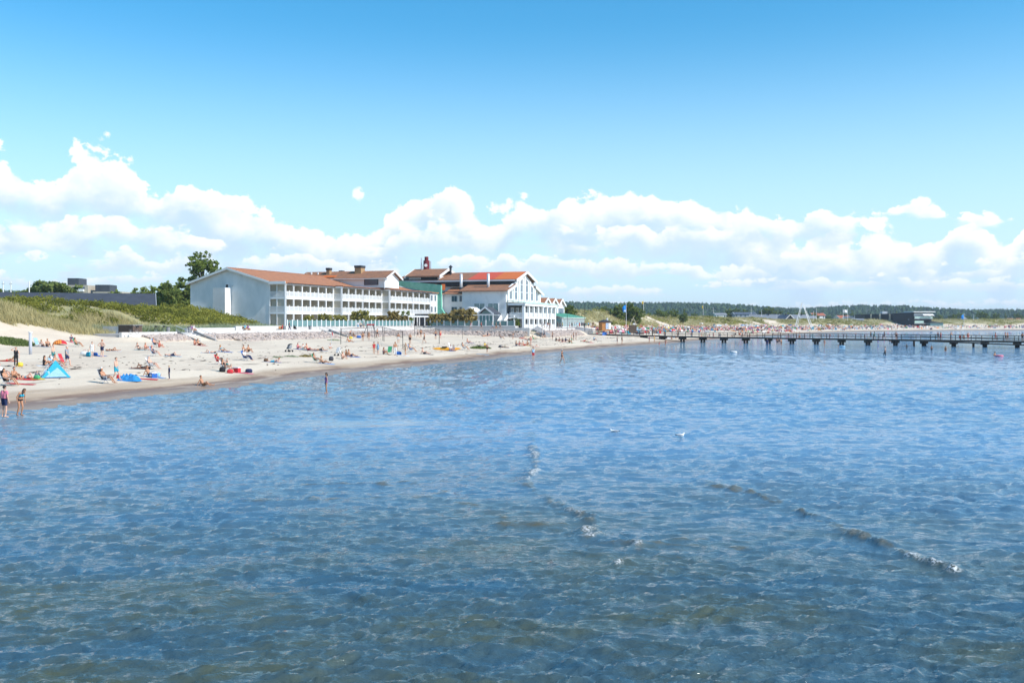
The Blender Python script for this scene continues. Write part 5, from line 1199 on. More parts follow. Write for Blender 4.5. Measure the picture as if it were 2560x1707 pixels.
def black_building():
    Y = 700.0; sc = Y/F
    def X(px): return (px-1280)*sc
    def Z(py): return CAMZ+(HZ-py)*sc
    t = empty('seafront_building', (X(2300), Y, 3)); tag(t, 'black three storey modern building with white roof edge on the far beach', 'building')
    mb = MB(); mb.hexa([(X(2194),Y+26,3), (X(2262),Y+9,3), (X(2262),Y+30,3), (X(2194),Y+46,3)], [(X(2194),Y+26,Z(785)), (X(2262),Y+9,Z(783)), (X(2262),Y+30,Z(783)), (X(2194),Y+46,Z(785))]); mb.build('rear_block', M_['navy'], t)
    mb = MB(); mb.hexa([(X(2246),Y+10,3), (X(2285),Y,3), (X(2285),Y+16,3), (X(2246),Y+26,3)], [(X(2246),Y+10,Z(783.5)), (X(2285),Y,Z(780.5)), (X(2285),Y+16,Z(780.5)), (X(2246),Y+26,Z(783.5))]); mb.build('corner_block', M_['navy'], t)
    for px, yo in ((2207,23.0), (2224,18.6), (2243,13.9)):
        mb = MB(); mb.box(X(px)-.55, X(px)+.55, Y+yo-.6, Y+yo, Z(800), Z(784.5)); mb.build('pale_pier', M_['cream'], t)
    mb = MB(); mb.box(X(2285), X(2332), Y+2.2, Y+16, 3, Z(781.5)); mb.build('front_block', M_['dark'], t)
    mb = MB(); mb.box(X(2283), X(2337), Y-1.2, Y+17, Z(780.6), Z(778.4)); mb.build('roof', M_['white'], t)
    for za, zb, m, nm in ((795.5,791.5,'glass','balcony_front'), (807.5,801.8,'glass','balcony_front')):
        mb = MB(); mb.box(X(2285.5), X(2330 if za < 800 else 2308), Y-.9, Y-.75, Z(za), Z(zb)); mb.build(nm, M_['palegreen'], t)
    for za in (796.6, 808.6):
        mb = MB(); mb.box(X(2285), X(2332), Y-1.0, Y+2.1, Z(za)-.15, Z(za)+.15); mb.build('balcony_floor', M_['steel'], t)
    mb = MB(); mb.box(X(2286), X(2330), Y+2.05, Y+2.15, Z(791), Z(783)); mb.build('upper_glazing', M_['steel'], t)
    for px in (2309, 2318, 2327):
        mb = MB(); a = [(X(px)-1.2,Y-.2,Z(784.6)), (X(px)+1.2,Y-.2,Z(784.6)), (X(px)+1.6,Y-2.6,Z(789)), (X(px)-.8,Y-2.6,Z(789))]; mb.hexa(a, [(p[0],p[1],p[2]+.08) for p in a]); mb.build('awning', M_['white'], t)
    mb = MB(); mb.box(X(2319), X(2351), Y-4.5, Y+2.0, 3, Z(807)); mb.build('cafe_glazing', M_['greenglass'], t)
    mb = MB(); a = [(X(2318),Y-5,Z(806.8)), (X(2352),Y-5,Z(806.8)), (X(2350),Y+3,Z(806.8)), (X(2318),Y+3,Z(806.8))]; mb.hexa(a, [(X(2318),Y-5,Z(804)), (X(2352),Y-5,Z(806.2)), (X(2350),Y+3,Z(805)), (X(2318),Y+3,Z(800.5))]); mb.build('cafe_roof', M_['navy'], t)
    mb = MB(); mb.box(X(2268), X(2356), Y-5.2, Y-4.6, 2.2, Z(815)); mb.build('plinth', M_['concrete'], t)
    mb = MB(); mb.box(X(2235), X(2248), Y+22, Y+27, Z(784), Z(777.5)); mb.build('roof_plant_room', M_['steel'], t)
    for px in (2276, 2299):
        mb = MB(); mb.box(X(px)-.8, X(px)+.8, Y+1.9+(.3 if px < 2285 else 0), Y+2.0+(.3 if px < 2285 else 0), Z(800), Z(796.9)); mb.build('window', M_['glass'], t)
black_building()

# ------------------------------------------------------------------ jetty
J0 = np.array([48.7, 254.0]); JD = np.array([.7071, -.7071]); JN = np.array([.7071, .7071])
def jet(s, o, z): p = J0+JD*s+JN*o; return (float(p[0]), float(p[1]), z)
def jz(s): return 1.50-.0019*max(s, 0)+(.012*-s if s < 0 else 0)
def jetty():
    s0, s1 = -38, 96; w = 1.35
    t = empty('jetty', jet(0, 0, 0)); tag(t, 'long dark timber bathing jetty on stout posts across the bay', 'jetty')
    mb = MB(); n = 67
    for i in range(n):
        a = s0+(s1-s0)*i/n+.02; b = s0+(s1-s0)*(i+1)/n
        mb.hexa([jet(a,-w,jz(a)-.12), jet(b,-w,jz(b)-.12), jet(b,w,jz(b)-.12), jet(a,w,jz(a)-.12)], [jet(a,-w,jz(a)), jet(b,-w,jz(b)), jet(b,w,jz(b)), jet(a,w,jz(a))])
    mb.build('deck', M_['jettydeck'], t)
    for o in (-w+.12, w-.12):
        mb = MB()
        for a, b in ((s0, 0), (0, s1)): mb.hexa([jet(a,o-.11,jz(a)-.34), jet(b,o-.11,jz(b)-.34), jet(b,o+.11,jz(b)-.34), jet(a,o+.11,jz(a)-.34)], [jet(a,o-.11,jz(a)-.12), jet(b,o-.11,jz(b)-.12), jet(b,o+.11,jz(b)-.12), jet(a,o+.11,jz(a)-.12)])
        mb.build('beam', M_['jetty'], t)
    for i in range(-3, 16):
        s = i*6.27
        for o in (-.62, .62):
            mb = MB(); x, y, z = jet(s, o, 0); mb.tube([(x,y,-2.4), (x,y,jz(s)-.75)], .26, 8); mb.build('pile', M_['jetty'], t)
        mb = MB(); a = [jet(s-.42,-1.2,jz(s)-.86), jet(s+.42,-1.2,jz(s)-.86), jet(s+.42,1.2,jz(s)-.86), jet(s-.42,1.2,jz(s)-.86)]; mb.hexa(a, [(p[0],p[1],jz(s)-.35) for p in a]); mb.build('cross_head', M_['jetty'], t)
    for o in (-w+.06, w-.06):
        mb = MB()
        for dz in (1.08, .58):
            for a, b in ((s0, 0), (0, s1)): mb.hexa([jet(a,o-.05,jz(a)+dz-.10), jet(b,o-.05,jz(b)+dz-.10), jet(b,o+.05,jz(b)+dz-.10), jet(a,o+.05,jz(a)+dz-.10)], [jet(a,o-.05,jz(a)+dz), jet(b,o-.05,jz(b)+dz), jet(b,o+.05,jz(b)+dz), jet(a,o+.05,jz(a)+dz)])
        mb.build('handrail', M_['jetty'], t)
        n = 64
        for i in range(n):
            s = s0+(s1-s0)*(i+.02)/n
            if o > 0 and i % 2: continue
            if s < -30 and o > 0: continue
            mb = MB(); a = [jet(s-.055,o-.055,jz(s)-.3), jet(s+.055,o-.055,jz(s)-.3), jet(s+.055,o+.055,jz(s)-.3), jet(s-.055,o+.055,jz(s)-.3)]; mb.hexa(a, [(p[0],p[1],jz(s)+1.10) for p in a]); mb.build('rail_post', M_['jetty'], t)
jetty()
def ramp():
    t = empty('bathing_ramp', jet(60, -2.4, 0)); tag(t, 'sloping bathing ramp beside the right part of the jetty, running down to the water', 'ramp')
    def z(s): return 1.25-(s-57)*.028
    mb = MB(); mb.hexa([jet(57,-2.9,z(57)-.2), jet(92,-2.9,z(92)-.2), jet(92,-1.5,z(92)-.2), jet(57,-1.5,z(57)-.2)], [jet(57,-2.9,z(57)), jet(92,-2.9,z(92)), jet(92,-1.5,z(92)), jet(57,-1.5,z(57))]); mb.build('deck', M_['jetty'], t)
    for s in (55.2, 67.5, 79):
        mb = MB(); x, y, _ = jet(s, -2.2, 0); mb.tube([(x,y,-2), (x,y,z(s)-.2)], .24, 8); mb.build('pile', M_['jetty'], t)
    mb = MB(); mb.hexa([jet(57,-2.9,z(57)+.85), jet(92,-2.9,z(92)+.85), jet(92,-2.8,z(92)+.85), jet(57,-2.8,z(57)+.85)], [jet(57,-2.9,z(57)+.95), jet(92,-2.9,z(92)+.95), jet(92,-2.8,z(92)+.95), jet(57,-2.8,z(57)+.95)]); mb.build('handrail', M_['jetty'], t)
ramp()

# ------------------------------------------------------------------ flags, poles, A frame, kiosk
M_['flagblue'] = mat('blue_flag_cloth', (.015,.25,.72), .7); M_['flagwhite'] = mat('white_flag_cloth', (.8,.8,.8), .7); M_['flagyellow'] = mat('yellow_flag_cloth', (.75,.5,.05), .7); M_['kwood'] = mat('orange_stained_wood', (.45,.20,.06), .7, var=.25, scale=2); M_['poster'] = mat('blue_poster_panel', (.12,.30,.62), .5, col2=(.6,.62,.6), scale=3)
def flagpole(px, pyb, h, label, cloth=None, fw=1.0, fh=2.2, Y=None, droop=True, polem='white', r=.07, emblem=False):
    if Y is None: x, y, z = ray_ground(px, pyb)
    else: x, y, z = at(px, Y, py=pyb)
    t = empty('flagpole' if cloth else 'pole', (x, y, z)); tag(t, label, 'flagpole' if cloth else 'pole')
    mb = MB(); mb.tube([(x,y,z-.3), (x,y,z+h)], [r, r*.6], 7); mb.build('mast', M_[polem], t)
    mb = MB(); mb.ball((x,y,z+h+.05), r*1.6, 6, 4); mb.build('finial', M_[polem], t)
    if cloth:
        V = []; nx, nz = 8, 9
        for i in range(nx+1):
            for j in range(nz+1):
                u = i/nx; w = j/nz; sag = (1.0*u*u*fh*.12 if droop else .03)
                V.append((x-u*fw*(1-.25*w if droop else 1), y+.18*math.sin(u*7+w*2)*u*fw, z+h-.15-w*fh*(1-.1*u)-sag-(.35*u*fh*(1-w)*.6 if droop else 0)))
        f = [(i*(nz+1)+j, (i+1)*(nz+1)+j, (i+1)*(nz+1)+j+1, i*(nz+1)+j+1) for i in range(nx) for j in range(nz)]
        mb = MB(); mb.v = V; mb.f = f; mb.m = [1 if emblem and (j in (6, 7) and 2 <= i <= 5) else 0 for i in range(nx) for j in range(nz)]
        o = mb.build('flag', [M_[cloth], M_['flagwhite']], t, True); md = o.modifiers.new('thickness', 'SOLIDIFY'); md.thickness = .012
    return t
flagpole(1565.5, 835, 8.9, 'tall white flagpole on the beach with blue flag hanging to the left', 'flagblue', 1.15, 2.35, emblem=True)
flagpole(2410, 817, 9.3, 'far white flagpole with blue flag right of the black building', 'flagblue', 2.1, 3.6, Y=720, r=.14)
flagpole(2119, 800, 6.8, 'white flagpole with white flag behind the dune', 'flagwhite', 3.0, 2.0, Y=650, droop=False, r=.13)
flagpole(1609, 778, 4.6, 'short white mast with yellow pennant behind the scrub', 'flagyellow', .9, 1.5, Y=430, r=.10)
flagpole(1758, 786, 5.6, 'white mast with yellow striped pennant behind the dune ridge', 'flagyellow', .8, 2.0, Y=600, r=.11)
for px, pyt, pyb, lab in ((1783,770,783,'slim white mast left of the blue grey house'), (1878,770,785,'slim white mast above the blue grey house'), (1904,776,790,'slim white mast above the pale grey roof'), (2034,779,799,'slim white mast right of the A frame, nearer one'), (2041,771,797,'tall slim white mast right of the A frame'), (2108,774,797,'slim white mast left of the white flag'), (2434,788,800,'slim mast right of the second blue flag')):
    flagpole(px, pyb, (pyb-pyt)*.26, lab, None, Y=640, r=.12)
for px, pyb, h, lab in ((1418, 823, 4.6, 'thin black lamp post in front of the conservatory'), (1462, 825, 5.6, 'thin black lamp post at the right end of the promenade'), (1374, 822, 4.9, 'thin grey lamp post in front of the veranda')):
    flagpole(px, pyb, h, lab, None, Y=232 if px < 1400 else 250, polem='black' if px > 1400 else 'greyslab', r=.075)
def aframe():
    Y = 575.0; s = Y/F
    t = empty('a_frame', at(2008, Y, 3)); tag(t, 'tall white steel A frame of two lattice legs behind the far beach crowd', 'climbing frame')
    for (pt, pb, nm) in (((2005,757),(1990,816),0), ((2009,764),(2029,816),1)):
        mb = MB(); a = Vector(at(pt[0], Y, py=pt[1])); b = Vector(at(pb[0], Y, py=pb[1])); b.z = 2.6
        d = (b-a).normalized(); sd = Vector((0,1,0)); pr = d.cross(sd).normalized()*.42
        P = [a+pr*.5, a-pr*.5, a+sd*.4]; Q = [b+pr*1.6, b-pr*1.6, b+sd*1.2]
        for p, q in zip(P, Q): mb.tube([p, q], .12, 5)
        for i in range(14):
            u = i/14; w = (i+1)/14
            for j in range(3): mb.tube([P[j].lerp(Q[j], u), P[(j+1) % 3].lerp(Q[(j+1) % 3], w)], .045, 4)
        mb.build('lattice_leg', M_['white'], t)
    mb = MB(); a = Vector(at(2005, Y, py=757)); mb.tube([a, a+Vector((1.0,0,.35))], .06, 5); mb.build('top_arm', M_['steel'], t)
aframe()
def kiosk():
    x, y, z = at(1512, 268, py=824); t = empty('kiosk', (x, y, z), .35); tag(t, 'small orange wooden kiosk with black roof and poster panels on the beach', 'kiosk')
    def L_(mb, nm, m): 
        me = bpy.data.meshes.new(nm); me.from_pydata(mb.v, [], mb.f); me.materials.append(M_[m]); return link(nm, me, t)
    mb = MB(); mb.box(-1.3,1.3,-1.1,1.1,-.3,2.05); L_(mb, 'cabin', 'kwood')
    mb = MB(); mb.hexa([(-1.6,-1.4,2.05),(1.6,-1.4,2.05),(1.6,1.4,2.05),(-1.6,1.4,2.05)], [(-.3,-.3,2.65),(.3,-.3,2.65),(.3,.3,2.65),(-.3,.3,2.65)]); L_(mb, 'roof', 'dark')
    mb = MB(); mb.box(-.25,.45,-1.18,-1.1,.1,1.8); L_(mb, 'poster_panel', 'poster')
    mb = MB(); mb.box(.55,1.25,-1.17,-1.1,.1,1.8); L_(mb, 'door', 'white')
    mb = MB(); mb.box(.5,.9,-.2,.2,2.5,3.1); L_(mb, 'roof_vent', 'steel')
    x, y, z = at(1582, 262, py=832); t2 = empty('lookout_hut', (x, y, z)); tag(t2, 'weathered boarded hut with bare gable frame right of the tall flagpole', 'hut')
    mb = MB(); mb.box(x-.9,x+.9,y-.8,y+.8,z,z+2.0); mb.build('cabin', M_['woodbrown'], t2)
    for s in (-1, 1): mb = MB(); mb.tube([(x+s*.95,y-.8,z+2.0), (x,y-.8,z+3.9)], .08, 5); mb.tube([(x+s*.7,y-.8,z+2.0), (x+s*.7,y-.8,z+2.7)], .06, 5); mb.build('gable_rafter', M_['cream'], t2)
kiosk()
# ------------------------------------------------------------------ people
def _mir(p): return (p[0], -p[1], p[2])
POSE = {}
def pose(name, pelvis, chest, neck, head, hip, knee, ankle, toe, sho, elb, wri, **over):
    """joints for the left side are mirrored unless *_r is given; +X is forward"""
    P = dict(pelvis=pelvis, chest=chest, neck=neck, head=head)
    for n, v in (('hip', hip), ('knee', knee), ('ankle', ankle), ('toe', toe), ('sho', sho), ('elb', elb), ('wri', wri)):
        P[n+'_l'] = v; P[n+'_r'] = over.get(n+'_r', _mir(v))
    P['face'] = over.get('face', (1, 0, 0)); P['hy'] = over.get('hy', (0, 0, 1)); POSE[name] = P
ST = dict(pelvis=(0,0,.95), chest=(0,0,1.24), neck=(0,0,1.47), head=(.02,0,1.62), hip=(0,.085,.92), knee=(.02,.10,.50), ankle=(-.03,.10,.08), toe=(.15,.13,.035), sho=(0,.18,1.41), elb=(-.03,.25,1.13), wri=(.04,.26,.87))
pose('stand', **ST)
pose('hips', **{**ST, 'elb': (-.10,.40,1.17), 'wri': (.06,.20,1.02)})
pose('walk', **{**ST, 'knee': (.20,.09,.53), 'ankle': (.26,.10,.10), 'toe': (.42,.12,.09), 'elb': (-.14,.25,1.15), 'wri': (-.10,.27,.89)}, knee_r=(.0,-.09,.50), ankle_r=(-.28,-.10,.14), toe_r=(-.14,-.12,.03), elb_r=(.10,-.25,1.14), wri_r=(.28,-.24,.95))
pose('shade', **ST, elb_r=(.10,-.38,1.50), wri_r=(.16,-.15,1.65))
pose('bend', **{**ST, 'chest': (.10,0,1.22), 'neck': (.24,0,1.39), 'head': (.36,0,1.47), 'sho': (.16,.18,1.35), 'elb': (.05,.27,1.08), 'wri': (.12,.24,.84), 'knee': (.10,.10,.51)}, ankle_r=(-.12,-.10,.08), toe_r=(.06,-.12,.035), knee_r=(.02,-.09,.5), face=(.8,0,-.6), hy=(.6,0,.8))
pose('reach', **{**ST, 'elb': (.16,.28,1.30), 'wri': (.30,.22,1.52)}, elb_r=(.14,-.30,1.20), wri_r=(.36,-.24,1.22))
pose('sit', (0,0,.13), (-.02,0,.42), (.02,0,.66), (.05,0,.81), (.02,.10,.12), (.38,.13,.42), (.58,.11,.08), (.74,.13,.03), (.0,.18,.60), (.14,.26,.38), (.40,.15,.38))
pose('sitback', (0,0,.13), (-.14,0,.41), (-.22,0,.63), (-.21,0,.79), (.02,.10,.12), (.44,.12,.20), (.86,.11,.07), (.93,.14,.20), (-.20,.18,.58), (-.32,.23,.33), (-.42,.25,.06), knee_r=(.36,-.12,.38), ankle_r=(.60,-.11,.08), toe_r=(.76,-.12,.03))
pose('lie', (0,0,.12), (-.30,0,.13), (-.52,0,.14), (-.68,0,.16), (.02,.09,.11), (.45,.11,.10), (.87,.11,.07), (.93,.14,.22), (-.46,.18,.13), (-.24,.27,.08), (-.0,.30,.07), knee_r=(.34,-.10,.44), ankle_r=(.52,-.10,.08), toe_r=(.68,-.11,.03), face=(.25,0,.97), hy=(-1,0,.1))
pose('prone', (0,0,.12), (-.28,0,.16), (-.48,0,.27), (-.60,0,.37), (.02,.09,.11), (.45,.10,.09), (.86,.10,.09), (1.02,.10,.05), (-.44,.18,.26), (-.50,.22,.05), (-.72,.10,.05), face=(-.95,0,.0), hy=(-.1,0,1))
pose('chair', (0,0,.40), (-.15,0,.66), (-.24,0,.88), (-.24,0,1.04), (.02,.10,.39), (.44,.11,.50), (.74,.11,.10), (.90,.13,.06), (-.22,.18,.82), (-.10,.27,.58), (.14,.24,.58))
pose('bench', (0,0,.50), (-.03,0,.80), (.0,0,1.03), (.03,0,1.18), (.02,.10,.50), (.43,.11,.50), (.42,.11,.09), (.58,.12,.04), (0,.18,.98), (.06,.25,.72), (.30,.14,.60))
SEG = [('pelvis', None)]
def segments(P, sex):
    w = .92 if sex == 'f' else 1.0; V = Vector
    g = {k: V(v) for k, v in P.items() if k not in ('face', 'hy')}
    for s in ('_l', '_r'): g['sho'+s] = g['neck']+(g['sho'+s]-g['neck'])*w
    side = (g['hip_l']-g['hip_r']).normalized(); S_ = []
    hipr, chr_, wa = (.118, .108, .092) if sex == 'f' else (.108, .122, .104)
    mid = g['pelvis'].lerp(g['chest'], .5)
    for sg in (-1, 1):
        S_.append(('pelvis', g['pelvis']+side*sg*.068, mid+side*sg*.052, hipr, wa)); S_.append(('chest', mid+side*sg*.052, g['chest']+side*sg*.072, wa, chr_))
        S_.append(('chest', g['chest']+side*sg*.072, g['neck'].lerp(g['sho_l' if sg > 0 else 'sho_r'], .7)+(g['chest']-g['neck'])*.12, chr_*.94, .072))
    S_.append(('neck', g['neck']-(g['neck']-g['chest'])*.1, g['neck'].lerp(g['head'], .62), .06 if sex == 'm' else .052, .053))
    hy = V(P['hy']).normalized(); fa = V(P['face']).normalized(); h = g['head']
    S_.append(('head', h+hy*.035, h-hy*.03+fa*.005, .092, .082)); S_.append(('head', h-hy*.04+fa*.03, h-hy*.085+fa*.045, .062, .043)); S_.append(('head', h-fa*.03+hy*.03, h+hy*.04, .088, .09))
    S_.append(('nose', h+fa*.085+hy*.01, h+fa*.103-hy*.025, .011, .017))
    for sg in (-1, 1): S_.append(('ear', h+side*sg*.084+hy*.012, h+side*sg*.088-hy*.022-fa*.006, .016, .012))
    if sex == 'f':
        fwd = side.cross((g['neck']-g['pelvis']).normalized()); fwd = fwd if fwd.dot(fa) > -.5 else -fwd
        fwd = (side.cross((g['neck']-g['chest']))).normalized()
        for sg in (-1, 1): S_.append(('chest', g['chest']+side*sg*.075+fwd*.085+(g['neck']-g['chest'])*.12, g['chest']+side*sg*.075+fwd*.09, .058, .06))
    k = .92 if sex == 'f' else 1.0
    for s in ('_l', '_r'):
        S_.append(('uarm', g['sho'+s], g['elb'+s], .056*k, .043*k)); S_.append(('farm', g['elb'+s], g['wri'+s], .043*k, .028*k))
        d = (g['wri'+s]-g['elb'+s]).normalized(); S_.append(('hand', g['wri'+s], g['wri'+s]+d*.07, .028*k, .034*k))
        S_.append(('thigh', g['hip'+s], g['knee'+s], .094 if sex == 'f' else .09, .058*k)); S_.append(('calf', g['knee'+s], g['knee'+s].lerp(g['ankle'+s], .35), .057*k, .060*k)); S_.append(('calf', g['knee'+s].lerp(g['ankle'+s], .35), g['ankle'+s], .060*k, .038*k))
        S_.append(('foot', g['ankle'+s]+(g['ankle'+s]-g['toe'+s])*.25, g['toe'+s], .040, .032))
    return S_, g, hy, fa, side
_ico = bmesh.new(); bmesh.ops.create_icosphere(_ico, subdivisions=1, radius=1); ICO = [v.co.copy() for v in _ico.verts]; _ico.free()
BODY = {}
def vt_region(seg, t, pz):
    return seg
CL = {  # clothing: region test on (segment name, parameter along it, side-free)
 'shorts': lambda s, t: s == 'pelvis' and t < .75 or s == 'thigh' and t < .62,
 'briefs': lambda s, t: s == 'pelvis' and t < .45 or s == 'thigh' and t < .10,
 'top': lambda s, t: s == 'bust',
 'swimsuit': lambda s, t: s in ('pelvis', 'bust') or s == 'chest' and t < .8 or s == 'thigh' and t < .08,
 'shirt': lambda s, t: s in ('chest', 'bust') or s == 'pelvis' and t > .1 or s == 'uarm' and t < .6,
 'longshirt': lambda s, t: s in ('chest', 'bust') or s == 'pelvis' or s in ('uarm',) or s == 'farm' and t < .85,
 'vest': lambda s, t: s in ('chest', 'bust') or s == 'pelvis' and t > .1,
 'trousers': lambda s, t: s == 'pelvis' and t < .75 or s in ('thigh',) or s == 'calf' and t < 2,
 'jumpsuit': lambda s, t: s in ('pelvis', 'chest', 'bust', 'thigh', 'calf'),
 'dress': lambda s, t: s in ('pelvis', 'chest', 'bust') or s == 'thigh' and t < .7,
 'wetsuit': lambda s, t: s in ('pelvis', 'chest', 'bust', 'thigh', 'uarm', 'farm', 'calf'),
}
def body(pname, sex, voxel=.020):
    key = (pname, sex, voxel)
    if key in BODY: return BODY[key]
    P = POSE[pname]; S_, g, hy, fa, side = segments(P, sex)
    bm = bmesh.new()
    for nm, a, b, ra, rb in S_:
        if voxel > .03 and nm in ('nose', 'ear'): continue
        vs = [bm.verts.new(a+c*ra) for c in ICO]+[bm.verts.new(b+c*rb) for c in ICO]
        bmesh.ops.convex_hull(bm, input=vs)
    me = bpy.data.meshes.new('tmp'); bm.to_mesh(me); bm.free()
    o = bpy.data.objects.new('tmp', me); COL.objects.link(o)
    md = o.modifiers.new('r', 'REMESH'); md.mode = 'VOXEL'; md.voxel_size = voxel; md.use_smooth_shade = True
    sm = o.modifiers.new('s', 'SMOOTH'); sm.factor = .5; sm.iterations = 3 if voxel < .03 else 1
    dg = bpy.context.evaluated_depsgraph_get(); dg.update()
    m2 = bpy.data.meshes.new_from_object(o.evaluated_get(dg)); bpy.data.objects.remove(o); bpy.data.meshes.remove(me)
    n = len(m2.vertices); co = np.empty(n*3, np.float32); m2.vertices.foreach_get('co', co); co = co.reshape(-1, 3)
    best = np.full(n, 9e9); reg = np.full(n, '', dtype=object); tp = np.zeros(n)
    for nm, a, b, ra, rb in S_:
        a_ = np.array(a); b_ = np.array(b); e = b_-a_; t = np.clip(((co-a_)@e)/max(e@e, 1e-9), 0, 1)
        d = np.linalg.norm(co-(a_+t[:, None]*e), axis=1)-(ra+(rb-ra)*t); u = d < best
        best[u] = d[u]; reg[u] = nm; tp[u] = t[u]
    # bust band
    ax = np.array(g['neck']-g['chest']); L = np.linalg.norm(ax); ax = ax/L; h = (co-np.array(g['chest']))@ax
    reg[(reg == 'chest') & (h > -.035) & (h < .095)] = 'bust'
    hd = np.array(g['head']); up = (co-hd)@np.array(hy); fw = (co-hd)@np.array(fa)
    hair = (reg == 'head') & ((up*1.0-fw*.75 > .028) | (up > .075))
    m2.name = 'person_body'
    BODY[key] = dict(me=m2, co=co, reg=reg, t=tp, hair=hair, g=g, hy=hy, fa=fa, S=S_)
    if voxel < .03: add_hands(BODY[key]); add_face(BODY[key], side)
    return BODY[key]
def add_hands(B):
    """four bent fingers of unequal length and a thumb from the side of each palm"""
    mb = MB(); g = B['g']
    for s in ('_l', '_r'):
        w = g['wri'+s]; d = (w-g['elb'+s]).normalized(); n = d.orthogonal().normalized(); sd = d.cross(n).normalized(); p = w+d*.075
        for i, ln in enumerate((.062, .076, .070, .052)):
            o = p+sd*(-.027+.018*i); k = o+d*ln*.55-n*.004; mb.tube([o-d*.02, k, k+d*ln*.35-n*ln*.35], [.0095, .0088, .0068], 5)
        o = w+d*.03-sd*.03; mb.tube([o, o+d*.03-sd*.022, o+d*.062-sd*.026-n*.012], [.0115, .0105, .008], 5)
    bm = bmesh.new(); bm.from_mesh(B['me']); base = [bm.verts.new(v) for v in mb.v]
    for f in mb.f:
        try: bm.faces.new([base[i] for i in f]).smooth = True
        except ValueError: pass
    bm.to_mesh(B['me']); bm.free()
def add_face(B, side):
    pass
def cloth_mesh(B, pname, sex, kind, hair=False):
    key = ('c', pname, sex, kind)
    if key in BODY: return BODY[key]
    me = B['me']; n = len(B['co']); sel = B['hair'] if hair else np.array([bool(CL[kind](r, t)) for r, t in zip(B['reg'], B['t'])])
    off = .016 if hair else {'top': .007, 'briefs': .007, 'swimsuit': .007, 'wetsuit': .008}.get(kind, .016)
    vs = {}; V = []; Fc = []
    nor = np.empty(len(me.vertices)*3, np.float32); me.vertices.foreach_get('normal', nor); nor = nor.reshape(-1, 3)
    for p in me.polygons:
        iv = p.vertices[:]
        if max(iv) >= n: continue
        if sum(sel[i] for i in iv) < 3: continue
        f = []
        for i in iv:
            if i not in vs: vs[i] = len(V); V.append(B['co'][i]+nor[i]*off)
            f.append(vs[i])
        Fc.append(f)
    if hair and sex == 'f':          # hair falling to the shoulders behind
        mb = MB(); h = B['g']['head']; hy, fa = B['hy'], B['fa']; mb.tube([h-fa*.05+hy*.04, h-fa*.085-hy*.06, h-fa*.075-hy*.17], [.075, .065, .03], 7)
        o = len(V); V += [np.array(v) for v in mb.v]; Fc += [[i+o for i in f] for f in mb.f]
    m = bpy.data.meshes.new(kind); m.from_pydata([tuple(map(float, v)) for v in V], [], Fc); m.polygons.foreach_set('use_smooth', [True]*len(m.polygons)); m.materials.append(None); m.update()
    BODY[key] = m; return m
SKIN = {'fair': mat('fair_skin', (.62,.37,.27), .55), 'tan': mat('tanned_skin', (.47,.235,.135), .5), 'red': mat('sunburnt_skin', (.58,.27,.18), .55), 'brown': mat('brown_skin', (.30,.145,.085), .5)}
HAIR = {'dark': mat('dark_hair', (.03,.02,.015), .6), 'brown': mat('brown_hair', (.10,.06,.035), .6), 'blond': mat('blond_hair', (.48,.34,.16), .6), 'grey': mat('grey_hair', (.50,.48,.46), .6), 'red': mat('ginger_hair', (.33,.12,.05), .6), 'navy': mat('navy_cap', (.02,.03,.09), .7), 'black': mat('black_cap', (.015,.015,.018), .7), 'white': mat('white_hat', (.8,.78,.72), .7), 'redhat': mat('red_hat', (.6,.04,.05), .7)}
CC = {}
for nm, c in dict(black=(.02,.02,.024), navy=(.022,.035,.10), blue=(.03,.14,.48), turquoise=(.03,.38,.52), brightblue=(.03,.24,.58), lightblue=(.30,.52,.70), white=(.78,.77,.75), grey=(.28,.30,.33), red=(.58,.04,.05), pink=(.75,.22,.30), orange=(.75,.25,.05), yellow=(.78,.58,.08), green=(.06,.38,.16), beige=(.55,.45,.33), brown=(.16,.09,.05), purple=(.25,.09,.32), teal=(.05,.25,.25), striped=(.30,.42,.62), darkgrey=(.07,.07,.08)).items(): CC[nm] = mat(nm+'_cloth', c, .8, var=.18, scale=8)
def skin_slot(o, m):
    if not len(o.data.materials): o.data.materials.append(None)
    o.material_slots[0].link = 'OBJECT'; o.material_slots[0].material = m
def person(x, y, z, rz, pname, sex, skin, hair, clothes, label, group=None, s=1.0):
    B = body(pname, sex); o = link('person', B['me'], None, (x, y, z), rz); o.scale = (s, s, s); skin_slot(o, SKIN[skin])
    tag(o, label, 'person', group)
    c = link('hair' if hair not in ('navy', 'black', 'white', 'redhat') else 'cap', cloth_mesh(B, pname, sex, 'hair', True), o); skin_slot(c, HAIR[hair])
    for kind, col in clothes:
        c = link({'top': 'bikini_top', 'briefs': 'swim_briefs'}.get(kind, kind), cloth_mesh(B, pname, sex, kind), o); skin_slot(c, CC[col])
    return o
D = math.radians
SEATS = []
def P(px, py, pn, sex, skin, hair, cl, label, rz=None, s=None, dz=0.0, group=None, ground=None):
    """a person standing/lying where photo point (px, py) meets the ground"""
    x, y, z = ray_ground(px, py) if ground is None else ground
    if rz is None: rz = rnd.uniform(-35, 25)
    if s is None: s = (1.0 if sex == 'm' else .95)*rnd.uniform(.97, 1.03)
    cl = [tuple(c.split(':')) for c in cl.split()] if cl else []
    SEATS.append((pn, x, y, z+dz, D(rz), s, label))
    return person(x, y, z+dz, D(rz), pn, sex, skin, hair, cl, label, group, s)

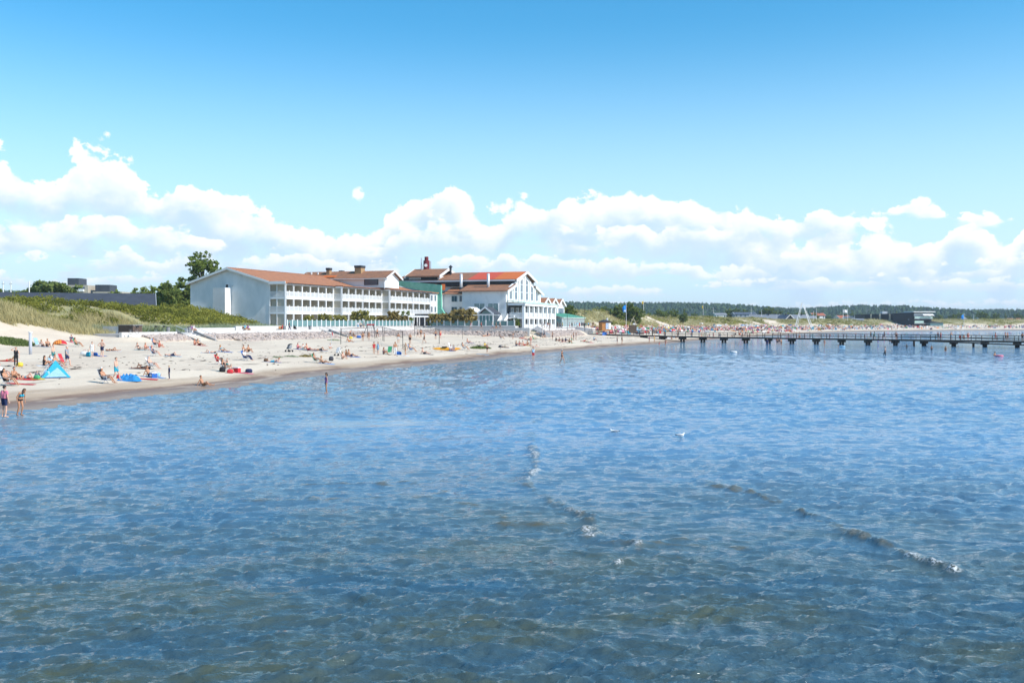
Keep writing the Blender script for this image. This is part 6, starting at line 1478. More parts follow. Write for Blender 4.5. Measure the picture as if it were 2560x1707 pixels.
# --- the near beach, from the left edge
P(11,1046,'stand','m','fair','dark','shirt:pink shorts:navy','man in pink T shirt and navy shorts standing ankle deep at the left edge',70)
P(50,1041,'bend','f','tan','brown','top:turquoise briefs:black','woman in blue bikini top and black bottoms looking down in the shallows',-25)
P(18,964,'chair','m','tan','dark','briefs:black','tanned man leaning back in the low chair at the left edge',-5)
P(6,948,'chair','m','fair','dark','shirt:white','dark haired person in white shirt seated behind the tanned man at the left edge',-5)
P(34,950,'sit','m','tan','navy','shorts:darkgrey','man in navy cap sitting hunched beside the chairs at the left edge',-20)
P(66,949,'lie','f','fair','brown','briefs:turquoise top:black','woman on her back with one knee up and bright blue bottoms on a red towel',0)
P(93,947,'sit','m','fair','navy','longshirt:navy','small child wrapped in navy beside the blue beach tent',-60,.62)
P(40,917,'shade','f','fair','brown','jumpsuit:black','woman in black sleeveless overall shading her eyes with one hand',-70)
P(18,904,'prone','f','tan','blond','briefs:red','blond woman lying on her front on a red towel near the left edge',190)
P(133,908,'walk','m','fair','red','shorts:teal','slim pale boy in dark green shorts standing behind the seated group',-20,.95)
P(110,915,'sit','f','tan','dark','swimsuit:black','dark haired woman sitting with her back to us left of the blue tent',40)
P(125,913,'sit','f','fair','brown','shirt:lightblue','person in pale blue sitting half hidden above the blue tent',-30)
P(143,922,'chair','m','tan','black','shorts:navy','man with dark glasses lounging with long bare legs beside the blue tent',-15)
P(167,918,'walk','m','fair','grey','shirt:grey shorts:navy','bald man in grey T shirt and navy shorts walking right',-5)
P(262,959,'chair','m','tan','white','shorts:grey','white haired man reading in a folding chair with a dark jacket on its back',-10)
P(290,953,'walk','m','fair','brown','shorts:turquoise','pale man in bright turquoise shorts walking beside the folding chair',-15)
P(255,893,'hips','m','fair','red','shorts:navy','man in navy shorts with hands on hips seen from behind',80)
P(230,893,'stand','f','fair','brown','dress:white','child in short white dress standing by the bags',-80,.88)
P(220,890,'sit','m','fair','blond','shirt:white','small blond child sitting among bright bags',-30,.7)
P(281,878,'lie','f','tan','dark','briefs:black top:black','woman in black bikini lying on a pale towel with a raised knee',0)
P(106,867,'sitback','f','tan','blond','briefs:brown','fair haired bather sitting beside the pale blue chair',-30); P(118,867,'sit','m','tan','red','shorts:black','reddish haired person in black sitting right of the pale blue chair',-40)
P(178,856,'sit','m','fair','dark','shirt:navy','dark shirted person sitting behind the lounging woman',-30); P(192,867,'chair','f','tan','brown','briefs:orange','tanned woman stretched in a lounger below the red beach shelter',-8)
P(347,875,'sitback','f','fair','brown','briefs:black top:black','woman in black bikini leaning back, left of a sitting pair',-20); P(363,875,'sit','f','red','blond','briefs:beige','sunburnt woman hugging her knees, right of a sitting pair',-20)
P(388,867,'chair','m','red','brown','shorts:brown','sunburnt man lounging below the beach steps',-12); P(398,869,'sit','f','red','dark','swimsuit:red','woman in red swimsuit seated against the lounging sunburnt man',-10)
P(385,890,'chair','f','fair','redhat','swimsuit:navy','woman with red sun hat in a blue striped chair',-8); P(430,891,'lie','m','fair','brown','shorts:navy','man lying flat with his feet to the right of the striped chair',0)
P(378,923,'chair','m','fair','grey','shorts:white','grey haired man in a white lounger, legs stretched to the right',-12); P(355,922,'lie','f','brown','dark','swimsuit:black','deeply tanned woman in black lying left of the white lounger',180); P(374,943,'sitback','m','tan','brown','shorts:black','tanned man sitting behind the blue cool box',-10)
P(423,949,'stand','m','fair','blond','wetsuit:navy','toddler in black suit standing with arms out right of the cool box',-150,.62)
P(508,967,'sitback','m','tan','brown','shorts:brown','brown haired boy sitting at the water edge on the damp sand',-5,.9)
P(816,984,'stand','f','tan','dark','swimsuit:purple','child in purple swimsuit wading close to the beach',-160,.85,)
P(555,880,'sitback','f','tan','blond','briefs:turquoise top:turquoise','woman in turquoise bikini propped on her elbows',0); P(524,883,'lie','f','fair','brown','briefs:lightblue','woman lying flat on a pale blue towel left of the turquoise bikini',180)
P(608,881,'sit','m','tan','brown','shorts:black','tanned man hugging his knees left of the stretching one',-20); P(620,881,'sit','m','tan','black','shorts:black','tanned man with dark cap sitting right of his companion',-20)
P(486,863,'sit','f','red','brown','briefs:pink','pink skinned bather sitting by the foot of the beach steps',-20); P(498,864,'sitback','m','tan','dark','shorts:black','man in black shorts by the foot of the beach steps',-20)
P(547,911,'chair','f','tan','brown','swimsuit:red','woman in red seated in a low chair with a red towel',-20); P(568,913,'sit','m','fair','red','shorts:teal','red haired child sitting right of the woman in red',-120,.7)
P(562,930,'chair','f','tan','dark','swimsuit:black','woman in black in a low chair beside the red towels',-12); P(577,930,'sit','m','fair','brown','shorts:green','child with green shorts next to the red towels',-30,.75)
P(614,902,'chair','m','fair','white','shirt:white trousers:navy','man in white hat and shirt with blue trousers in a low chair',-15)
P(684,906,'prone','m','fair','red','shorts:turquoise','man in bright blue shorts lying on his front',180)
P(789,907,'chair','f','tan','brown','briefs:black','woman lounging low on the open sand, left of a pair',-12); P(808,909,'sitback','f','tan','blond','briefs:black top:beige','blond woman stretched out with long legs, right of a pair',-8)
P(744,873,'sit','f','red','grey','swimsuit:pink','grey haired person in pink behind the stroller',-25); P(757,874,'sit','f','fair','white','swimsuit:white','woman with white hat sitting in the middle of three',-25); P(770,876,'sitback','m','red','brown','shorts:red','sunburnt man leaning back, right of three behind the stroller',-15)
P(800,877,'lie','m','tan','dark','shorts:black','tanned man lying flat in black shorts beside a blue ball',0); P(826,872,'sit','f','fair','dark','shirt:white','girl in white top sitting upright behind the lying man',-90,.85)
P(856,898,'sit','f','fair','blond','briefs:black','fair woman with black bottoms sitting by the black stroller',-25); P(876,892,'sitback','m','tan','brown','shorts:navy','broad tanned man leaning back right of the black stroller',-10); P(865,891,'sit','f','tan','brown','swimsuit:brown','tanned woman sitting between the stroller group',-30)
P(907,853,'stand','m','tan','brown','briefs:black','man in black trunks standing left of the swing frame',-80); P(922,851,'stand','f','tan','red','briefs:brown top:brown','slim girl in brown bikini under the swing frame',-80,.88); P(943,843,'walk','m','tan','dark','shorts:black','man in black shorts right of the swing frame',-40)
P(875,845,'bend','m','fair','white','shorts:black','man in white cap and black shorts packing bags by the stones',-20); P(883,843,'sit','f','tan','brown','vest:black','person in black top sitting by bags below the sea wall',-20); P(872,855,'sitback','m','tan','brown','shorts:orange','tanned man reclining in front of the volleyball net',-5)
P(935,886,'stand','f','tan','dark','swimsuit:red','woman in red swimsuit standing in the group by the green chair',-60); P(945,886,'stand','f','fair','brown','dress:lightblue','person wrapped in a pale towel next to the red swimsuit',-120,.92); P(959,886,'sit','f','tan','dark','swimsuit:navy','dark haired woman sitting left of the green chair',-20)
P(988,889,'stand','m','tan','red','trousers:white','bare backed man in white trousers beside the green chair',100); P(1014,889,'walk','f','tan','blond','swimsuit:beige','woman in pale swimsuit walking right of the green chair',-120); P(1027,880,'chair','m','tan','brown','shorts:striped','tanned man in a low chair right of the walking woman',-12); P(1060,885,'sitback','m','fair','brown','shorts:darkgrey','man in dark shorts stretched out left of the kayak',-8)
P(996,858,'stand','m','tan','brown','shorts:white','volleyball player in white shorts at the net post',100); P(1025,860,'stand','m','tan','brown','shorts:black','volleyball player in black shorts waiting mid court',-100); P(1061,858,'walk','m','tan','brown','shorts:darkgrey','volleyball player in dark shorts lunging',170); P(1089,848,'hips','m','tan','dark','shorts:navy','volleyball player in navy shorts with hands on hips',-60); P(1045,845,'walk','m','fair','blond','shorts:black','fair haired volleyball player stepping left at the back',180); P(1052,844,'stand','m','tan','red','shorts:brown','ginger volleyball player in brown shorts at the back',-90); P(1101,846,'stand','m','red','dark','shorts:red','man in red shorts standing by the net pole',-60)
P(1126,877,'sit','m','fair','dark','shirt:white','person in white shirt leaning on the orange kayak',-70); P(1133,877,'sit','f','fair','brown','shirt:grey','person in grey leaning on the orange kayak, right of the white shirt',-70); P(1160,875,'chair','m','tan','brown','shorts:white','man seated on a chair right of the kayak',-10); P(1171,858,'sitback','f','red','brown','briefs:orange','sunbather in orange behind the kayak',-20)
P(1212,868,'sit','f','fair','brown','shirt:yellow','person in yellow sitting among the green beach plants',-50); P(1218,881,'stand','m','tan','brown','shorts:black','small boy in black shorts right of the green plants',-120,.72)
P(1333,901,'stand','m','fair','brown','shorts:red vest:lightblue','man in red shorts with a pale blue towel over his chest, wading',-60); P(1405,908,'walk','f','tan','white','briefs:black top:black','woman in black bikini and white cap wading out',-30)
P(1258,869,'lie','m','fair','dark','shirt:darkgrey trousers:beige','clothed man lying flat with beige trousers',0)
for i, (px, py, pn, sx, sk, hr, cl, lab) in enumerate([(1290,865,'sit','m','tan','brown','shorts:navy','left end of the sunburnt row by the waterline sand'),(1298,863,'sit','f','red','blond','swimsuit:pink','woman in pink, second in the seated row below the veranda'),(1310,864,'sitback','m','red','dark','shorts:red','man in red shorts in the middle of the seated row below the veranda'),(1318,863,'sit','f','tan','dark','briefs:black','woman in black bottoms in the seated row below the veranda'),(1327,863,'hips','f','red','brown','briefs:red top:red','woman in red bikini standing up from the seated row'),(1337,868,'lie','f','fair','blond','briefs:white','blond woman lying at the right end of the seated row')]):
    P(px, py, pn, sx, sk, hr, cl, ('person at the ' if lab.startswith('left end') else '')+lab)
blk = [(1381,850,'stand','m','brown','dark','shorts:black','dark haired man standing at the left of the dark clad group'),(1390,853,'sit','f','fair','dark','longshirt:black','woman in black with dark hair, left in the dark clad seated group'),(1398,854,'sit','m','tan','dark','vest:navy','person in navy vest in the dark clad seated group'),(1406,855,'sit','f','fair','dark','longshirt:darkgrey','woman in charcoal in the middle of the dark clad group'),(1414,854,'sit','m','brown','black','longshirt:navy','man with black cap in the dark clad group'),(1423,857,'sit','m','tan','brown','shorts:black','bare chested man at the right of the dark clad group'),(1429,859,'stand','m','tan','dark','shorts:green','boy in green shorts standing right of the dark clad group')]
for px, py, pn, sx, sk, hr, cl, lab in blk: P(px, py, pn, sx, sk, hr, cl, lab)
P(1355,845,'stand','m','fair','brown','shirt:white shorts:grey','man in white shirt and grey shorts standing below the veranda wall'); P(1361,845,'walk','m','fair','brown','shirt:grey shorts:navy','man in grey shirt walking right of the white shirted one below the veranda'); P(1434,850,'stand','m','tan','dark','shorts:navy','tall tanned man in navy shorts below the conservatory ramp'); P(1440,850,'stand','f','tan','brown','swimsuit:navy','woman in navy swimsuit beside the tall tanned man below the ramp')
P(1252,848,'chair','m','tan','dark','vest:black','person in black in a dark beach chair below the stones'); P(1282,848,'bend','m','tan','brown','shorts:grey','boy crouching over on the open sand below the veranda',-30,.85); P(1306,847,'lie','f','red','brown','swimsuit:red','woman in red lying below the stones'); P(1321,850,'lie','m','tan','dark','shorts:black','man in black shorts lying below the veranda stones'); P(1334,848,'sitback','f','fair','blond','swimsuit:green','blond woman in green lying by the flat tuft')
P(1240,838,'stand','f','tan','brown','dress:orange','woman in orange dress on the ramp by the pavilion'); P(1193,838,'sit','f','red','brown','swimsuit:red','woman in red sitting on the stones left of the grey wedge'); P(1212,841,'lie','f','tan','brown','swimsuit:orange','woman in orange lying below the grey wedge'); P(1219,840,'sit','m','fair','dark','shirt:navy','person in navy shirt sitting right below the grey wedge')
P(1460,854,'lie','m','red','brown','shorts:red','sunburnt man lying nearest the water below the kiosk'); P(1474,857,'lie','f','fair','dark','swimsuit:navy','woman in navy lying right of the sunburnt man'); P(1485,851,'sit','m','fair','brown','shirt:lightblue','person in pale blue shirt sitting below the kiosk')
P(1543,861,'stand','m','fair','dark','vest:navy shorts:navy','man in navy at the waterline left of the jetty'); P(1555,859,'stand','f','tan','brown','swimsuit:black','woman in black swimsuit at the waterline beside the man in navy'); P(1623,857,'stand','f','tan','dark','swimsuit:purple','woman in purple swimsuit near the jetty shadow'); P(1636,855,'stand','m','tan','brown','shorts:yellow','man in yellow shorts beside the jetty on the sand'); P(1648,866,'bend','m','fair','brown','shorts:red','toddler bending down at the water edge by the jetty',-60,.7); P(1664,866,'walk','f','tan','brown','briefs:pink','slim girl stepping out of the water near the jetty',-120,.9)
# --- the promenade
def PR(px, q, pn, sex, skin, hair, cl, label, rz=0, s=None, z=3.5):
    r = (px-1280)/F; a = OX+UY*q; b = OY-UX*q; k = (r*b-a)/(UX-r*UY); x, y, _ = K(k, q); return P(0, 0, pn, sex, skin, hair, cl, label, rz, s, ground=(x, y, z))
PR(478,9.5,'bench','f','fair','dark','longshirt:purple','woman in purple on the left promenade bench',-15); PR(484,9.0,'bench','m','fair','brown','shirt:white','man in white on the left promenade bench',-15); PR(612,9.5,'bench','m','fair','dark','shirt:turquoise','man in bright blue shirt on the middle promenade bench',-15); PR(620,9.2,'bench','f','tan','brown','shirt:purple','woman in mauve on the middle promenade bench',-15)
PR(706,9.4,'bench','f','tan','red','shirt:red','red haired woman in red on the right promenade bench',-15); PR(723,10.4,'walk','m','fair','dark','shirt:black trousers:navy','man in black pushing a pram along the promenade',-10)
for px, lab, c in ((895,'white shirted stroller left of three before the glass screens','shirt:white shorts:lightblue'), (902,'stroller in cream and navy, middle of three before the glass screens','shirt:beige shorts:navy'), (909,'stroller in grey, right of three before the glass screens','shirt:grey shorts:beige')): PR(px, 10.5, 'stand', 'm', 'fair', 'brown', c, lab, 90)
PR(1029,11.2,'walk','f','fair','brown','dress:white','woman in white dress passing the pergola',170); PR(1097,11.2,'walk','m','tan','dark','shirt:purple shorts:black','man in dark purple shirt walking along the glass screens',180)
def at_k(px, k, z, *a, **kw):
    r = (px-1280)/F; ax = OX+UX*k; ay = OY+UY*k; q = (r*ay-ax)/(UY+r*UX); x, y, _ = K(k, q); return P(0, 0, *a, ground=(x, y, z), **kw)
for px, sx, hr, cl, lab in ((1177,'f','brown','vest:pink shorts:white','woman in pink vest behind the corner of the sea wall'),(1203,'m','dark','shirt:red shorts:black','man in red shirt before the small pavilion'),(1231,'m','grey','shirt:white shorts:lightblue','man in white shirt before the right gable of the pavilion'),(1240,'m','dark','vest:darkgrey shorts:black','dark clad man walking towards the veranda stairs'),(1250,'m','brown','shorts:black','bare chested man in black shorts on the promenade'),):
    at_k(px, 43.2, 3.5, 'walk', sx, 'tan', hr, cl, lab, rz=rnd.choice([0, 180]))
for i, (px, sx, hr, cl, lab) in enumerate(((1355,'f','dark','dress:black','woman in black dress in front of the veranda columns'),(1360,'m','brown','shirt:navy shorts:beige','man in navy shirt in front of the veranda columns'),(1369,'f','blond','vest:pink shorts:white','blond woman in pink in front of the veranda columns'),(1374,'m','dark','shorts:brown','bare chested man at the grey lamp post'),(1394,'m','dark','shirt:black shorts:darkgrey','man in black left of the conservatory door'),(1400,'f','dark','dress:navy','woman in navy before the conservatory door'),(1406,'m','brown','shirt:yellow shorts:navy','man in yellow shirt before the conservatory'),(1424,'f','brown','shirt:white shorts:pink','woman in white shirt at the conservatory front'),(1430,'m','dark','shirt:darkgrey shorts:black','man in charcoal shirt at the conservatory front'),(1437,'f','red','dress:turquoise','woman in turquoise dress at the conservatory front'),(1443,'m','blond','shirt:lightblue shorts:white','man in pale blue at the conservatory corner'),(1449,'f','brown','dress:red','woman in red at the conservatory corner'))):
    PR(px, 36.2+.4*(i % 2), 'walk' if i % 3 else 'stand', sx, 'tan', hr, cl, lab, rnd.choice([0, 180, -60]))
for i, (px, sx, cl, lab) in enumerate(((1455,'m','shirt:navy shorts:black','man in navy at the left of the promenade end group'),(1460,'m','shirt:darkgrey trousers:black','man in black trousers in the promenade end group'),(1465,'f','dress:teal','woman in teal in the promenade end group'),(1471,'m','shirt:lightblue shorts:navy','man in light blue in the promenade end group'),(1477,'f','dress:white','woman in white in the promenade end group'),(1483,'m','shirt:brown shorts:beige','man in brown at the right of the promenade end group'))):
    PR(px, 36.5, 'stand', sx, 'tan', 'dark' if i % 2 else 'brown', cl, lab, -90, z=3.55)
at_k(897, 30.6, 10.2, 'stand', 'm', 'red', 'brown', '', 'bare chested person looking out from a top floor balcony', rz=-20)
# --- bathers in the water near the jetty (their feet under water)
def W(px, py, depth, pn, sex, skin, hair, cl, label, rz=0, s=None):
    """(px, py) = where the body meets the surface; depth = how deep the feet are"""
    y = CAMZ*F/(py-HZ); return P(0, 0, pn, sex, skin, hair, cl, label, rz, s, ground=((px-1280)/F*y, y, -depth))
W(1918,865,.15,'stand','m','tan','dark','wetsuit:navy','person in dark suit standing alone in the shallows by the jetty',-90); W(1943,861,.2,'stand','m','brown','dark','shorts:black','dark figure left of a pair under the jetty',-90); W(1948,861,.2,'stand','f','tan','dark','swimsuit:black','woman in black swimsuit close under the jetty',-90); W(1953,864,.2,'stand','m','tan','brown','shorts:brown','tanned man right of the pair under the jetty',-60); W(2061,865,.2,'walk','f','tan','brown','briefs:pink','slim bather wading out from the jetty leg',-120); W(2034,855,.5,'stand','f','tan','dark','swimsuit:white','bather with pale suit seen under the jetty deck',-90)
W(1828,881,1.45,'stand','m','fair','dark','','swimmer with dark head left of a floating pale toy',0); W(2096,866,1.4,'stand','m','tan','dark','','swimmer beside a pale blue swim ring',0); W(2213,887,.4,'walk','m','fair','brown','trousers:black','pale backed man in black trousers wading left',150); W(2267,873,.1,'stand','m','tan','dark','wetsuit:darkgrey','small child in dark suit wading before the jetty',-60,.65); W(2329,875,.55,'stand','m','brown','dark','shorts:black','dark haired child waist deep before the jetty',-90,.8); W(2364,877,.75,'stand','f','tan','dark','swimsuit:brown','long haired woman waist deep before the jetty',-90); W(2395,867,1.42,'stand','m','fair','brown','','swimmer whose head shows near a right hand pile',-60); W(2487,889,1.15,'stand','m','tan','dark','','bather holding a pink swim ring at the right',-60)
for i, (px, py, dep, lab) in enumerate(((2170,857,.45,'dark wader beyond the jetty, left of the white sailed pair'),(2164,855,.6,'smaller wader beyond the jetty beside the dark one'),(2195,857,.5,'tanned wader beyond the jetty, left of a pile'),(2210,854,1.0,'bather chest deep right of that pile beyond the jetty'),(2225,854,1.1,'bather with pink shoulders far beyond the jetty'),(2241,856,.6,'bather in blue beyond the jetty left of the middle'),(1990,846,.3,'bather behind the jetty rails near the beach'),(2075,843,.4,'bather far behind the jetty, right of the A frame'),(2140,836,.8,'bather far out in front of the black building, left one'),(2262,838,.9,'bather far out in front of the black building, right one'),(2448,838,.8,'bather far out near the second blue flag'),(2520,836,.7,'bather far out near the right edge'))):
    W(px, py, dep, 'stand', 'mf'[i % 2], ('tan', 'brown', 'red')[i % 3], 'dark', ('shorts:black', 'swimsuit:navy', 'shorts:blue', 'swimsuit:pink')[i % 4], lab, rnd.uniform(-150, 0))
# --- people on the jetty
def JP(px, pn, sex, skin, hair, cl, label, rz=-45, o=.2, dz=0, s=None):
    r = (px-1280)/F; b = J0+JN*o; ss = (r*b[1]-b[0])/(JD[0]-r*JD[1]); x, y, _ = jet(ss, o, 0); return P(0, 0, pn, sex, skin, hair, cl, label, rz, s, ground=(x, y, jz(ss)+dz))
JP(1999,'sit','m','tan','red','shorts:brown','red haired man sitting on the jetty deck',-120); JP(2177,'walk','m','tan','dark','vest:black shorts:black','person in black striding along the jetty, leftmost walker',-45); JP(2186,'walk','f','tan','dark','dress:teal','woman in dark green walking behind the leftmost jetty walker',135); JP(2211,'walk','m','red','brown','shirt:darkgrey shorts:navy','man in dark shirt walking along the middle of the jetty',135); JP(2240,'hips','m','red','dark','shorts:black','broad bare chested man in black shorts on the jetty',-120); JP(2345,'stand','f','tan','dark','swimsuit:navy','woman in navy swimsuit on the jetty left of the red one',-60); JP(2352,'walk','f','tan','brown','dress:red','woman in red walking on the jetty',135); JP(2378,'stand','m','fair','brown','shorts:lightblue','pale man in light shorts on the jetty',-90)
JP(2400,'bench','m','tan','dark','vest:red shorts:navy','person in bright red sitting at the head of the ramp',-100,.2,-.1); JP(2409,'bench','m','tan','brown','shorts:navy','bare chested man sitting right of the red vest on the jetty',-100,.2,-.1); JP(2420,'stand','m','red','dark','shorts:red','man in red shorts standing at the head of the ramp',-90); JP(2489,'walk','f','red','brown','briefs:red top:red','woman in red bikini walking at the right of the jetty',135); JP(2514,'walk','m','tan','dark','shorts:darkgrey','man in dark shorts, left of the last pair on the jetty',-45); JP(2519,'walk','m','tan','red','shorts:brown','ginger man, right of the last pair on the jetty',-45,.5); JP(2556,'stand','m','brown','dark','shorts:black','dark figure on the jetty cut by the right edge',-90)

# ------------------------------------------------------------------ the crowd along the bay
def crowd_mesh(pname, sex, kind, vox=.055):
    key = ('crowd', pname, sex, kind, vox)
    if key in BODY: return BODY[key]
    B = body(pname, sex, vox); me = B['me'].copy(); me.name = 'person_body'; me.materials.clear()
    for i in range(3): me.materials.append(None)
    reg, t = B['reg'], B['t']; sel = np.array([bool(kind and CL[kind](r, u)) for r, u in zip(reg, t)]); hr = B['hair'] | ((reg == 'head') & False)
    mi = []
    for p in me.polygons:
        iv = p.vertices[:]; mi.append(2 if sum(hr[i] for i in iv) >= 2 else 1 if sum(sel[i] for i in iv) >= 3 else 0)
    me.polygons.foreach_set('material_index', mi); BODY[key] = me; return me
crowd_kinds = [('stand','m','shorts'),('stand','f','swimsuit'),('walk','m','shorts'),('walk','f','briefs'),('sit','m','shorts'),('sit','f','swimsuit'),('sit','f','shirt'),('sitback','m','shorts'),('sitback','f','briefs'),('lie','f','briefs'),('lie','m','shorts'),('prone','f','briefs'),('chair','m','shorts'),('chair','f','swimsuit'),('bend','m','shorts')]
cw = [.11,.10,.08,.06,.10,.10,.06,.06,.06,.07,.05,.05,.05,.05,.02]
cr = np.random.RandomState(77)
def crowd_spots():
    out = []
    for i in range(4000):
        if len(out) >= 1500: break
        u = cr.rand(); k = 92+560*u**1.1
        sl = float((shoreq(k+4)-shoreq(k-4))/8); c = 1/math.sqrt(1+sl*sl)
        lo, hi = (20, 56) if k < 240 else (10, 54)
        d = lo+(hi-lo)*cr.beta(1.5, 1.15) if cr.rand() < .93 else 2+8*cr.rand()
        q = float(shoreq(k))-d/c; x, y, _ = K(k, q); px = 1280+F*x/y
        if not (1478 < px < 2575): continue
        z = float(terr(np.array([k]), np.array([q]))[0]); out.append((y, x, z, px, d))
    out.sort(); return out
POSEW = {'stand': 'standing', 'walk': 'walking', 'sit': 'sitting', 'sitback': 'leaning back', 'lie': 'lying', 'prone': 'lying face down', 'chair': 'lounging', 'bend': 'bending down'}
CLW = {'shorts': 'shorts', 'swimsuit': 'swimsuit', 'briefs': 'briefs', 'shirt': 'shirt'}
cols = [c for c in CC if c != 'brightblue']; spots = crowd_spots(); NIND = 300-sum(1 for o in COL.objects if o.get('category') == 'person')
VV = []; FF = []; MI = []; nv = 0
MATS = [SKIN['tan'], SKIN['fair'], SKIN['red'], CC['red'], CC['navy'], CC['black'], CC['white'], CC['turquoise'], CC['orange'], CC['pink'], CC['lightblue'], HAIR['dark'], HAIR['brown'], HAIR['blond']]
for i, (y, x, z, px, d) in enumerate(spots):
    pn, sx, kd = crowd_kinds[cr.choice(len(crowd_kinds), p=np.array(cw)/sum(cw))]
    rz = cr.uniform(-2.4, .6); s = cr.uniform(.86, 1.05)
    if i < NIND:
        me = crowd_mesh(pn, sx, kd); o = link('person', me, None, (x, y, z), rz); o.scale = (s, s, s)
        sk = ('tan', 'fair', 'red')[cr.randint(3)]; col = cols[cr.randint(len(cols))]; hr = ('dark', 'brown', 'blond')[cr.randint(3)]
        for sl_, m in zip(o.material_slots, (SKIN[sk], CC[col], HAIR[hr])): sl_.link = 'OBJECT'; sl_.material = m
        where = 'in the crowd by the jetty foot' if px < 1640 else 'in the crowd behind the jetty' if px < 1850 else 'in the far crowd'
        tag(o, 'small bather %s in %s %s %s' % (POSEW[pn], {'lightblue': 'light blue', 'darkgrey': 'dark grey', 'striped': 'pale blue'}.get(col, col), CLW[kd], where), 'person', 'bathers crowding the bay beach')
    else:
        me = crowd_mesh(pn, sx, kd, .08); n = len(me.vertices); co = np.empty(n*3, np.float32); me.vertices.foreach_get('co', co); co = co.reshape(-1, 3)*s
        R = np.array([[math.cos(rz), -math.sin(rz), 0], [math.sin(rz), math.cos(rz), 0], [0, 0, 1]]); VV.append(co @ R.T+np.array([x, y, z]))
        a, b, c = cr.randint(3), 3+cr.randint(8), 11+cr.randint(3)
        for p in me.polygons:
            iv = p.vertices[:]; FF.append((iv[0]+nv, iv[1]+nv, iv[2]+nv, (iv[3] if len(iv) > 3 else iv[2])+nv)); MI.append((a, b, c)[p.material_index])
        nv += n
if FF:
    me = np_mesh('crowd', np.concatenate(VV), np.array(FF), MATS, True, None, MI)
    tag(link('crowd', me), 'distant crowd of tiny bathers along the far beach', 'crowd', None, 'stuff')
# ------------------------------------------------------------------ things on the beach
def local(mb, name, m, parent, smooth=False):
    me = bpy.data.meshes.new(name); me.from_pydata(mb.v, [], mb.f)
    for q in (m if isinstance(m, (list, tuple)) else [m]): me.materials.append(q)
    me.polygons.foreach_set('material_index', mb.m)
    bm = bmesh.new(); bm.from_mesh(me); bmesh.ops.recalc_face_normals(bm, faces=bm.faces); bm.to_mesh(me); bm.free()
    if smooth: me.polygons.foreach_set('use_smooth', [True]*len(me.polygons))
    return link(name, me, parent)
def thing(name, label, cat, px=None, py=None, rz=0.0, group=None, loc=None, s=1.0):
    t = empty(name, loc if loc is not None else ray_ground(px, py), D(rz)); t.scale = (s, s, s); tag(t, label, cat, group); return t
M_['alu'] = mat('aluminium_tube', (.60,.61,.62), .35, metal=.6); M_['net'] = mat('net_cord', (.03,.03,.035), .8)
# folding chairs under everyone who lounges
CHP = None
def chair_parts():
    fr = MB()
    for y in (-.28, .28):
        fr.tube([(-.44,y,1.02), (-.10,y,.29), (.10,y,.02)], .014, 5); fr.tube([(.40,y,.30), (-.10,y,.28), (-.34,y,.02)], .014, 5); fr.tube([(-.27,y,.66), (-.05,y,.54), (.30,y,.53), (.36,y,.28)], .016, 5)
    for x, z in ((-.44,1.02), (.10,.02), (-.34,.02), (.40,.30)): fr.tube([(x,-.28,z), (x,.28,z)], .014, 5)
    st = MB(); n = 8
    for i in range(n):
        a, b = i/n, (i+1)/n; f = lambda u: (-.10+.50*u, .285-.03*math.sin(u*3.14)+.01*u)
        (x0, z0), (x1, z1) = f(a), f(b); st.hexa([(x0,-.265,z0-.012), (x1,-.265,z1-.012), (x1,.265,z1-.012), (x0,.265,z0-.012)], [(x0,-.265,z0), (x1,-.265,z1), (x1,.265,z1), (x0,.265,z0)])
    bk = MB()
    for i in range(n):
        a, b = i/n, (i+1)/n; f = lambda u: (-.10-.34*u-.03*math.sin(u*3.14), .30+.72*u)
        (x0, z0), (x1, z1) = f(a), f(b); bk.hexa([(x0-.012,-.265,z0), (x1-.012,-.265,z1), (x1-.012,.265,z1), (x0-.012,.265,z0)], [(x0,-.265,z0), (x1,-.265,z1), (x1,.265,z1), (x0,.265,z0)])
    return fr, st, bk
CHM = None
def beach_chair(x, y, z, rz, col, label, s=1.0, back=None):
    global CHM
    t = empty('folding_chair', (x, y, z), rz); t.scale = (s, s, s); tag(t, label, 'chair')
    if CHM is None:
        fr, st, bk = chair_parts(); CHM = [local(fr, 'frame', M_['alu'], t).data, local(st, 'seat', None, t).data, local(bk, 'backrest', None, t).data]; obs = list(t.children)
    else: obs = [link(n, m, t) for n, m in zip(('frame', 'seat', 'backrest'), CHM)]
    for o in obs:
        if o.name.startswith('frame'): continue
        o.material_slots[0].link = 'OBJECT'; o.material_slots[0].material = CC[back if back and o.name.startswith('backrest') else col]
def towel(x, y, rz, col, label, L=1.85, W=.85, off=.1):
    n, m = 9, 5; ca, sa = math.cos(rz), math.sin(rz); r_ = rnd.random()*9
    mb = MB(); pts = []
    for i in range(n+1):
        for j in range(m+1):
            u = (i/n-.5)*L+off+.02*math.sin(j*2+r_); v = (j/m-.5)*W+.02*math.sin(i*1.7+r_); pts.append((x+u*ca-v*sa, y+u*sa+v*ca))
    kk, qq = toKQ(np.array([p[0] for p in pts]), np.array([p[1] for p in pts])); zz = terr(kk, qq); zc = ground_z(x, y)
    V = [(p[0]-x, p[1]-y, float(z)-zc+.022+.008*math.sin(i*2.3+r_)) for i, (p, z) in enumerate(zip(pts, zz))]; N = len(V)
    mb.v = V+[(a, b, c-.018) for a, b, c in V]; st = m+1
    for i in range(n):
        for j in range(m):
            a = i*st+j; f = (a, a+st, a+st+1, a+1); mb.face(f); mb.face(tuple(N+q for q in f[::-1]))
    o = local(mb, 'towel', CC[col], None, True); o.location = (x, y, zc); tag(o, label, 'towel'); return o
tcol = ['red', 'lightblue', 'white', 'striped', 'navy', 'pink', 'turquoise', 'beige', 'yellow', 'green', 'blue']
names = {'lightblue': 'pale blue', 'striped': 'faded blue', 'darkgrey': 'charcoal'}
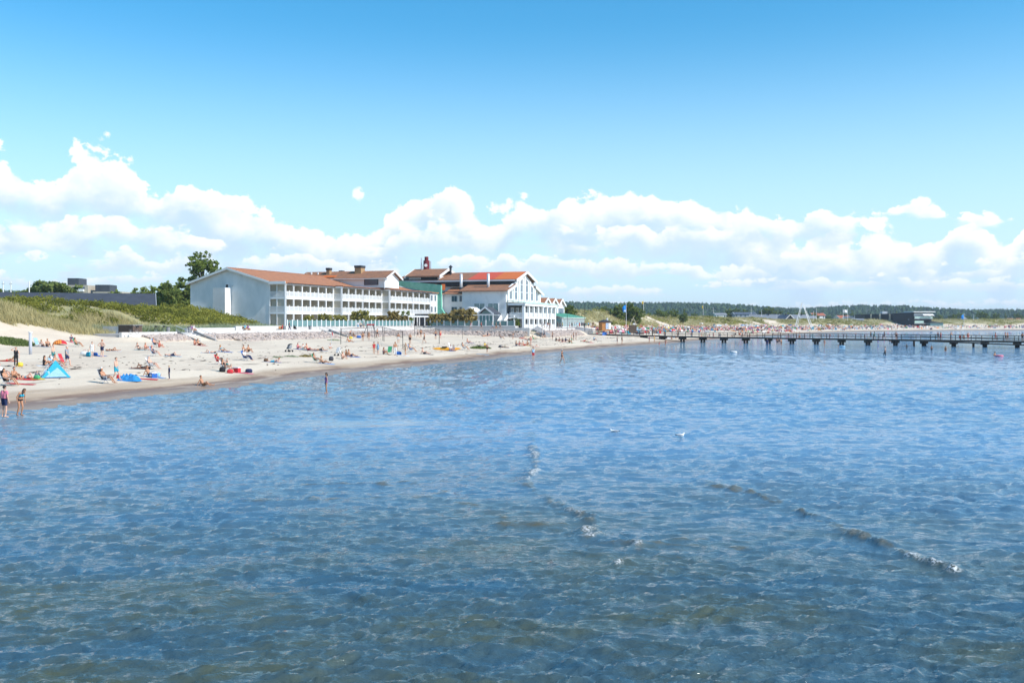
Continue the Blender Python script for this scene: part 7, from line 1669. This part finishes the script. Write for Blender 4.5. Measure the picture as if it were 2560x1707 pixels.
ccol = ['black', 'navy', 'white', 'blue', 'green', 'striped', 'darkgrey']; ci = 0
for pn, x, y, z, rz, s, lab in list(SEATS):
    short = ' '.join(lab.split(',')[0].split()[:10])
    if 'water edge' in lab: continue
    if pn == 'chair':
        col = ccol[ci % len(ccol)]; ci += 1
        if 'striped' in lab: col = 'striped'
        if 'white lounger' in lab: col = 'white'
        if 'woman in red seated' in lab: col = 'red'
        if 'dark beach chair' in lab: col = 'black'
        beach_chair(x, y, z, rz, col, '%s folding chair under %s' % (names.get(col, col), short), s, 'darkgrey' if 'folding chair with a dark jacket' in lab else None)
    elif pn in ('lie', 'prone', 'sitback') or (pn == 'sit' and rnd.random() < .55):
        if z > 3.4: continue
        col = rnd.choice(tcol)
        for w in ('red towel', 'pale blue towel', 'pale towel'):
            if w in lab: col = {'red towel': 'red', 'pale blue towel': 'lightblue', 'pale towel': 'white'}[w]
        back = pn in ('lie', 'prone'); sg = 1 if pn != 'prone' else 1
        towel(x, y, rz, col, '%s towel under %s' % (names.get(col, col), short), off=.1 if back else .35)
for px, py, col, lab in ((66,951,'red','long red towel spread beside the small child in navy'), (592,932,'red','crumpled red towel in the pile by the black low chair'), (604,932,'pink','pink towel in the pile by the black low chair'), (240,889,'blue','small blue towel beside the bags of the white dressed child'), (1004,889,'white','white towel on the sand right of the man in white trousers'), (360,949,'red','pinkish red towel left of the blue cool box'), (1205,886,'lightblue','pale board like towel below the green plants'), (47,961,'red','red towel by the feet of the lounging tanned man')):
    x, y, z = ray_ground(px, py); towel(x, y, rnd.uniform(-.3, .3), col, lab)
# chairs standing empty
for px, py, rz, col, lab in ((95,867,-20,'lightblue','empty pale blue folding chair at the far left of the beach'), (973,886,-100,'green','empty green folding chair between the standing bathers'), (1128,873,-20,'white','empty white folding chair behind the orange kayak'), (160,915,-10,'red','red folding chair behind the walking man in grey T shirt')):
    x, y, z = ray_ground(px, py); beach_chair(x, y, z, D(rz), col, lab)
# blue pop-up shelter
def shelter():
    t = thing('beach_tent', 'small bright blue pop up beach tent with a pale front panel', 'beach tent', 138, 944, 122)
    A = (-.55,-1.0,0); B = (-.55,1.0,0); C_ = (.95,.95,0); D_ = (.95,-.95,0); T = (-.15,0,1.28)
    def shell(pts, nm, m):
        mb = MB(); q = [Vector(p) for p in pts]; n = (q[1]-q[0]).cross(q[2]-q[0]).normalized()*.012; mb.hexa([tuple(p) for p in q], [tuple(p+n) for p in q]); local(mb, nm, m, t)
    for p_ in ([B, C_, T], [D_, A, T]): shell(p_, 'side_panel', CC['turquoise'])
    shell([A, B, T], 'back_panel', CC['turquoise']); shell([(-.575,.75,.06), (-.575,-.75,.06), (-.36,-.1,.74)], 'pale_panel', CC['lightblue'])
    mb = MB(); mb.hexa([A, D_, C_, B], [(p[0], p[1], .02) for p in (A, D_, C_, B)]); local(mb, 'floor', CC['blue'], t)
    mb = MB()
    for p in (A, B, C_, D_): mb.tube([p, (p[0]*.55+T[0]*.45, p[1]*.62, .85), T], .014, 5)
    local(mb, 'poles', M_['alu'], t)
    t = thing('beach_tent', 'low red and orange half shell beach shelter', 'beach tent', 150, 863, -60)
    mb = MB(); n = 10
    ring = [[(.55*math.cos(a)*math.cos(e)-.1, .8*math.sin(a), .62*math.sin(e)*math.cos(a)+.0) for e in np.linspace(.2, 2.9, n)] for a in np.linspace(-1.45, 1.45, n)]
    for i in range(n-1):
        mb.cur = 0 if i > 4 else 1
        for j in range(n-1): mb.quad(ring[i][j], ring[i+1][j], ring[i+1][j+1], ring[i][j+1])
    o = local(mb, 'canopy', [CC['red'], CC['orange']], t, True); md = o.modifiers.new('cloth', 'SOLIDIFY'); md.thickness = .015
shelter()
# bags, boxes and bundles
def bag(px, py, w, d, h, col, label, rz=0, name='bag', handles=True, loc=None):
    t = thing(name, label, 'bag', px, py, rz, loc=loc); mb = MB(); n = 8
    for i in range(n):
        pass
    ring = lambda z, k: [(w/2*k*math.copysign(abs(math.cos(a))**.6, math.cos(a)), d/2*k*math.copysign(abs(math.sin(a))**.6, math.sin(a)), z) for a in np.linspace(0, 2*math.pi, 13)[:-1]]
    rs_ = [ring(0, .92), ring(h*.35, 1.08), ring(h*.8, .95), ring(h, .6)]
    i0 = 0
    for r_ in rs_: mb.v += r_
    for a in range(3):
        for j in range(12): mb.face((a*12+j, a*12+(j+1) % 12, (a+1)*12+(j+1) % 12, (a+1)*12+j))
    mb.face(list(range(12))[::-1]); mb.face(list(range(36, 48))); local(mb, 'bag_body', CC[col], t, True)
    if handles:
        mb = MB(); mb.tube([(-w*.22,0,h*.95), (-w*.15,0,h*1.35), (w*.15,0,h*1.35), (w*.22,0,h*.95)], .015, 5); local(mb, 'handle', CC['white' if col != 'white' else 'red'], t)
bag(211,889,.75,.4,.42,'white','white beach bag with red trim left of the blond child'); bag(222,891,.5,.35,.45,'turquoise','turquoise bag in front of the blond child'); bag(238,890,.45,.4,.35,'blue','blue bag right of the white dressed child'); bag(118,945,.5,.35,.55,'lightblue','pale blue and white bag standing against the beach tent'); bag(877,847,.6,.4,.4,'yellow','yellow bag by the stones behind the net'); bag(897,845,.8,.5,.45,'blue','bright blue bag by the stones behind the net'); bag(996,887,.8,.5,.4,'blue','dark blue bag right of the man in white trousers'); bag(556,931,.5,.4,.45,'black','black backpack beside the low chair of the woman in black'); bag(575,933,.5,.4,.35,'red','round red bag in front of the low chairs'); bag(622,932,.6,.4,.35,'navy','navy bag at the end of the red towel pile'); bag(665,905,.45,.3,.35,'brown','brown bag at the head of the man lying in blue shorts'); bag(828,902,.5,.4,.5,'darkgrey','charcoal backpack standing alone beyond the lounging pair'); bag(1198,871,.5,.4,.5,'black','black bag between the green beach plants'); bag(1250,869,.5,.35,.4,'darkgrey','dark bag at the head of the clothed lying man'); bag(49,916,.5,.4,.35,'yellow','yellow beach bag beside the woman shading her eyes'); bag(92,948,.4,.3,.3,'green','small green bag by the child in navy'); bag(296,948,.28,.2,.3,'red','small red bucket bag held low beside the turquoise shorts', loc=None)
def coolbox():
    t = thing('cool_box', 'blue and white cool box in front of the sitting tanned man', 'cool box', 383, 945, -50)
    mb = MB(); mb.box(-.3,.3,-.2,.2,0,.36); local(mb, 'box_body', CC['blue'], t); mb = MB(); mb.box(-.32,.32,-.22,.22,.362,.44); local(mb, 'lid', CC['white'], t)
    mb = MB(); mb.tube([(-.33,0,.3), (-.33,0,.5), (.33,0,.5), (.33,0,.3)], .018, 5); local(mb, 'handle', CC['white'], t); mb = MB(); mb.box(-.2,.2,-.212,-.2,.1,.28); local(mb, 'label_panel', CC['white'], t)
    bag(394,945,.45,.35,.35,'lightblue','pale blue bag right of the cool box')
    t = thing('cool_box', 'red cool box with white lid by the pink towel', 'cool box', 590, 931, -20)
    mb = MB(); mb.box(-.35,.35,-.22,.22,0,.38); local(mb, 'box_body', CC['red'], t); mb = MB(); mb.box(-.37,.37,-.24,.24,.382,.46); local(mb, 'lid', CC['white'], t)
coolbox()
def bundle(px, py, L, W, H, col, label, seed):
    x, y, z = ray_ground(px, py); r_ = np.random.RandomState(seed); n, m = 22, 12; mb = MB()
    for i in range(n+1):
        for j in range(m+1):
            u, v = i/n*2-1, j/m*2-1; e = max(0, 1-u**4)*max(0, 1-v**4)
            hh = H*e*(.35+1.1*float(vnoise(np.array([u*8+seed]), np.array([v*5]))[0])); mb.v.append((u*L/2, v*W/2, hh-.02))
    for i in range(n):
        for j in range(m): a = i*(m+1)+j; mb.face((a, a+m+1, a+m+2, a+1))
    o = local(mb, 'crumpled_sheet', CC[col], None, True); o.location = (x, y, z); o.rotation_euler.z = -.1; tag(o, label, 'beach sheet')
bundle(322,953,1.75,.8,.42,'brightblue','crumpled bright blue plastic sheet on the sand right of the turquoise shorts',3)
# grey post
t = thing('marker_post', 'tall pale grey round post standing alone on the upper sand', 'post', 76, 886); mb = MB(); mb.tube([(0,0,-.3), (0,0,2.15)], .15, 14); local(mb, 'shaft', M_['greyslab'] if False else mat('grey_post_paint', (.42,.44,.50), .6), t, True); mb = MB(); mb.tube([(0,0,2.15), (0,0,2.27)], .20, 14); local(mb, 'cap', M_['white'], t)
# strollers
def stroller(px, py, rz, col, label, loc=None):
    t = thing('stroller', label, 'stroller', px, py, rz, loc=loc)
    mb = MB()
    for y in (-.22, .22): mb.tube([(.30,y,.13), (-.38,y,1.02)], .018, 5); mb.tube([(-.38,y,.13), (.12,y,.55)], .018, 5)
    mb.tube([(-.38,-.22,1.02), (-.38,.22,1.02)], .022, 5); local(mb, 'frame', M_['black'], t)
    for x in (.30, -.38):
        for y in (-.25, .25):
            w = MB(); n = 12; w.tube([(x,y-.02,.13), (x,y+.02,.13)], .13, n); local(w, 'wheel', M_['black'], t)
    mb = MB(); mb.hexa([(-.25,-.2,.42), (.2,-.2,.36), (.2,.2,.36), (-.25,.2,.42)], [(-.33,-.22,.85), (.22,-.2,.52), (.22,.2,.52), (-.33,.22,.85)]); local(mb, 'seat', CC[col], t)
    mb = MB(); P_ = []
    for a in np.linspace(0, 1.9, 6):
        P_.append([(-.28+.36*math.sin(a)*.9, v*.24, .72+.36*math.cos(a)*.9-.06*v*v) for v in np.linspace(-1, 1, 5)])
    for i in range(5):
        for j in range(4): mb.quad(P_[i][j], P_[i+1][j], P_[i+1][j+1], P_[i][j+1])
    o = local(mb, 'hood', CC[col], t, True); o.modifiers.new('cloth', 'SOLIDIFY').thickness = .015
stroller(722,880,150,'grey','grey and black stroller beside the three seated people'); stroller(845,890,-120,'white','stroller with white hood beside the broad tanned man')
x, y, z = K(-13.2, 10.2, 3.5); stroller(0,0,-10,'black','black pram pushed along the promenade', loc=(x, y, 3.5))
# kayak
def kayak():
    x, y, z = ray_ground(1117, 876); t = thing('kayak', 'long orange yellow kayak lying on the sand', 'kayak', rz=-8, loc=(x, y, z))
    mb = MB(); n = 18; m = 10; L = 4.5
    for i in range(n+1):
        u = i/n*2-1; w = .36*(1-abs(u)**2.4)+.004; h = .30*(1-abs(u)**3)+.01; lift = .16*u*u
        for j in range(m): a = 2*math.pi*j/m; mb.v.append((u*L/2, w*math.cos(a), lift+.26+h*math.sin(a)*(1 if math.sin(a) < 0 else .55)))
    for i in range(n):
        for j in range(m): mb.face((i*m+j, (i+1)*m+j, (i+1)*m+(j+1) % m, i*m+(j+1) % m))
    mb.face(list(range(m))); mb.face([n*m+j for j in range(m)][::-1])
    o = local(mb, 'hull', mat('orange_hull', (.80,.36,.03), .35), t, True); o.rotation_euler.x = D(38)
    mb = MB(); mb.tube([(.1,-.16,.52), (-.5,-.16,.50), (-.62,-.14,.48)], .20, 8); o = local(mb, 'cockpit_rim', M_['black'], t)
    o.scale = (1,1,.35); o.location = (0,-.12,.36)
    t = thing('paddle', 'long dark paddle lying right of the kayak', 'paddle', 1172, 879, -4); mb = MB(); mb.tube([(-1.1,0,.05), (1.1,0,.05)], .018, 6); local(mb, 'shaft', M_['black'], t)
    for s in (-1, 1): mb = MB(); mb.hexa([(s*1.05,-.03,.03), (s*1.45,-.09,.03), (s*1.45,.09,.03), (s*1.05,.03,.03)], [(s*1.05,-.03,.06), (s*1.45,-.09,.06), (s*1.45,.09,.06), (s*1.05,.03,.06)]); local(mb, 'blade', M_['black'], t)
    for px, py, rz, lab in ((1538,853,8,'white and blue surfboard lying on the sand left of the man in navy'), (1500,849,20,'small pale board lying among bathers below the kiosk')):
        t = thing('surfboard', lab, 'surfboard', px, py, rz); mb = MB(); n = 14
        top = [(u*1.15, .27*(1-abs(u)**2.6)+.001) for u in np.linspace(-1, 1, n)]
        ring = [(x, w, .06) for x, w in top]+[(x, -w, .06) for x, w in reversed(top)]; mb.hexa(ring, [(a, b, .12) for a, b, c in ring]); local(mb, 'board', CC['white'], t)
        mb = MB(); mb.box(-.25,.25,-.22,.22,.121,.127); local(mb, 'blue_panel', CC['blue'], t)
kayak()
# volleyball nets
def net(a, b, label, h=2.45, d=.95):
    A = Vector(ray_ground(*a)); B = Vector(ray_ground(*b)); t = thing('volleyball_net', label, 'volleyball net', loc=tuple(A))
    for p in (A, B): mb = MB(); mb.tube([p-Vector((0,0,.4)), p+Vector((0,0,h+.12))], .045, 7); mb.build('post', M_['black'], t)
    u = (B-A).normalized(); a0 = A+u*.25; b0 = B-u*.25; Z = Vector((0,0,1)); n = Vector((-u.y, u.x, 0)).normalized()*.01
    def band(p, q, z0, z1, nm, m='net'):
        mb = MB(); mb.hexa([p+n+Z*z0, q+n+Z*z0, q-n+Z*z0, p-n+Z*z0], [p+n+Z*z1, q+n+Z*z1, q-n+Z*z1, p-n+Z*z1]); mb.build(nm, M_[m], t)
    band(a0, b0, h-.07, h, 'top_band'); band(a0, b0, h-d, h-d+.05, 'bottom_band')
    band(a0, a0+u*.12, h-d+.05, h-.07, 'end_band'); band(b0-u*.12, b0, h-d+.05, h-.07, 'end_band')
    mb = MB(); L = (b0-a0).length; k = int(L/.22)
    for i in range(1, k): p = a0+u*(L*i/k); q = p+(b0-a0)*0; mb.tube([p+Z*(h-d), p+Z*h], .004, 3, False)
    for i in range(1, 5): z = h-d+d*i/5; mb.tube([a0+Z*z, b0+Z*z], .004, 3, False)
    mb.build('mesh', M_['net'], t)
net((852,861), (957,852), 'left volleyball net between the swing frame and the sand court'); net((960,854), (1007,869), 'middle volleyball net nearest to the water'); net((1036,840), (1098,860), 'right volleyball net near the grey ramp wedge')
for px, py, h, lab in ((828,859,2.3,'thin leaning pole with red and white ribbon beside the left volleyball net'), (1156,848,2.6,'thin black post standing alone right of the volleyball courts')):
    t = thing('net_post' if px > 900 else 'ribbon_pole', lab, 'pole', px, py); mb = MB(); mb.tube([(0,0,-.3), (.12,0,h)], .035, 6); local(mb, 'shaft', M_['black'] if px > 900 else M_['steel'], t)
    if px < 900: mb = MB(); mb.hexa([(.02,-.01,1.5), (.30,-.01,1.2), (.30,.01,1.2), (.02,.01,1.5)], [(.06,-.01,1.95), (.26,-.01,1.7), (.26,.01,1.7), (.06,.01,1.95)]); local(mb, 'ribbon', CC['red'], t)
# swing
def swing():
    t = thing('swing_frame', 'swing frame with black splayed legs and red top beam', 'swing', 926, 845, -12)
    mb = MB(); mb.box(-.72,.72,-.14,.14,2.42,2.66); local(mb, 'top_beam', CC['red'], t)
    for sx in (-1, 1):
        for sy in (-1, 1): mb = MB(); mb.tube([(sx*.60,sy*.05,2.45), (sx*(1.3 if sy < 0 else 1.0),sy*1.0,-.1)], .055, 6); local(mb, 'leg', M_['black'], t)
    for s in (-.3, .3):
        mb = MB()
        for y in (-.12, .12): mb.tube([(s,y,2.42), (s,y,.55)], .01, 4)
        sw = local(mb, 'swing_chains', M_['black'], t); mb = MB(); mb.box(s-.1,s+.1,-.2,.2,.5,.55); local(mb, 'swing_seat', M_['black'], sw)
swing()
# bicycles
def bicycle(k, q, rz, label):
    x, y, z = K(k, q, 3.5); t = thing('bicycle', label, 'bicycle', loc=(x, y, z), rz=rz)
    for c in (-.52, .52):
        w = MB(); N_ = 20; R_ = .34
        w.tube([(c+R_*math.cos(a), 0, R_+R_*math.sin(a)) for a in np.linspace(0, 2*math.pi, N_+1)], .022, 5, False); wh = local(w, 'wheel', M_['black'], t)
        sp = MB()
        for a in np.linspace(0, math.pi, 7)[:-1]: sp.tube([(c-R_*math.cos(a),0,R_-R_*math.sin(a)), (c+R_*math.cos(a),0,R_+R_*math.sin(a))], .005, 3)
        local(sp, 'spokes', M_['alu'], wh)
    f = MB(); f.tube([(-.52,0,.34), (-.08,0,.30), (.38,0,.80), (-.18,0,.86), (-.08,0,.30)], .022, 5); f.tube([(-.52,0,.34), (-.2,0,.82)], .016, 5); f.tube([(.52,0,.34), (.36,0,.98)], .02, 5); local(f, 'frame', M_['black'], t)
    s = MB(); s.hexa([(-.34,-.07,.94), (-.06,-.03,.94), (-.06,.03,.94), (-.34,.07,.94)], [(-.34,-.08,1.0), (-.06,-.03,.99), (-.06,.03,.99), (-.34,.08,1.0)]); s.tube([(-.19,0,.85), (-.2,0,.95)], .015, 5); local(s, 'saddle', M_['black'], t)
    h = MB(); h.tube([(.22,-.27,1.06), (.34,-.2,1.06), (.36,0,1.02), (.34,.2,1.06), (.22,.27,1.06)], .015, 5); local(h, 'handlebar', M_['alu'], t)
    b = MB(); b.box(.44,.72,-.15,.15,.86,1.08); local(b, 'basket', M_['black'], t)
bicycle(-54.6, 11.4, -8, 'black bicycle with basket nearest the brown boarded box'); bicycle(-52.6, 11.2, 4, 'black bicycle with basket nearest the grey bin'); 
bicycle(-63.2, 15.2, 60, 'small bicycle leaning at the dune end of the sea wall')
bpy.context.scene.collection.objects[-1]
for k, q, z, lab in ((-51.3, 11.6, 3.5, 'grey litter bin beside the parked bicycles'), (-46.6, 11.8, 3.5, 'dark grey litter bin at the top of the left beach steps'), (-12.0, 12.6, 3.5, 'grey litter bin at the top of the steps by the nets'), (-20.5, 12.4, 3.5, 'bluish grey litter bin on the promenade before the bench'), (41.5, 12.2, 3.5, 'grey litter bin near the grey wedge of the ramp')):
    t = thing('litter_bin', lab, 'litter bin', loc=K(k, q, z)); mb = MB(); mb.tube([(0,0,.05), (0,0,.85)], [.24,.27], 10); local(mb, 'bin_body', M_['greyslab'], t); mb = MB(); mb.tube([(0,0,.86), (0,0,.94)], .28, 10); local(mb, 'rim', M_['dark'], t)
# benches on the promenade
def bench(px, q, label):
    r = (px-1280)/F; a = OX+UY*q; b = OY-UX*q; k = (r*b-a)/(UX-r*UY); x, y, z = K(k, q, 3.5); t = thing('bench', label, 'bench', loc=(x, y, z), rz=-15)
    for nm, bx in (('seat', (-.2,.3,-.95,.95,.36,.42)), ('backrest', (-.28,-.22,-.95,.95,.5,.85))): mb = MB(); mb.box(*bx); local(mb, nm, M_['kwood'], t)
    for s in (-.7, .7): mb = MB(); mb.box(-.25,.28,s-.05,s+.05,0,.36); local(mb, 'leg', M_['greyslab'], t); 
bench(481, 9.25, 'left promenade bench on which the woman in purple sits'); bench(616, 9.35, 'middle promenade bench on which the man in bright blue sits'); bench(706, 9.4, 'right promenade bench on which the woman in red sits')
# gulls on the water
M_['gullgrey'] = mat('gull_grey_wing', (.42,.44,.46), .7); M_['gullwhite'] = mat('gull_white', (.8,.8,.78), .7)
def gull(px, py, rz, label):
    Y = CAMZ*F/(py-HZ); t = thing('gull', label, 'gull', loc=((px-1280)/F*Y, Y, .03), rz=rz, s=.8)
    mb = MB(); mb.tube([(-.24,0,.10), (-.16,0,.085), (0,0,.075), (.12,0,.09), (.17,0,.14), (.185,0,.185), (.21,0,.195), (.235,0,.185)], [.012,.05,.085,.075,.04,.036,.036,.014], 9); b = local(mb, 'gull_body', M_['gullwhite'], t, True)
    for s in (-1, 1): mb = MB(); mb.tube([(.09,s*.075,.10), (-.06,s*.085,.115), (-.22,s*.03,.125), (-.31,s*.01,.14)], [.02,.045,.03,.005], 6); local(mb, 'wing', M_['gullgrey'], t, True)
    mb = MB(); mb.tube([(.24,0,.183), (.285,0,.172)], [.012,.004], 6); local(mb, 'beak', CC['yellow'], t); mb = MB(); mb.tube([(-.25,0,.105), (-.33,0,.12)], [.018,.03], 6); local(mb, 'tail', M_['black'], t)
gull(1535,1083,170,'white gull floating left of its neighbour on open water'); gull(1702,1093,20,'grey backed gull floating right of its neighbour, dark tail raised')
# toys afloat
def ring(px, py, col, label):
    Y = CAMZ*F/(py-HZ); mb = MB(); mb.tube([(.45*math.cos(a), .45*math.sin(a), .08) for a in np.linspace(0, 2*math.pi, 19)], .14, 8, False); o = local(mb, 'swim_ring', CC[col], None, True); o.location = ((px-1280)/F*Y, Y, 0); tag(o, label, 'swim ring')
ring(2106,867,'lightblue','pale blue swim ring floating by a swimmer before the jetty'); ring(2498,891,'pink','pink swim ring at the right beside a bather'); ring(1834,881,'white','white swim ring right of the dark headed swimmer')
# parasols
def parasol(x, y, z, c1, c2, label, group=None, tilt=0.0, s=1.0):
    t = thing('parasol', label, 'parasol', loc=(x, y, z), rz=rnd.random()*60, group=group, s=s); t.rotation_euler.x = tilt
    mb = MB(); mb.tube([(0,0,-.2), (0,0,2.15)], .022, 6); local(mb, 'pole', M_['alu'], t); mb = MB(); n = 8
    rim = [(1.05*math.cos(a), 1.05*math.sin(a), 1.72) for a in np.linspace(0, 2*math.pi, n+1)[:-1]]; mid = [(.6*math.cos(a), .6*math.sin(a), 2.0) for a in np.linspace(0, 2*math.pi, n+1)[:-1]]
    for j in range(n):
        k = (j+1) % n; mb.cur = j % 2; mb.quad(rim[j], rim[k], mid[k], mid[j]); mb.poly([mid[j], mid[k], (0,0,2.12)]); v0, v1 = rim[j], rim[k]; mb.quad(v0, v1, (v1[0]*.99,v1[1]*.99,v1[2]-.14), (v0[0]*.99,v0[1]*.99,v0[2]-.14))
    o = local(mb, 'canopy', [CC[c1], CC[c2]], t); o.modifiers.new('cloth', 'SOLIDIFY').thickness = .012
for px, py, c1, c2, lab in ((1552,846,'pink','white','pink and white parasol nearest the jetty foot'), (1535,834,'red','white','red and white parasol behind the kiosk'), (1553,838,'white','beige','cream parasol right of the flagpole base'), (1608,836,'white','pink','pale parasol left of the weathered hut side'), (1668,832,'yellow','white','yellow and white parasol in the crowd behind the jetty rail'), (1797,826,'white','lightblue','white parasol on the upper sand above the jetty rails'), (1856,824,'blue','lightblue','bright blue parasol in the middle of the far crowd'), (1892,826,'turquoise','white','turquoise and white parasol in the far crowd'), (1912,822,'white','pink','pinkish white parasol below the grey houses'), (1975,822,'navy','blue','dark blue parasol left of the A frame'), (2050,822,'blue','white','blue and white parasol right of the A frame'), (2072,820,'white','beige','round white parasol on the dune edge right of the A frame'), (2128,820,'green','white','green and white parasol below the white beach pavilion'), (2202,819,'red','pink','red parasol left of the black building'), (2240,819,'orange','white','orange parasol in front of the black building')):
    x, y, z = ray_ground(px, py); parasol(x, y, z, c1, c2, lab, s=1.0 if px < 1700 else 1.15)
for i in range(16):
    sp = spots[rnd.randrange(NIND, len(spots))]; c = rnd.choice(['white', 'beige', 'lightblue'])
    parasol(sp[1]+1, sp[0]+.8, sp[2], 'white', 'beige', 'pale parasol somewhere in the far crowd along the bay', 'pale parasols in the far crowd', s=1.1)
# belongings of the distant crowd: towels, bags and windbreaks too many and too small to count
def belongings():
    V = []; Fc = []; mi = []; n = 0; r_ = np.random.RandomState(31)
    for y, x, z, px, d in spots:
        for _ in range(2 if r_.rand() < .6 else 1):
            a = r_.rand()*6.28; cx = x+r_.randn()*.9; cy = y+r_.randn()*.9; kk, qq = toKQ(np.array([cx]), np.array([cy]))
            if shore_d(kk, qq)[0] < 6: continue
            cz = float(terr(kk, qq)[0]); t = r_.rand()
            w, l, h = (.42, .9, .04) if t < .5 else (.22, .32, .38+.25*r_.rand()) if t < .86 else (.05, .8, .85)
            R = np.array([[math.cos(a), -math.sin(a), 0], [math.sin(a), math.cos(a), 0], [0, 0, 1]])
            b = np.array([[-l,-w,0], [l,-w,0], [l,w,0], [-l,w,0], [-l*.9,-w*.8,h], [l*.9,-w*.8,h], [l*.85,w*.8,h*.9], [-l*.85,w*.8,h*.92]]) @ R.T+np.array([cx, cy, cz])
            V.append(b); Fc += [[n, n+3, n+2, n+1], [n+4, n+5, n+6, n+7], [n, n+1, n+5, n+4], [n+1, n+2, n+6, n+5], [n+2, n+3, n+7, n+6], [n+3, n, n+4, n+7]]; mi += [r_.randint(12)]*6; n += 8
    cs = [CC[c] for c in ('white','white','red','blue','navy','turquoise','lightblue','pink','orange','black','green','beige')]
    tag(link('beach_belongings', np_mesh('beach_belongings', np.concatenate(V), np.array(Fc), cs, False, None, mi)), 'towels, bags and windbreaks scattered among the distant bathers', 'belongings', None, 'stuff')
belongings()
# dried weed and bits of drift on the sand
def debris():
    r_ = np.random.RandomState(41); V = []; Fc = []; n = 0; ring = np.arange(7)*2*math.pi/7
    for i in range(800):
        k = -125+r_.rand()**.8*200; t = r_.rand()
        d = 15.2+r_.randn()*1.1 if t < .38 else 19.5+r_.randn()*1.4 if t < .6 else 8.8+r_.randn()*.8 if t < .75 else 4+r_.rand()*36
        if k > 35 and d > 26: continue
        d += (float(fbm(np.array([k*.06]), np.array([3.3]), 3)[0])-.5)*6; q = float(shoreq(k))-d
        if d < 1.2: continue
        s = (.04+.12*r_.rand()**2)*(1.3 if t < .6 else 1); L = s*(1.5+2.5*r_.rand()); x, y, _ = K(k, q); z = float(terr(np.array([k]), np.array([q]))[0]); a = KROT+r_.randn()*.35
        e = 1+.35*r_.randn(7); px = L*np.cos(ring)*e; py = s*np.sin(ring)*e; v = np.zeros((8, 3)); v[:7, 0] = x+px*math.cos(a)-py*math.sin(a); v[:7, 1] = y+px*math.sin(a)+py*math.cos(a); v[:7, 2] = z-.01; v[7] = (x, y, z+.03+.05*r_.rand())
        V.append(v); Fc += [[n+j, n+(j+1) % 7, n+7] for j in range(7)]; n += 8
    tag(link('dried_seaweed', np_mesh('dried_seaweed', np.concatenate(V), np.array(Fc), [mat('dried_weed', (.085,.062,.045), .9, var=.4, scale=1.0)])), 'dark dried seaweed and drift strewn in lines over the sand', 'seaweed', None, 'stuff')
debris()
# footprints pressed in the dry sand are too many to count: shallow trodden dents
# cars half hidden behind the thicket
def car(px, Y, label, col):
    x, y, z = at(px, Y); z = max(z, 6.3); t = thing('parked_car', label, 'car', loc=(x, y, z), rz=20)
    prof = [(-2.1,.35), (-2.15,.8), (-1.3,.95), (-.75,1.42), (.75,1.45), (1.35,.98), (2.1,.85), (2.15,.35)]
    mb = MB(); mb.hexa([(a,-.85,b) for a, b in prof], [(a,.85,b) for a, b in prof]); bd = local(mb, 'body', CC[col], t)
    mb = MB(); mb.hexa([(-1.15,-.862,.98), (1.15,-.862,1.0), (.7,-.862,1.38), (-.68,-.862,1.36)], [(-1.15,-.85,.98), (1.15,-.85,1.0), (.7,-.85,1.38), (-.68,-.85,1.36)]); local(mb, 'side_window', M_['glass'], t)
    for cx in (-1.3, 1.35):
        for cy in (-.78, .78): mb = MB(); mb.tube([(cx,cy-.1,.32), (cx,cy+.1,.32)], .32, 12); local(mb, 'wheel', M_['black'], t)
car(405, 206, 'white car half hidden behind the dune thicket, left of its twin', 'white'); car(448, 204, 'white car half hidden behind the dune thicket, close to the hotel gable', 'white')

# ------------------------------------------------------------------ summer haze over the bay
def haze():
    mb = MB(); mb.box(-16000, 16000, -16000, 16000, -3.6, 95)
    m = bpy.data.materials.new('sea_haze'); m.use_nodes = True; nt = m.node_tree
    for n in list(nt.nodes): nt.nodes.remove(n)
    o = nt.nodes.new('ShaderNodeOutputMaterial'); v = nt.nodes.new('ShaderNodeVolumePrincipled'); v.inputs['Color'].default_value = (.72,.88,1.0,1); v.inputs['Density'].default_value = .00012; v.inputs['Anisotropy'].default_value = .2
    nt.links.new(v.outputs[0], o.inputs['Volume']); ob = mb.build('haze', m); tag(ob, 'thin bluish summer haze over bay and hills', None, None, 'stuff')
haze()
